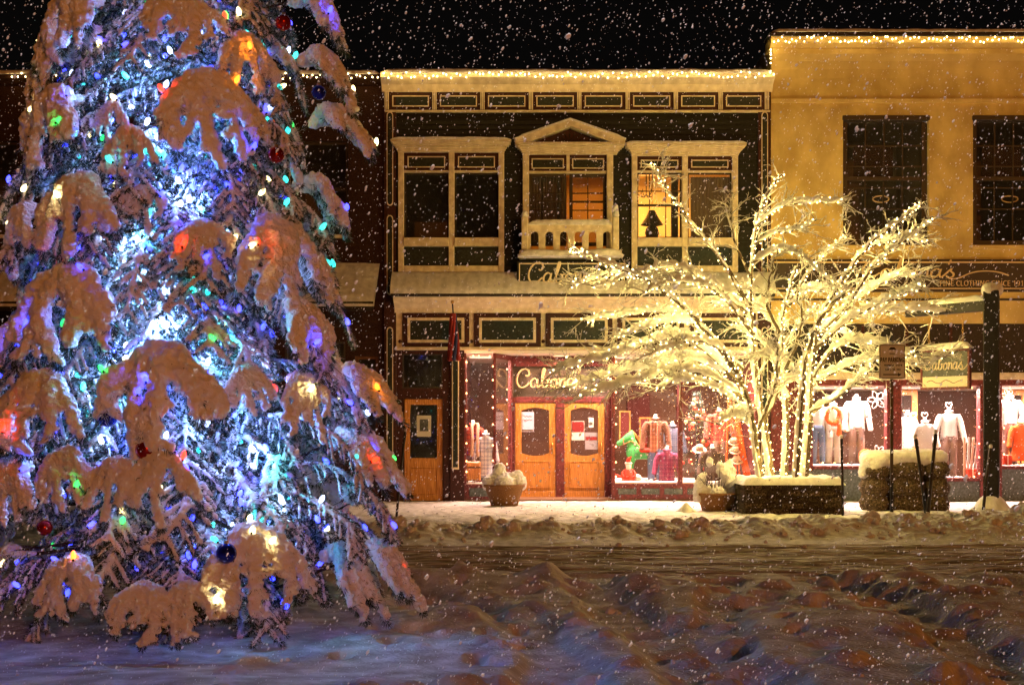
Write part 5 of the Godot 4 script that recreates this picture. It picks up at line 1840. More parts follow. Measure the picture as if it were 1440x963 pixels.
func conifer() -> void:
	var t := thing("conifer", "tall conifer bowed under heavy snow, hung with coloured lights", "tree", TREE)
	var trunk := PackedVector3Array()
	for i in 12: trunk.append(Vector3(0.04 * sin(i * 1.3), -0.3 + i * 0.84, 0.04 * cos(i * 1.7)))
	put(t, "trunk", MB.new().tube(trunk, taper(12, 0.19, 0.02), 12), M.bark)
	var heavy := []
	var light := []
	for i in 8: heavy.append(make_bough(100 + i, true))
	for i in 5: light.append(make_bough(200 + i, false))
	var facing := atan2(EYE.x - TREE.x, EYE.z - TREE.z)     # bearing of the viewer's side
	var bulbs := []                                          # [position in the tree, colour key, strength]
	var r := RandomNumberGenerator.new()
	r.seed = 77
	# the big loaded bough ends of the near side: bearing from the viewer's side (degrees), height, size, kind
	var big := [[-54, 4.65, 0.85, 1.0], [3, 4.64, 0.65, 1.0], [-58, 3.9, 0.86, 1.0], [-14, 3.65, 0.5, 1.0], [13, 3.99, 0.84, 1.0], [-35, 3.21, 0.73, 1.0], [13, 2.99, 0.5, 1.0], [40, 2.91, 0.96, 1.0], [-34, 2.48, 0.97, 1.0], [47, 2.36, 0.72, 1.0], [1, 1.89, 1.02, 1.0], [-39, 1.79, 0.76, 1.0], [-29, 1.36, 0.5, 1.0], [-13, 1.29, 0.5, 1.0], [45, 1.88, 0.6, 1.0], [-1, 1.31, 0.55, 1.0], [-22, 0.67, 0.59, 1.0], [-7, 0.53, 0.5, 1.0], [4, 0.52, 0.5, 1.0], [22, 0.76, 0.82, 1.0], [-43, 1.28, 0.5, 1.0], [35, 4.44, 0.56, 1.0], [-82, 4.34, 0.76, 1.0], [-64, 3.13, 0.61, 1.0], [72, 4.79, 0.72, 1.37], [72, 4.31, 0.72, 1.32], [72, 3.78, 0.72, 1.31], [72, 3.33, 0.71, 1.06], [72, 1.78, 0.68, 1.09], [72, 1.22, 0.81, 1.02], [72, 0.45, 0.77, 0.87], [72, 0.45, 0.72, 1.03], [72, 2.68, 0.72, 0.9], [72, 1.95, 0.54, 0.94]]
	var spots := []
	for q in big:
		spots.append([deg_to_rad(q[0]), q[1] - (0.07 if q[1] < 0.8 else 0.0), q[2], true, q[3]])
	for k in 9:
		spots.append([-r.randf_range(1.0, 1.8), 0.6 + 5.4 * k / 9.0, r.randf_range(0.5, 0.72), true, r.randf_range(0.75, 0.95)])
	for k in 7:
		spots.append([r.randf_range(0.9, 1.7), 0.9 + 5.0 * k / 7.0, r.randf_range(0.4, 0.55), true, r.randf_range(0.8, 1.0)])
	for k in 8:
		spots.append([r.randf_range(-1.2, 1.0), 0.7 + 5.2 * k / 8.0, r.randf_range(0.34, 0.46), true, r.randf_range(0.75, 0.95)])
	# the far side and the crown
	for k in 40:
		var y := r.randf_range(0.6, 8.8)
		var far_side := y < 5.6
		var a := PI + r.randf_range(-1.35, 1.35) if far_side else r.randf() * TAU
		spots.append([a, y, r.randf_range(0.7, 1.0) * clampf(tree_radius(y) * 0.9, 0.35, 1.0), true, 1.0])
	# lighter frosted boughs between and behind the big ones
	for k in 205:
		var y := 0.30 + 5.7 * (k + r.randf()) / 205.0
		if k > 192: y = r.randf_range(5.8, 8.9)
		var a := r.randf_range(-1.9, 1.9) if r.randf() < 0.86 else r.randf() * TAU
		spots.append([a, y, r.randf_range(0.75, 1.15) * clampf(tree_radius(y) * 0.9, 0.4, 1.0), false, r.randf_range(0.42, 0.90)])
	for k in 26:
		spots.append([r.randf_range(0.75, 1.6) * (1.0 if k % 4 else -1.0), 0.5 + 5.2 * k / 26.0, r.randf_range(0.7, 1.0), false, r.randf_range(0.92, 1.12)])
	var deep := ["bulb_blue", "bulb_blue", "bulb_cool", "bulb_blue", "bulb_cyan", "bulb_blue", "bulb_white", "bulb_cyan", "bulb_blue", "bulb_green"]
	var outer := ["bulb_white", "bulb_blue", "bulb_cyan", "bulb_white", "bulb_red", "bulb_blue", "bulb_orange", "bulb_white", "bulb_blue", "bulb_green"]
	for i in spots.size():
		var q: Array = spots[i]
		var proto: Dictionary = heavy[i % 8] if q[3] else light[i % 5]
		var sc: float = q[2] * (1.0 if q[3] else 1.05)
		var a: float = facing + q[0]
		var out := Vector3(sin(a), 0, cos(a))
		var rad: float = tree_radius(q[1]) * q[4]
		# the loaded middle of the bough comes to lie at the crown's outline
		var o := out * maxf(0.02, rad - (0.56 if q[3] else 0.66) * sc) + Vector3(0, q[1] + 0.30 * sc, 0)
		var b := Node3D.new()
		b.name = "bough"
		t.add_child(b, true)
		var tilt := r.randf_range(-0.10, 0.10)
		var lift := r.randf_range(0.30, 0.60) if (q[3] and q[0] > 1.0 and q[0] < 2.0) else r.randf_range(-0.05, 0.08)
		b.transform = Transform3D(Basis(out, Vector3.UP, out.cross(Vector3.UP)) * Basis(Vector3(1, 0, 0), tilt) * Basis(Vector3(0, 1, 0), r.randf_range(-0.22, 0.22)) * Basis(Vector3(0, 0, 1), lift), o)
		b.scale = Vector3(sc, sc, sc * r.randf_range(0.9, 1.15))
		var base := Vector3(-maxf(0.0, rad / sc - 0.56), 0.22, 0)
		if base.x < -0.12:
			put(b, "branch", MB.new().tube(pv([base, Vector3(-0.09, 0.06, 0)]), pf([0.03, 0.017]), 6), M.bark)
		put(b, "stem", proto.wood, M.bark)
		put(b, "needles", proto.needles, M.needle).set_meta("kind", "stuff")
		put(b, "snow", proto.snow, M.snow_tree)
		var an: Array = proto.anchors
		var seen: bool = absf(wrapf(q[0], -PI, PI)) < 1.9 and q[1] < 6.2
		var n := (1 if q[3] else 2) if seen else 0
		if q[3] and seen and q[2] > 0.8: n = 3
		if not seen and r.randf() < 0.4: n = 1
		for k in n:
			var c: Array = an[r.randi() % an.size()]
			var p: Vector3 = b.transform * (c[0] + c[1] * 0.012 / sc)
			var key: String = outer[r.randi() % 10] if q[3] else deep[r.randi() % 10]
			var e := 0.026 if q[3] else 0.009
			if key == "bulb_blue": e *= 1.5
			bulbs.append([p, key, e])
	# bulbs round the trunk, deep in the crown, that light it from inside
	for k in 78:
		var y := 0.7 + 5.0 * k / 78.0
		var core := exp(-pow((y - 2.75) / 1.25, 2.0))
		var a := facing + r.randf_range(-0.55, 0.55) * (1.5 - 0.6 * core) + 0.03
		if y < 1.5: a = facing + r.randf_range(0.15, 0.75)
		var p := Vector3(sin(a), 0, cos(a)) * tree_radius(y) * r.randf_range(0.50, 0.82) + Vector3(0, y, 0)
		bulbs.append([p, ["bulb_cool", "bulb_blue", "bulb_cool", "bulb_blue", "bulb_cool", "bulb_cyan", "bulb_cool"][k % 7], 0.04 + 0.60 * core])
	# strings: bulbs sorted along the height, forty to a string
	var prof := [Vector2(0.0, -0.004), Vector2(0.007, -0.002), Vector2(0.0125, 0.010), Vector2(0.0135, 0.020), Vector2(0.010, 0.033), Vector2(0.004, 0.042), Vector2(0.0, 0.044)]
	for i in prof.size(): prof[i] *= 1.4
	var bm := MB.new().lathe(prof, 10).mesh()
	var cap_m := MB.new().lathe([Vector2(0.0, -0.016), Vector2(0.008, -0.016), Vector2(0.008, 0.0), Vector2(0.0, 0.0)], 8).mesh()
	bulbs.sort_custom(func(x, y): return x[0].y < y[0].y)
	var per := 42
	var at_s := 0
	while at_s < bulbs.size():
		var part := bulbs.slice(at_s, mini(at_s + per, bulbs.size()))
		at_s += per
		part.sort_custom(func(x, y): return atan2(x[0].x, x[0].z) < atan2(y[0].x, y[0].z))
		var st := thing("light_string", "%s string of coloured bulbs from the bottom of the snowy conifer" % ORD[mini(at_s / per - 1, ORD.size() - 1)], "string lights", TREE, "coloured light strings on the conifer")
		var wire := MB.new()
		for i in part.size():
			var c: Array = part[i]
			var o := put(st, "light_bulb", bm, M[c[1]], c[0])
			o.rotation = Vector3(r.randf_range(-0.9, 0.9), r.randf() * TAU, r.randf_range(-0.9, 0.9))
			put(o, "socket", cap_m, M.wire)
			omni(st, c[0] + o.basis.y * 0.02, SHADES[c[1]], c[2], 0.012)
			if i > 0 and c[0].distance_to(part[i - 1][0]) < 0.75:
				var m: Vector3 = (c[0] + part[i - 1][0]) / 2 - Vector3(0, 0.05, 0) - Vector3(c[0].x, 0, c[0].z).normalized() * 0.05
				var sp := spline([part[i - 1][0] + Vector3(0, -0.012, 0), m, c[0] + Vector3(0, -0.012, 0)], 3)
				wire.tube(sp, taper(sp.size(), 0.0022, 0.0022), 4, false)
		put(st, "wire", wire, M.wire)
	# glass balls hanging from the boughs
	mat("ball_red", Color(0.35, 0.015, 0.01), 0.12, {"metal": 0.7})
	mat("ball_blue", Color(0.02, 0.03, 0.35), 0.12, {"metal": 0.7})
	mat("ball_white", Color(0.7, 0.7, 0.7), 0.35, {"bump": noise_tex(0.09, Color.BLACK, Color.WHITE, 61, 256, 1), "depth": 1.2, "scale": Vector3(5, 5, 5), "world": false})
	for q in [[205, 632, "ball_red", 0.075, "dark red glass ball under the large front bough of the conifer", 21.25], [398, 32, "ball_red", 0.06, "red glass ball high on the right of the conifer", 20.4], [388, 218, "ball_red", 0.06, "red glass ball halfway up the right of the conifer", 20.7], [492, 692, "ball_white", 0.09, "white textured ball at the tip of the low right bough", 20.0], [448, 130, "ball_blue", 0.055, "blue glass ball on the conifer's upper right edge", 20.2], [150, 585, "ball_blue", 0.075, "blue glass ball beside the large front bough", 21.1], [62, 742, "ball_red", 0.055, "red glass ball low on the left of the conifer", 21.1], [318, 778, "ball_blue", 0.07, "blue glass ball low in front of the conifer", 21.35]]:
		var p := at(q[0], q[1], q[5])
		var o := thing("glass_ball", q[4], "ornament", p, "glass balls on the conifer")
		put(o, "ball", MB.new().blob(Vector3.ZERO, Vector3(q[3], q[3], q[3]), 20, 14), M[q[2]])
		put(o, "cap", MB.new().lathe([Vector2(0.0, q[3] + 0.018), Vector2(0.015, q[3] + 0.016), Vector2(0.017, q[3] - 0.006)], 10), M.brass)
		put(o, "hook", MB.new().tube(pv([Vector3(0, q[3] + 0.01, 0), Vector3(0.012, q[3] + 0.05, 0), Vector3(0, q[3] + 0.13, 0)]), pf([0.0025, 0.0025, 0.0025]), 4), M.wire)

# ---------------------------------------------------------------- the bare tree wound with fairy lights
func bare_tree() -> void:
	var zb := 3.85
	var foot := at(1100, 690, zb)
	foot.y = 0.55
	var t := thing("bare_tree", "bare many-stemmed tree with snow on every limb, wound with fairy lights", "tree", foot)
	var r := RandomNumberGenerator.new()
	r.seed = 31
	# limbs as seen from the front: points (across, up) on the elevation at the tree's depth, then how far the end leans forward, start and end thickness, snow thickness
	var L := [
		["stem", [[1086, 690], [1078, 620], [1064, 540], [1056, 460], [1056, 390], [1063, 320], [1078, 275], [1100, 246]], 0.3, 0.095, 0.02, 0.03],
		["stem", [[1102, 690], [1106, 610], [1103, 530], [1098, 470], [1106, 420], [1120, 375]], -0.5, 0.085, 0.03, 0.03],
		["stem", [[1130, 690], [1137, 600], [1140, 530], [1150, 460], [1178, 405], [1222, 345], [1262, 312], [1298, 288]], 0.7, 0.095, 0.02, 0.07],
		["stem", [[1072, 690], [1060, 610], [1047, 550], [1020, 500], [985, 455], [945, 418], [898, 388], [842, 366], [800, 352]], 0.9, 0.09, 0.018, 0.07],
		["stem", [[1118, 690], [1124, 600], [1134, 500], [1160, 440], [1195, 410]], 1.2, 0.075, 0.04, 0.05],
		["limb", [[1054, 432], [1020, 372], [988, 332], [955, 290], [934, 258], [917, 228]], -0.4, 0.055, 0.012, 0.05],
		["limb", [[1050, 440], [1008, 402], [962, 380], [920, 378], [872, 392], [830, 404]], 1.0, 0.05, 0.014, 0.085],
		["limb", [[1010, 490], [968, 450], [936, 438], [880, 442], [815, 453]], -0.6, 0.05, 0.016, 0.075],
		["limb", [[1038, 535], [990, 490], [950, 474], [905, 484], [860, 500], [812, 512], [775, 524]], 1.5, 0.065, 0.016, 0.10],
		["limb", [[1034, 530], [985, 508], [940, 510], [890, 520], [840, 532], [792, 545]], 0.6, 0.06, 0.016, 0.105],
		["limb", [[1046, 560], [1000, 530], [955, 520], [910, 530], [862, 545], [812, 556]], 1.9, 0.06, 0.014, 0.10],
		["limb", [[1052, 582], [1024, 556], [990, 540], [956, 533], [922, 548]], 1.1, 0.05, 0.02, 0.085],
		["limb", [[1045, 520], [1010, 488], [975, 478], [945, 486], [918, 497]], 2.0, 0.045, 0.016, 0.07],
		["limb", [[1060, 470], [1020, 420], [985, 400], [940, 398], [905, 412]], 1.6, 0.05, 0.014, 0.07],
		["limb", [[1150, 470], [1192, 428], [1230, 372], [1262, 345], [1296, 322], [1312, 306]], 1.1, 0.05, 0.018, 0.075],
		["limb", [[1160, 465], [1205, 420], [1240, 398], [1268, 388], [1288, 388]], 0.4, 0.055, 0.016, 0.10],
		["limb", [[1148, 490], [1195, 448], [1240, 426], [1275, 410], [1300, 402]], 1.7, 0.05, 0.02, 0.085],
		["limb", [[1140, 500], [1190, 452], [1240, 438], [1290, 436], [1335, 438]], -0.5, 0.055, 0.018, 0.095],
		["limb", [[1142, 540], [1178, 520], [1220, 508], [1262, 512], [1300, 508], [1345, 496]], 0.8, 0.055, 0.018, 0.09],
		["limb", [[1140, 580], [1180, 556], [1212, 530], [1236, 500], [1262, 488]], 1.5, 0.055, 0.022, 0.085],
		["limb", [[1145, 530], [1172, 490], [1210, 480], [1252, 486], [1290, 500]], 1.9, 0.045, 0.016, 0.075],
		["limb", [[1222, 346], [1252, 338], [1282, 334], [1306, 342]], 0.2, 0.035, 0.015, 0.08],
		["limb", [[1064, 318], [1095, 292], [1130, 284], [1175, 284], [1190, 288]], 0.1, 0.035, 0.012, 0.06],
		["limb", [[1060, 345], [1090, 328], [1122, 322], [1148, 308]], 0.5, 0.03, 0.012, 0.05],
		["limb", [[1058, 370], [1092, 352], [1122, 356], [1150, 378], [1175, 398]], 0.9, 0.035, 0.014, 0.07],
		["limb", [[1112, 420], [1140, 380], [1165, 352], [1190, 330]], -0.7, 0.035, 0.012, 0.05],
		["limb", [[1098, 470], [1080, 430], [1082, 390], [1096, 350]], 0.8, 0.04, 0.014, 0.04],
		["limb", [[1104, 520], [1122, 480], [1128, 440], [1118, 400]], 1.5, 0.04, 0.014, 0.04],
		["limb", [[1068, 600], [1084, 560], [1094, 520], [1090, 480]], 1.6, 0.045, 0.016, 0.05],
		["limb", [[1086, 560], [1100, 500], [1124, 455], [1150, 430]], -0.6, 0.05, 0.016, 0.09],
		["limb", [[1110, 560], [1085, 500], [1062, 470], [1030, 458]], -0.9, 0.05, 0.016, 0.10],
		["limb", [[1136, 560], [1112, 515], [1085, 498], [1052, 505]], 0.4, 0.045, 0.016, 0.10],
		["limb", [[1075, 590], [1100, 545], [1128, 528], [1160, 532]], 0.2, 0.045, 0.016, 0.10],
		["limb", [[1066, 610], [1048, 590], [1030, 585], [1008, 596]], 0.9, 0.04, 0.016, 0.09],
		["limb", [[1100, 470], [1075, 440], [1040, 425], [1000, 428]], -0.8, 0.045, 0.014, 0.10],
		["limb", [[1108, 430], [1132, 410], [1164, 408], [1196, 424]], -0.8, 0.045, 0.014, 0.10],
		["limb", [[1150, 455], [1176, 462], [1204, 478], [1232, 492]], 0.2, 0.04, 0.014, 0.09],
		["limb", [[898, 388], [862, 384], [828, 392], [802, 404]], 0.3, 0.025, 0.01, 0.05],
		["limb", [[985, 455], [940, 452], [900, 462], [866, 474]], 0.9, 0.035, 0.012, 0.075],
		["limb", [[1056, 390], [1034, 340], [1026, 300], [1030, 270]], 0.2, 0.03, 0.01, 0.03],
	]
	var bm := MB.new().blob(Vector3.ZERO, Vector3(0.0135, 0.0135, 0.0135), 6, 4).mesh()
	var nz := FastNoiseLite.new()
	nz.frequency = 1.1
	var count := 0
	for li in L.size():
		var q: Array = L[li]
		var pts := []
		var n: int = q[1].size()
		# limbs start at the depth of the stem they leave
		var z_start := 0.0
		if q[0] == "limb": z_start = float(q[2]) * 0.12
		else: z_start = -0.35 + 0.2 * li
		for i in n:
			var u := float(i) / (n - 1)
			var z: float = zb + z_start + float(q[2]) * pow(u, 1.2)
			pts.append(at(q[1][i][0], q[1][i][1], z) - foot)
		var p := spline(pts, 9)
		for i in p.size():
			var k := 0.045 * float(i) / p.size()
			p[i] += Vector3(nz.get_noise_2d(i * 0.28, li * 9), nz.get_noise_2d(i * 0.28, li * 9 + 50), nz.get_noise_2d(i * 0.28, li * 9 + 90)) * k * 2.0
		var rad := taper(p.size(), q[3], q[4], 0.8)
		var limb := put(t, q[0], MB.new().tube(p, rad, 9), M.bark_lit_tone)
		# snow lies on the upper side, thicker where the limb is level
		var sp := PackedVector3Array()
		var sr := PackedFloat32Array()
		for i in p.size():
			var d := (p[mini(i + 1, p.size() - 1)] - p[maxi(i - 1, 0)]).normalized()
			var level := sqrt(clampf(1.0 - absf(d.y) * 1.02, 0.0, 1.0))
			var e := minf(1.0, minf(i + 0.4, p.size() - 1 - i + 0.4) / 4.0)
			var th: float = float(q[5]) * 1.22 * level * e * (1.0 + 0.75 * nz.get_noise_2d(i * 0.45, li * 5 + 7) + 0.3 * nz.get_noise_2d(i * 1.1, li * 5 + 70)) * (1.15 - 0.4 * float(i) / p.size())
			th = maxf(th, rad[i] * (0.76 + 0.3 * nz.get_noise_2d(i * 0.6, li * 3 + 20)))
			sp.append(p[i] + Vector3(0, rad[i] * 0.55 + th * 0.55, 0) * (0.3 + 0.7 * level) + Vector3(-0.45, 0, 0.30) * rad[i] * (1.0 - level))
			sr.append(th)
		put(limb, "snow", MB.new().tube(sp, sr, 9, true), M.snow)
		# twigs, each with its own ridge of snow
		var tw := MB.new()
		var ts := MB.new()
		var nt := int(p.size() * (0.5 if q[0] == "stem" else 0.85))
		for k in nt:
			var u := r.randf_range(0.25, 1.0)
			var i := mini(int(u * (p.size() - 1)), p.size() - 2)
			var d := (p[i + 1] - p[i]).normalized()
			var dir := (d * r.randf_range(0.4, 1.0) + Vector3(r.randf_range(-0.7, 0.7), r.randf_range(-0.5, 0.75), r.randf_range(-0.8, 0.8))).normalized()
			var len := r.randf_range(0.2, 0.62)
			twig(tw, ts, p[i], dir, len, 0.0075, r, 2)
		put(limb, "twigs", tw, M.bark_lit_tone).set_meta("kind", "stuff")
		put(limb, "twig_snow", ts, M.snow).set_meta("kind", "stuff")
		# fairy lights wound round this limb
		if li in [26, 27, 28, 31, 32, 39]: continue
		var st := thing("fairy_lights", limb_label(L, li), "string lights", foot, "fairy light strings in the bare tree")
		var wire := PackedVector3Array()
		var gap := 0.048 if q[0] == "stem" else 0.070
		var run := 0.0
		var ang := r.randf() * TAU
		var lit := 0
		for i in p.size() - 1:
			var seg := p[i].distance_to(p[i + 1])
			var d := (p[i + 1] - p[i]).normalized()
			var side := d.cross(Vector3(0, 0, 1)).normalized()
			var front := side.cross(d)
			while run < seg:
				var c := p[i].lerp(p[i + 1], run / seg)
				ang += r.randf_range(0.9, 3.0)
				var o := side * cos(ang) + front * sin(ang)
				var thick := sr[i] * 1.25 if o.y > 0.25 else 0.0
				var pos := c + o * (rad[i] + 0.016) + Vector3(0, maxf(0.0, o.y), 0.0) * thick
				if o.y > 0.25: pos += Vector3(0, 0, sr[i] * 0.7 * signf(o.z))
				wire.append(pos - o * 0.012)
				put(st, "light_bulb", bm, M.bulb_warm, pos)
				lit += 1
				if lit % 6 == 2:
					omni(st, pos, Color(1.0, 0.86, 0.45), 0.26, 0.013)
				run += gap * r.randf_range(0.45, 1.6)
			run -= seg
		count += lit
		put(st, "wire", MB.new().tube(wire, taper(wire.size(), 0.0025, 0.0025), 3, false), M.wire)
	print("fairy bulbs ", count)

func limb_label(L: Array, li: int) -> String:
	# which limb: side it reaches to and its place among them from the top, or its place among the stems
	var q: Array = L[li]
	var end: Array = q[1][-1]
	var start: Array = q[1][0]
	var rank := 0
	for o in L:
		if o[0] != q[0] or o == q: continue
		var e: Array = o[1][-1]
		if q[0] == "stem":
			if o[1][0][0] < start[0]: rank += 1
		elif (e[0] < 1090) == (end[0] < 1090) and (e[1] < end[1] or (e[1] == end[1] and e[0] < end[0])):
			rank += 1
	if q[0] == "stem": return "warm fairy lights wound up the bare tree's %s stem from the left" % ORD[rank]
	return "warm fairy lights on the bare tree's %s-reaching limb, %s from the top" % ["left" if end[0] < 1090 else "right", ORD[rank]]

func twig(tw: MB, ts: MB, o: Vector3, dir: Vector3, len: float, rad: float, r: RandomNumberGenerator, depth: int) -> void:
	var side := Vector3(r.randf_range(-1, 1), r.randf_range(-0.6, 0.3), r.randf_range(-1, 1)) * len * 0.22
	var m := o + dir * len * 0.55 + side * 0.6
	var e := o + dir * len + side - Vector3(0, len * 0.10, 0)
	var p := pv([o, m, e])
	tw.tube(p, pf([rad, rad * 0.7, rad * 0.4]), 4, false)
	var lift := Vector3(0, rad * 1.1, 0)
	ts.tube(pv([o.lerp(m, 0.15) + lift, m + lift, e.lerp(m, 0.12) + lift]), pf([rad * 1.2, rad * r.randf_range(1.3, 2.4), rad * 0.8]), 4, true)
	if depth > 0:
		for k in depth + 1:
			var u := r.randf_range(0.3, 0.95)
			var s := o.lerp(m, u * 2) if u < 0.5 else m.lerp(e, u * 2 - 1)
			var d2 := (dir + Vector3(r.randf_range(-0.9, 0.9), r.randf_range(-0.6, 0.8), r.randf_range(-0.9, 0.9))).normalized()
			twig(tw, ts, s, d2, len * r.randf_range(0.3, 0.55), rad * 0.6, r, depth - 1)

# ---------------------------------------------------------------- goods in the shop windows
func garment(parent: Node3D, called: String, m: Material, o: Vector3, w: float, top: float, bottom: float, sleeve := 0.55, flare := 1.0, arm_out := 0.12) -> void:
	# a shirt or coat on a stand: shoulders, chest, hem, two sleeves; o is the point between the shoulders
	var mb := MB.new()
	var sec := [[0.09, 0.0, 0.075], [0.30, -0.035, 0.09], [0.48, -0.075, 0.12], [0.46, -0.20, 0.14], [0.42, -0.38 * (top - bottom) / 0.75, 0.13], [0.44 * flare, -(top - bottom) * 0.82, 0.145 * flare], [0.46 * flare, -(top - bottom), 0.15 * flare]]
	var rows := []
	for s in sec:
		var row := PackedVector3Array()
		for k in 19:
			var a := TAU * k / 18.0
			var fold := 1.0 + (0.05 * sin(a * 7.0) if s[1] < -0.3 else 0.0)
			row.append(o + Vector3(cos(a) * s[0] * w * fold, s[1], sin(a) * s[2] * w * 1.6 * fold))
		rows.append(row)
	rows.reverse()
	grid_surface(mb, rows)
	for s in [-1.0, 1.0]:
		if sleeve > 0.0:
			var p := spline([o + Vector3(s * 0.40 * w, -0.09, 0), o + Vector3(s * (0.50 * w + 0.03), -0.22, 0.01), o + Vector3(s * (0.52 * w + arm_out * 0.6), -0.22 - sleeve * 0.45, 0.03), o + Vector3(s * (0.50 * w + arm_out), -0.2 - sleeve * 0.85, 0.07)], 4)
			mb.tube(p, taper(p.size(), 0.095 * w / 0.45 * 0.9, 0.058), 9)
	# collar
	var col := PackedVector3Array()
	for k in 13:
		var a := TAU * k / 12.0
		col.append(o + Vector3(cos(a) * 0.075, 0.02 + 0.012 * cos(a * 2), sin(a) * 0.07 + 0.01))
	mb.tube(col, taper(13, 0.024, 0.024), 6, false)
	put(parent, called, mb, m)

func trousers(parent: Node3D, m: Material, o: Vector3, w: float, len: float) -> void:
	var mb := MB.new()
	for s in [-1.0, 1.0]:
		var p := spline([o + Vector3(s * 0.07, 0.04, 0), o + Vector3(s * 0.095, -len * 0.3, 0.01), o + Vector3(s * 0.10, -len * 0.65, 0), o + Vector3(s * 0.11, -len, 0.0)], 3)
		mb.tube(p, taper(p.size(), w * 0.26, w * 0.17), 9)
	mb.tube(pv([o + Vector3(-0.10, 0.06, 0), o + Vector3(0.10, 0.06, 0)]), pf([0.11, 0.11]), 9)
	put(parent, "trousers", mb, m)

func stand(parent: Node3D, o: Vector3, floor_y: float) -> void:
	put(parent, "stand", MB.new().tube(pv([Vector3(o.x, floor_y, o.z), Vector3(o.x, o.y - 0.1, o.z)]), pf([0.015, 0.015]), 6).lathe([Vector2(0.0, floor_y + 0.02), Vector2(0.16, floor_y + 0.015), Vector2(0.17, floor_y)], 14, Vector3(o.x, 0, o.z)), M.black_metal)

func plaid(key: String, base: Color, line: Color, line2: Color) -> StandardMaterial3D:
	var im := Image.create(64, 64, false, Image.FORMAT_RGB8)
	im.fill(base.linear_to_srgb())
	for k in [[0, 14, 0.55], [22, 4, 0.8], [40, 10, 0.5], [56, 2, 1.0]]:
		for x in 64:
			for j in k[1]:
				var c1 := im.get_pixel(x, k[0] + j)
				im.set_pixel(x, k[0] + j, c1.lerp((line if k[1] > 5 else line2).linear_to_srgb(), k[2] * 0.6))
				var c2 := im.get_pixel(k[0] + j, x)
				im.set_pixel(k[0] + j, x, c2.lerp((line if k[1] > 5 else line2).linear_to_srgb(), k[2] * 0.6))
	return mat(key, Color(1, 1, 1), 0.9, {"tex": ImageTexture.create_from_image(im), "scale": Vector3(5, 5, 5), "sheen": 0.3})

func dressed(called: String, label: String, x: float, shoulder_py: float, hem_py: float, floor_py: float, z: float, m: Material, w := 0.45, legs: Material = null, sleeve := 0.55, flare := 1.0, arm_out := 0.10) -> Node3D:
	var s := 1800.0 / (30.0 - z)
	var X := (x - 720.0) / s
	var sh := 1.7 + (604.0 - shoulder_py) / s
	var hem := 1.7 + (604.0 - hem_py) / s
	var fl := 1.7 + (604.0 - floor_py) / s
	fl = maxf(fl, 0.0)
	var t := thing(called, label, "mannequin", Vector3(X, fl, z), "dressed figures in the shop windows")
	var o := Vector3(0, sh - fl, 0)
	garment(t, "jacket", m, o, w, sh, hem, sleeve, flare, arm_out)
	put(t, "neck", MB.new().lathe([Vector2(0.0, o.y + 0.13), Vector2(0.035, o.y + 0.125), Vector2(0.045, o.y + 0.06), Vector2(0.06, o.y - 0.03)], 12), M.cloth_white)
	if legs:
		trousers(t, legs, Vector3(0, hem - fl, 0), w, hem - fl - 0.02)
		put(t, "foot_plate", MB.new().lathe([Vector2(0.0, 0.02), Vector2(0.17, 0.015), Vector2(0.18, 0.0)], 14), M.black_metal)
	else:
		stand(t, o, 0.0)
	return t

func ribbon_lights(label: String, pts: Array, gap: float, key: String, energy: float, every: int, r := 0.016, called := "window_lights", group := "bulb strings round the shop windows") -> void:
	var jit := 0.075 if called == "cornice_lights" else 0.02
	# a straight string of bulbs tacked along a frame (metres)
	var st := thing(called, label, "string lights", Vector3.ZERO, group)
	var bm := MB.new().blob(Vector3.ZERO, Vector3(r, r * 1.2, r), 7, 5).mesh()
	var wire := PackedVector3Array()
	var n := 0
	for i in pts.size() - 1:
		var a: Vector3 = pts[i]
		var b: Vector3 = pts[i + 1]
		var c := maxi(1, int(a.distance_to(b) / gap))
		for k in c:
			var p := a.lerp(b, (k + rng.randf_range(0.25, 0.75)) / c)
			var q := p + Vector3(0, rng.randf_range(-jit, jit), 0.004)
			wire.append(q + Vector3(0, 0.01, -0.014))
			put(st, "light_bulb", bm, M[key], q)
			if n % every == 0: omni(st, q, Color(1.0, 0.80, 0.44) if key == "bulb_warm" else Color(1.0, 0.66, 0.46), energy, 0.015)
			n += 1
	if wire.size() > 1: put(st, "wire", MB.new().tube(wire, taper(wire.size(), 0.003, 0.003), 3, false), M.wire)

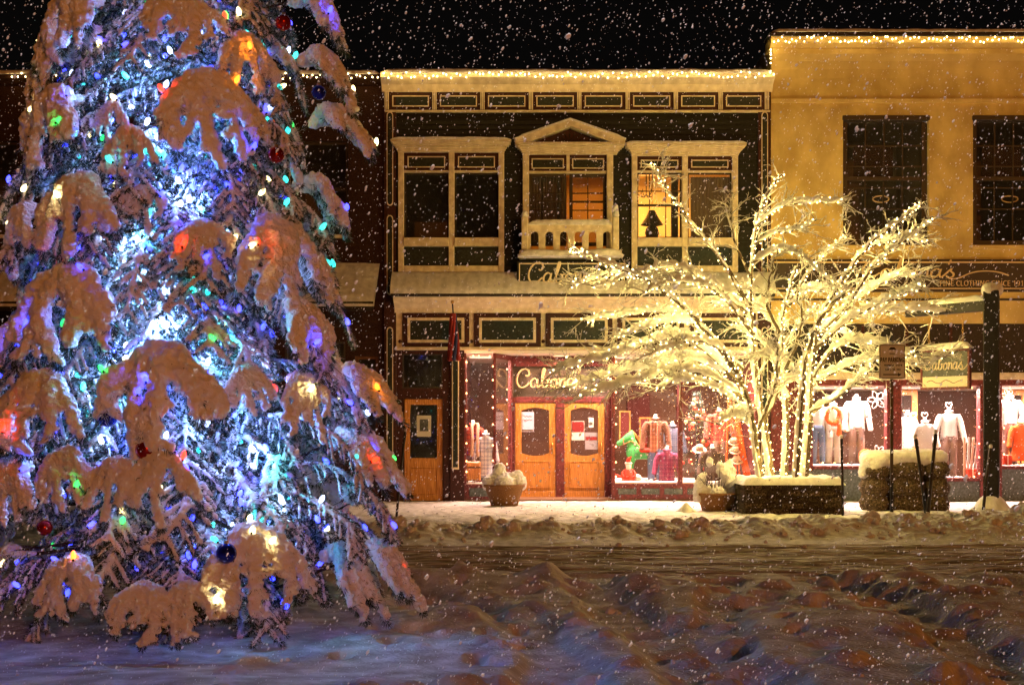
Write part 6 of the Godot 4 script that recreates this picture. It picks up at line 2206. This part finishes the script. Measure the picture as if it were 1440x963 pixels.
func shop_displays() -> void:
	var plaid_red := plaid("plaid_red", Color(0.6, 0.05, 0.03), Color(0.03, 0.01, 0.03), Color(0.8, 0.4, 0.2))
	var plaid_purple := plaid("plaid_purple", Color(0.33, 0.03, 0.12), Color(0.1, 0.01, 0.08), Color(0.6, 0.25, 0.4))
	var plaid_white := plaid("plaid_white", Color(0.6, 0.6, 0.68), Color(0.1, 0.12, 0.3), Color(0.8, 0.8, 0.8))
	var plaid_rust := plaid("plaid_rust", Color(0.5, 0.17, 0.10), Color(0.2, 0.06, 0.05), Color(0.8, 0.55, 0.4))
	var plaid_blue := plaid("plaid_blue", Color(0.03, 0.04, 0.09), Color(0.15, 0.18, 0.25), Color(0.4, 0.4, 0.45))
	var suede := mat("suede", Color(0.30, 0.13, 0.08), 0.95, {"sheen": 0.4, "tex": noise_tex(0.06, Color(0.6, 0.6, 0.6), Color.WHITE, 71, 256), "scale": Vector3(3, 3, 3)})
	var denim := mat("denim", Color(0.12, 0.18, 0.32), 0.9, {"sheen": 0.2})
	var taupe := mat("taupe", Color(0.20, 0.13, 0.11), 0.9, {"sheen": 0.2})
	var coat := mat("coat_brown", Color(0.12, 0.07, 0.05), 0.9, {"sheen": 0.2, "tex": noise_tex(0.06, Color(0.6, 0.6, 0.6), Color.WHITE, 72, 256), "scale": Vector3(3, 3, 3)})
	var wool := mat("wool_white", Color(0.80, 0.77, 0.76), 0.95, {"sheen": 0.4, "bump": noise_tex(0.08, Color.BLACK, Color.WHITE, 73, 256, 2), "depth": 1.5, "scale": Vector3(4, 4, 4)})
	var orange := mat("orange_cloth", Color(0.75, 0.12, 0.02), 0.85, {"sheen": 0.2})
	var straw := mat("straw", Color(0.60, 0.40, 0.30), 0.9)
	var green := mat("toy_green", Color(0.06, 0.42, 0.12), 0.5)
	var redp := mat("toy_red", Color(0.55, 0.04, 0.02), 0.5)
	var needle_g := mat("trim_green", Color(0.035, 0.07, 0.03), 0.8)
	# -- narrow window left of the doors
	dressed("mannequin", "red plaid shirt with a scarf in the narrow window left of the doors", 665, 598, 640, 679, -0.55, plaid_red, 0.40, null, 0.5)
	dressed("mannequin", "white checked shirt in the narrow window left of the doors", 683, 612, 668, 679, -0.45, plaid_white, 0.36, null, 0.5)
	var sf := thing("scarf", "pale fringed scarf over the red plaid shirt", "scarf", at(668, 600, -0.42))
	for s in [-1.0, 1.0]:
		put(sf, "scarf_end", MB.new().tube(spline([Vector3(0, 0.05, -0.1), Vector3(s * 0.07, 0.03, 0.0), Vector3(s * 0.06, -0.3, 0.09), Vector3(s * 0.07, -0.7, 0.08)], 4), taper(13, 0.04, 0.045), 6), straw)
	var lb := thing("leather_case", "tan leather case at the foot of the left window display", "case", at(666, 676, -0.28))
	put(lb, "case", MB.new().box(Vector3(-0.17, 0.0, -0.12), Vector3(0.17, 0.46, 0.12), 0.03), M.oak)
	put(lb, "handle", MB.new().tube(spline([Vector3(-0.07, 0.46, 0), Vector3(-0.05, 0.52, 0), Vector3(0.05, 0.52, 0), Vector3(0.07, 0.46, 0)], 3), taper(10, 0.012, 0.012), 5), M.room_wood)
	put(lb, "strap", MB.new().box(Vector3(-0.172, 0.30, 0.121), Vector3(0.172, 0.34, 0.126)), M.room_wood)
	var gs := thing("folded_shirts", "stack of folded checked shirts behind the leather case", "clothes", at(676, 679, -0.75))
	for k in 4:
		put(gs, "shirt", MB.new().box(Vector3(-0.15, k * 0.07, -0.13), Vector3(0.15, k * 0.07 + 0.066, 0.13), 0.025), [plaid_purple, plaid_blue, plaid_white, plaid_rust][k])
	# -- big window: rocking horse, figures, tree, hats, ladder
	rocking_horse(at(893, 678, -0.75), green, redp)
	dressed("mannequin", "brown suede jacket over a rust shirt with blue jeans in the big window", 922, 590, 636, 680, -0.65, suede, 0.46, denim, 0.6)
	dressed("mannequin", "purple plaid shirt on a low stand in the big window", 938, 634, 682, 682, -0.32, plaid_purple, 0.42, null, 0.4)
	dressed("mannequin", "dark blue checked shirt half hidden behind the suede jacket", 946, 600, 650, 682, -1.2, plaid_blue, 0.42, null, 0.5)
	dressed("mannequin", "red and black plaid shirt beside the indoor Christmas tree", 1012, 580, 624, 682, -0.75, plaid_red, 0.48, taupe, 0.5)
	dressed("mannequin", "dark brown coat on a low stand under the pale hats", 1002, 632, 676, 682, -0.35, coat, 0.44, null, 0.45)
	var ss := thing("shirt_front", "rust striped shirt front showing inside the suede jacket", "shirt", at(920, 610, -0.38))
	put(ss, "front", MB.new().box(Vector3(-0.09, -0.45, -0.05), Vector3(0.09, 0.3, 0.02), 0.03), plaid_rust)
	for q in [[984, 632, -0.5, "pale wide-brimmed hat left of the brown coat", 0.17], [1032, 622, -0.35, "pale hat topmost on the orange ladder", 0.13], [1034, 634, -0.3, "pale hat in the middle of the orange ladder", 0.14], [1036, 648, -0.28, "pale hat lowest on the orange ladder", 0.15]]:
		var ht := thing("hat", q[3], "hat", at(q[0], q[1], q[2]), "hats in the big shop window")
		put(ht, "crown", MB.new().lathe([Vector2(0.0, 0.12), Vector2(0.05, 0.125), Vector2(0.085, 0.1), Vector2(0.095, 0.0)], 16), straw)
		put(ht, "brim", MB.new().lathe([Vector2(0.09, 0.01), Vector2(q[4], 0.0), Vector2(q[4] + 0.01, -0.01), Vector2(0.09, -0.005)], 18), straw)
		put(ht, "band", MB.new().lathe([Vector2(0.097, 0.0), Vector2(0.097, 0.03)], 16), M.room_wood)
		ht.rotation.x = 0.5
	var la := thing("ladder", "orange folding ladder draped with cloth in the big window", "ladder", at(1030, 682, -0.3))
	for s in [-1.0, 1.0]:
		put(la, "rail", MB.new().tube(pv([Vector3(s * 0.17 - 0.0, 0, 0.1), Vector3(s * 0.05, 2.3, -0.15)]), pf([0.022, 0.022]), 6), orange)
		put(la, "rail", MB.new().tube(pv([Vector3(s * 0.16 + 0.32, 0, -0.25), Vector3(s * 0.05 + 0.02, 2.3, -0.2)]), pf([0.022, 0.022]), 6), orange)
	for k in 6:
		var u := (k + 0.7) / 7.0
		put(la, "rung", MB.new().tube(pv([Vector3(-lerpf(0.17, 0.05, u), u * 2.3, lerpf(0.1, -0.15, u)), Vector3(lerpf(0.17, 0.05, u), u * 2.3, lerpf(0.1, -0.15, u))]), pf([0.016, 0.016]), 6), M.oak)
	var drape := []
	for i in 22:
		var u := i / 21.0
		var row := PackedVector3Array()
		for j in 8:
			var w := j / 7.0
			row.append(Vector3(lerpf(0.06, 0.30, w * w) + 0.16 * u * w + 0.03 * sin(u * 14.0 + w * 2), 2.25 - 2.2 * w, -0.12 + 0.18 * w + 0.03 * cos(u * 14.0) + u * 0.06))
		drape.append(row)
	var dm := MB.new()
	grid_surface(dm, drape)
	put(la, "drape", dm, orange)
	shop_tree(at(980, 681, -1.15), needle_g)
	santa(at(884, 679, -0.32), redp)
	for q in [[897, 672, -0.3, 0.09], [908, 676, -0.28, 0.07], [916, 677, -0.25, 0.06]]:
		var sn := put(self, "snow_ball", MB.new().blob(Vector3.ZERO, Vector3(q[3], q[3], q[3]), 12, 8, 0.1), M.cloth_white, at(q[0], q[1], q[2]))
		tag(sn, "%s white cotton snowball on the floor of the big window" % ["largest", "middle", "smallest"][[0.09, 0.07, 0.06].find(q[3])], "ornament", "cotton snowballs in the big window")
	# -- ochre building, first window: two figures, garlands, basket
	dressed("mannequin", "white jacket with dark trousers in the first window of the ochre building", 1205, 562, 606, 652, -0.6, wool, 0.44, taupe, 0.62)
	dressed("mannequin", "cream top with an orange scarf and white trousers behind the fairy-lit trunk", 1172, 570, 606, 652, -0.6, straw, 0.42, wool, 0.5)
	dressed("mannequin", "pale blouse half hidden by the lit tree in the first ochre window", 1151, 578, 606, 652, -0.55, wool, 0.36, denim, 0.5)
	var os := thing("scarf", "orange knitted scarf looped round the cream top", "scarf", at(1172, 582, -0.42))
	var lp := PackedVector3Array()
	for k in 15: lp.append(Vector3(cos(TAU * k / 14.0) * 0.15, sin(TAU * k / 14.0) * 0.2 - 0.03, 0.06 * sin(k * 1.3)))
	put(os, "loop", MB.new().tube(lp, taper(15, 0.05, 0.05), 7, false), orange)
	put(os, "scarf_end", MB.new().tube(spline([Vector3(0.1, -0.15, 0.02), Vector3(0.14, -0.3, 0.06), Vector3(0.12, -0.5, 0.05)], 3), taper(7, 0.05, 0.06), 7), orange)
	flourish("white curled wire snowflake garland at the upper right of the first ochre window", at(1234, 562, -0.35), 0.34, 4)
	flourish("white curled wire garland on the floor of the first ochre window", at(1236, 636, -0.3), 0.26, 5)
	var bk := thing("round_box", "round pink hat box leaning beside the dark trousers", "box", at(1219, 642, -0.3))
	put(bk, "lid", MB.new().lathe([Vector2(0.0, 0.05), Vector2(0.17, 0.05), Vector2(0.19, 0.03), Vector2(0.19, -0.02)], 20), orange)
	put(bk, "body", MB.new().lathe([Vector2(0.18, -0.02), Vector2(0.18, -0.12), Vector2(0.0, -0.12)], 20), straw)
	bk.rotation.x = 1.1
	# -- second window: two white sweaters on heart hangers, dark trousers, folded pile
	dressed("mannequin", "white knitted sweater on a heart-topped hanger in the second ochre window", 1335, 580, 618, 670, -0.55, wool, 0.46, taupe, 0.6, 1.0, 0.14)
	dressed("mannequin", "short white knitted top left of the heart-hung sweater", 1301, 594, 636, 670, -0.4, wool, 0.40, null, 0.45)
	dressed("mannequin", "pale blouse at the left edge of the second ochre window", 1277, 584, 630, 670, -0.9, wool, 0.34, null, 0.4)
	for q in [[1335, 570, -0.55], [1301, 584, -0.4], [1285, 584, -0.7]]:
		var hh := PackedVector3Array()
		for k in 21:
			var a := TAU * k / 20.0
			hh.append(Vector3(pow(sin(a), 3) * 0.075, (13 * cos(a) - 5 * cos(2 * a) - 2 * cos(3 * a) - cos(4 * a)) * 0.0055, 0))
		var ht := put(self, "heart_hanger", MB.new().tube(hh, taper(21, 0.011, 0.011), 6, false), M.cloth_white, at(q[0], q[1], q[2]))
		tag(ht, "white wire heart above the %s in the second ochre window" % ["right-hand knitted sweater", "short knitted top", "leftmost pale blouse"][[-0.55, -0.4, -0.7].find(q[2])], "hanger", "heart hangers in the second ochre window")
	for k in 5:
		var sk := put(self, "ski", MB.new().box(Vector3(-0.03, 0, -0.01), Vector3(0.03, 0.95, 0.01), 0.008), wool if k % 2 else straw, at(1357 + k * 4.2, 671, -0.3 - 0.05 * k))
		sk.rotation.z = -0.04 * k
		tag(sk, "%s pale upright board from the left at the second ochre window's right" % ORD[k], "board", "pale boards in the second ochre window")
	var gb := thing("gift_box", "red gift box at the foot of the second ochre window", "gift box", at(1367, 671, -0.25))
	put(gb, "box", MB.new().box(Vector3(-0.12, 0, -0.1), Vector3(0.12, 0.2, 0.1), 0.01), redp)
	put(gb, "ribbon", MB.new().box(Vector3(-0.015, -0.001, -0.102), Vector3(0.015, 0.203, 0.102), 0.002), M.cloth_white)
	# -- third window at the right edge
	dressed("mannequin", "white patterned coat at the right edge of the picture", 1420, 560, 600, 652, -0.6, wool, 0.46, taupe, 0.6)
	dressed("mannequin", "orange skirted figure at the right edge of the picture", 1436, 596, 648, 652, -0.4, orange, 0.40, null, 0.4, 1.25)
	flourish("white curled wire garland at the right edge of the picture", at(1418, 556, -0.3), 0.24, 6)
	var rb := thing("gift_box", "red gift box low in the rightmost ochre window", "gift box", at(1416, 654, -0.28))
	put(rb, "box", MB.new().box(Vector3(-0.1, 0, -0.1), Vector3(0.1, 0.24, 0.1), 0.01), redp)
	put(rb, "ribbon", MB.new().box(Vector3(-0.012, -0.001, -0.102), Vector3(0.012, 0.243, 0.102), 0.002), M.cloth_white)
	# -- upstairs: table lamp and chandelier in the lit room
	var tl := thing("table_lamp", "dark cone-shaded lamp standing in the lit upstairs window", "lamp", at(917, 335, -0.55))
	put(tl, "base", MB.new().lathe([Vector2(0.0, 0.0), Vector2(0.13, 0.0), Vector2(0.17, 0.12), Vector2(0.14, 0.24), Vector2(0.05, 0.32), Vector2(0.02, 0.4)], 18), M.black_metal)
	put(tl, "lamp_shade", MB.new().lathe([Vector2(0.27, 0.32), Vector2(0.18, 0.45), Vector2(0.07, 0.66), Vector2(0.0, 0.66)], 20), M.black_metal)
	put(tl, "table", MB.new().box(Vector3(-0.4, -0.06, -0.25), Vector3(0.55, -0.0, 0.25), 0.01), M.room_wood)
	var chd := thing("chandelier", "small dark chandelier hanging in the lit upstairs window", "chandelier", at(909, 244, -0.7))
	put(chd, "rod", MB.new().tube(pv([Vector3.ZERO, Vector3(0, -0.5, 0)]), pf([0.012, 0.012]), 6), M.black_metal)
	put(chd, "second_rod", MB.new().tube(pv([Vector3(0.14, 0, 0), Vector3(0.14, -0.75, 0)]), pf([0.008, 0.008]), 6), M.black_metal)
	for k in 6:
		var a := TAU * k / 6.0
		var d := Vector3(cos(a), 0, sin(a))
		put(chd, "arm", MB.new().tube(spline([Vector3(0, -0.5, 0), Vector3(0, -0.56, 0) + d * 0.1, Vector3(0, -0.48, 0) + d * 0.2, Vector3(0, -0.40, 0) + d * 0.2], 3), taper(10, 0.012, 0.010), 5), M.black_metal)
	# unseen ceiling lamps, placed to light the rooms, displays and door recess
	unseen_ceiling_lamp("unseen ceiling lamp of the lit upstairs room behind the lamp and chandelier", Vector3(fx(925), fy(222), -1.7), Color(1.0, 0.74, 0.38), 27.04, 0.5, 0.5)
	unseen_ceiling_lamp("unseen dim amber ceiling lamp of the room behind the balcony", Vector3(fx(835), fy(222), -1.9), Color(1.0, 0.62, 0.20), 3.06, 0.4, 0.4)
	unseen_ceiling_lamp("unseen strip lamp over the narrow left window display", Vector3(fx(675), fy(500), -0.45), Color(1.0, 0.80, 0.72), 34.89, 0.5, 0.3)
	unseen_ceiling_lamp("unseen strip lamp over the rocking horse display", Vector3(fx(910), fy(500), -0.55), Color(1.0, 0.80, 0.72), 65.40, 1.3, 0.3)
	unseen_ceiling_lamp("unseen strip lamp over the indoor Christmas tree display", Vector3(fx(1010), fy(500), -0.5), Color(1.0, 0.80, 0.70), 74.13, 1.4, 0.3)
	unseen_ceiling_lamp("unseen small square lamp in the ceiling of the door recess", Vector3(fx(790), fy(497.5), -0.5), Color(1.0, 0.78, 0.58), 7.80, 0.35, 0.35)
	unseen_ceiling_lamp("unseen strip lamp over the first ochre window display", Vector3(fx(1195), fy(543.5), -0.5), Color(1.0, 0.84, 0.78), 57.17, 1.5, 0.3)
	unseen_ceiling_lamp("unseen strip lamp over the second ochre window display", Vector3(fx(1323), fy(543.5), -0.5), Color(1.0, 0.84, 0.78), 57.17, 1.6, 0.3)
	unseen_ceiling_lamp("unseen strip lamp over the rightmost ochre window display", Vector3(fx(1465), fy(543.5), -0.5), Color(1.0, 0.82, 0.75), 57.17, 1.8, 0.3)

func unseen_ceiling_lamp(label: String, where: Vector3, c: Color, energy: float, sx: float, sz: float) -> void:
	var t := thing("unseen_ceiling_lamp", label, "ceiling lamp", where, "unseen ceiling lamps of the shops and rooms")
	put(t, "fitting", MB.new().box(Vector3(-sx / 2 - 0.02, -0.02, -sz / 2 - 0.02), Vector3(sx / 2 + 0.02, 0.02, sz / 2 + 0.02), 0.006), M.cloth_white)
	put(t, "lamp_panel", MB.new().box(Vector3(-sx / 2, -0.03, -sz / 2), Vector3(sx / 2, -0.0201, sz / 2)), mat("lamp_panel_%d" % t.get_index(), Color(0.8, 0.8, 0.8), 0.5, {"glow": c, "power": 1.5}))
	area(t, Vector3(0, -0.04, 0), Vector3(-90, 0, 0), Vector2(sx, sz), c, energy)

func rocking_horse(where: Vector3, green: Material, redp: Material) -> void:
	var t := thing("rocking_horse", "green dotted toy horse with a red saddle in the big window", "toy horse", where)
	t.scale = Vector3.ONE * 0.95
	var caps := [[Vector3(-0.05, 0.75, 0), Vector3(0.62, 0.75, 0), 0.17, 0.17], [Vector3(0.0, 0.8, 0), Vector3(-0.13, 1.10, 0), 0.16, 0.11], [Vector3(-0.13, 1.14, 0), Vector3(-0.40, 0.98, 0), 0.105, 0.07], [Vector3(-0.09, 1.22, 0.05), Vector3(-0.07, 1.31, 0.05), 0.035, 0.02], [Vector3(-0.09, 1.22, -0.05), Vector3(-0.07, 1.31, -0.05), 0.035, 0.02]]
	for x in [[-0.05, -0.2], [0.6, 0.72]]:
		for z in [-0.1, 0.1]:
			caps.append([Vector3(x[0], 0.65, z), Vector3((x[0] + x[1]) / 2, 0.38, z), 0.09, 0.06])
			caps.append([Vector3((x[0] + x[1]) / 2, 0.38, z), Vector3(x[1], 0.12, z), 0.055, 0.045])
	put(t, "body", rounded(caps, 0.028, 0.03, 0.0, 1), green)
	put(t, "saddle", rounded([[Vector3(0.12, 0.88, 0), Vector3(0.42, 0.88, 0), 0.1, 0.1], [Vector3(0.15, 0.8, 0.15), Vector3(0.40, 0.8, 0.15), 0.06, 0.06]], 0.03, 0.03, 0.0, 2), redp)
	put(t, "bridle", MB.new().tube(pv([Vector3(-0.3, 1.10, 0.085), Vector3(-0.3, 0.95, 0.08), Vector3(-0.12, 1.04, 0.13), Vector3(0.1, 0.95, 0.13)]), taper(4, 0.015, 0.015), 5), M.oak)
	for p in [Vector3(0.0, 0.75, 0.168), Vector3(0.14, 0.68, 0.165), Vector3(0.3, 0.70, 0.165), Vector3(0.48, 0.74, 0.168), Vector3(0.58, 0.83, 0.15), Vector3(-0.02, 0.95, 0.15), Vector3(-0.08, 1.1, 0.135), Vector3(0.05, 0.86, 0.16), Vector3(0.4, 0.63, 0.13)]:
		put(t, "dot", MB.new().blob(p, Vector3(0.028, 0.028, 0.012), 8, 5), M.cloth_white)
	for z in [-0.12, 0.12]:
		put(t, "rocker", MB.new().tube(spline([Vector3(-0.5, 0.2, z), Vector3(-0.1, 0.06, z), Vector3(0.5, 0.06, z), Vector3(0.95, 0.2, z)], 4), taper(13, 0.03, 0.03), 6), redp)
	put(t, "mane", MB.new().tube(spline([Vector3(-0.09, 1.28, 0), Vector3(0.03, 1.16, 0), Vector3(0.12, 0.95, 0)], 4), taper(9, 0.05, 0.03), 6), M.oak)

func shop_tree(where: Vector3, m: Material) -> void:
	var t := thing("shop_christmas_tree", "small Christmas tree with red baubles and lights in the big window", "tree", where)
	put(t, "trunk", MB.new().tube(pv([Vector3.ZERO, Vector3(0, 2.2, 0)]), pf([0.05, 0.01]), 8), M.bark)
	var r := RandomNumberGenerator.new()
	r.seed = 12
	var nee := MB.new()
	nee.tint = true
	for k in 260:
		var u := (k + r.randf()) / 260.0
		var y := 0.25 + 2.0 * u
		var a := k * 2.4
		var d := Vector3(cos(a), -0.12, sin(a))
		var l := 0.72 * (1.0 - u) + 0.06
		needles_along(nee, pv([Vector3(0, y, 0) + d * l * 0.35, Vector3(0, y, 0) + d * l * 0.7, Vector3(0, y, 0) + d * l]), pf([0.004, 0.004, 0.004]), 12, 0.07, r, false, 0.05)
	put(t, "needles", nee, M.needle).set_meta("kind", "stuff")
	var bm := MB.new().blob(Vector3.ZERO, Vector3(0.05, 0.05, 0.05), 10, 7).mesh()
	var lm := MB.new().blob(Vector3.ZERO, Vector3(0.016, 0.016, 0.016), 6, 4).mesh()
	for k in 120:
		var u := r.randf()
		var y := 0.3 + 1.9 * u
		var a := r.randf() * TAU
		var l := (0.72 * (1.0 - u) + 0.06) * r.randf_range(0.8, 1.0)
		var p := Vector3(cos(a) * l, y - 0.1, sin(a) * l)
		if k % 2 == 0:
			put(t, "bauble", bm, M.toy_red if k % 6 else M.letter_gold, p)
		else:
			put(t, "light_bulb", lm, M.bulb_shop, p)
			if k % 10 == 1: omni(t, p, Color(1.0, 0.6, 0.35), 0.03, 0.015)

func santa(where: Vector3, redp: Material) -> void:
	var t := thing("santa_figure", "small red and white Santa doll on the display floor", "doll", where)
	put(t, "coat", MB.new().lathe([Vector2(0.0, 0.02), Vector2(0.15, 0.02), Vector2(0.16, 0.08), Vector2(0.13, 0.22), Vector2(0.08, 0.34), Vector2(0.0, 0.36)], 16), redp)
	put(t, "fur_hem", MB.new().lathe([Vector2(0.15, 0.0), Vector2(0.18, 0.03), Vector2(0.15, 0.07)], 16), M.cloth_white)
	put(t, "head", MB.new().blob(Vector3(0, 0.42, 0.01), Vector3(0.075, 0.08, 0.075), 12, 8), M.straw)
	put(t, "beard", MB.new().blob(Vector3(0, 0.37, 0.06), Vector3(0.065, 0.085, 0.04), 10, 7, 0.3), M.cloth_white)
	put(t, "hat", MB.new().tube(spline([Vector3(0, 0.46, 0), Vector3(0.01, 0.56, 0), Vector3(0.07, 0.62, 0)], 4), taper(9, 0.078, 0.015), 10), redp)
	put(t, "hat_trim", MB.new().lathe([Vector2(0.075, 0.44), Vector2(0.095, 0.465), Vector2(0.075, 0.49)], 14), M.cloth_white)
	for s in [-1.0, 1.0]:
		put(t, "arm", MB.new().tube(spline([Vector3(s * 0.08, 0.3, 0), Vector3(s * 0.15, 0.22, 0.05), Vector3(s * 0.12, 0.14, 0.1)], 3), taper(7, 0.04, 0.032), 8), redp)

func flourish(label: String, where: Vector3, size: float, sd: int) -> void:
	# wire curls fanned like a snowflake
	var t := thing("wire_garland", label, "garland", where, "white wire garlands in the shop windows")
	var r := RandomNumberGenerator.new()
	r.seed = sd
	for k in 11:
		var a := TAU * k / 11.0
		var p := []
		for j in 9:
			var u := j / 8.0
			var l := size * (u if u < 0.7 else 1.4 - u)
			var an := a + (u - 0.5) * (1.5 if k % 2 else -1.5)
			p.append(Vector3(cos(an), sin(an), 0) * l + Vector3(0, 0, 0.03 * sin(u * 5.0 + k)))
		var s := spline(p, 2)
		put(t, "curl", MB.new().tube(s, taper(s.size(), 0.011, 0.006), 5), M.cloth_white)

func facade_lights() -> void:
	ribbon_lights("warm bulbs along the snowy cornice of the dark shop", [Vector3(fx(538), fy(113), 0.45), Vector3(fx(1086), fy(113), 0.45)], 0.105, "bulb_warm", 0.06, 3, 0.016, "cornice_lights", "bulb strings along the cornices")
	ribbon_lights("warm bulbs along the cornice of the ochre building", [Vector3(fx(1081), fy(63.5), 0.45), Vector3(fx(1500), fy(63.5), 0.45)], 0.085, "bulb_warm", 0.035, 4, 0.016, "cornice_lights", "bulb strings along the cornices")
	ribbon_lights("warm bulbs down the left corner of the ochre building", [Vector3(fx(1080), fy(70), 0.35), Vector3(fx(1082.5), fy(115), 0.12)], 0.09, "bulb_warm", 0.03, 3, 0.016, "cornice_lights", "bulb strings along the cornices")
	ribbon_lights("warm bulbs along the brick building's cornice", [Vector3(fx(20), fy(110), 0.26), Vector3(fx(535), fy(111), 0.26)], 0.1, "bulb_warm", 0.035, 5, 0.016, "cornice_lights", "bulb strings along the cornices")
	var z := 0.06
	ribbon_lights("bulbs up the left jamb of the narrow display window", [Vector3(fx(656), fy(678), z), Vector3(fx(656), fy(500), z)], 0.36, "bulb_shop", 0.05, 1, 0.02)
	ribbon_lights("bulbs up the right jamb of the narrow display window", [Vector3(fx(693), fy(678), z), Vector3(fx(693), fy(500), z)], 0.36, "bulb_shop", 0.05, 1, 0.02)
	ribbon_lights("bulbs up the slanted side pane left of the doors", [Vector3(-0.12, 0.6, -0.9), Vector3(-0.12, 3.3, -0.9)], 0.36, "bulb_shop", 0.05, 1, 0.02)
	ribbon_lights("bulbs across the top of the narrow display window", [Vector3(fx(658), fy(500), z), Vector3(fx(692), fy(500), z)], 0.15, "bulb_shop", 0.04, 1, 0.018)
	ribbon_lights("bulbs up the left jamb of the big display window", [Vector3(fx(866), fy(678), z), Vector3(fx(866), fy(500), z)], 0.36, "bulb_shop", 0.05, 1, 0.02)
	ribbon_lights("bulbs across the top of the big display window", [Vector3(fx(868), fy(500), z), Vector3(fx(1060), fy(500), z)], 0.3, "bulb_shop", 0.04, 2, 0.018)
	var zb := 0.07
	ribbon_lights("bulbs round the frame of the first ochre window", [Vector3(fx(1145), fy(545), zb), Vector3(fx(1245), fy(545), zb), Vector3(fx(1245), fy(652), zb), Vector3(fx(1145), fy(652), zb)], 0.30, "bulb_shop", 0.05, 2, 0.02)
	ribbon_lights("bulbs round the frame of the second ochre window", [Vector3(fx(1270), fy(670), zb), Vector3(fx(1270), fy(546), zb), Vector3(fx(1376), fy(546), zb), Vector3(fx(1376), fy(670), zb), Vector3(fx(1270), fy(670), zb)], 0.32, "bulb_shop", 0.05, 2, 0.02)
	ribbon_lights("bulbs across the rightmost ochre window", [Vector3(fx(1411), fy(650), zb), Vector3(fx(1411), fy(546), zb), Vector3(fx(1528), fy(546), zb)], 0.3, "bulb_shop", 0.05, 2, 0.02)

# ---------------------------------------------------------------- falling snow
func snowfall() -> void:
	var r := RandomNumberGenerator.new()
	r.seed = 555
	var fm := MB.new().blob(Vector3.ZERO, Vector3(0.5, 0.5, 0.5), 6, 4, 0.5, 3)
	var mm := MultiMesh.new()
	mm.transform_format = MultiMesh.TRANSFORM_3D
	mm.mesh = fm.mesh()
	var n := 44000
	mm.instance_count = n
	for i in n:
		var z: float
		var x: float
		var y: float
		z = 29.1 - 3.3 * pow(r.randf(), 0.5)
		var d := 30.0 - z
		x = r.randf_range(-1.0, 1.0) * (0.35 + d * 0.46)
		y = r.randf_range(1.62 - d * 0.22, 1.78 + d * 0.36)
		if y < ground_height(x, z) + 0.05: y += 0.5
		var s := 0.0008 + 0.0023 * pow(r.randf(), 2.2)
		if i < 260:
			s = r.randf_range(0.003, 0.0065)
		elif r.randf() < 0.04: s *= 1.7
		var b := Basis(Vector3(0, 0, 1), r.randf_range(-0.75, -0.35)) * Basis(Vector3(0, 1, 0), r.randf() * TAU)
		mm.set_instance_transform(i, Transform3D(b.scaled_local(Vector3(s, s * r.randf_range(1.2, 2.2), s)), Vector3(x, y, z)))
	var o := MultiMeshInstance3D.new()
	o.name = "falling_snow"
	o.multimesh = mm
	o.material_override = M.flake
	add_child(o)
	tag(o, "white snowflakes falling through the air over the whole street", "snowfall", "", "stuff")
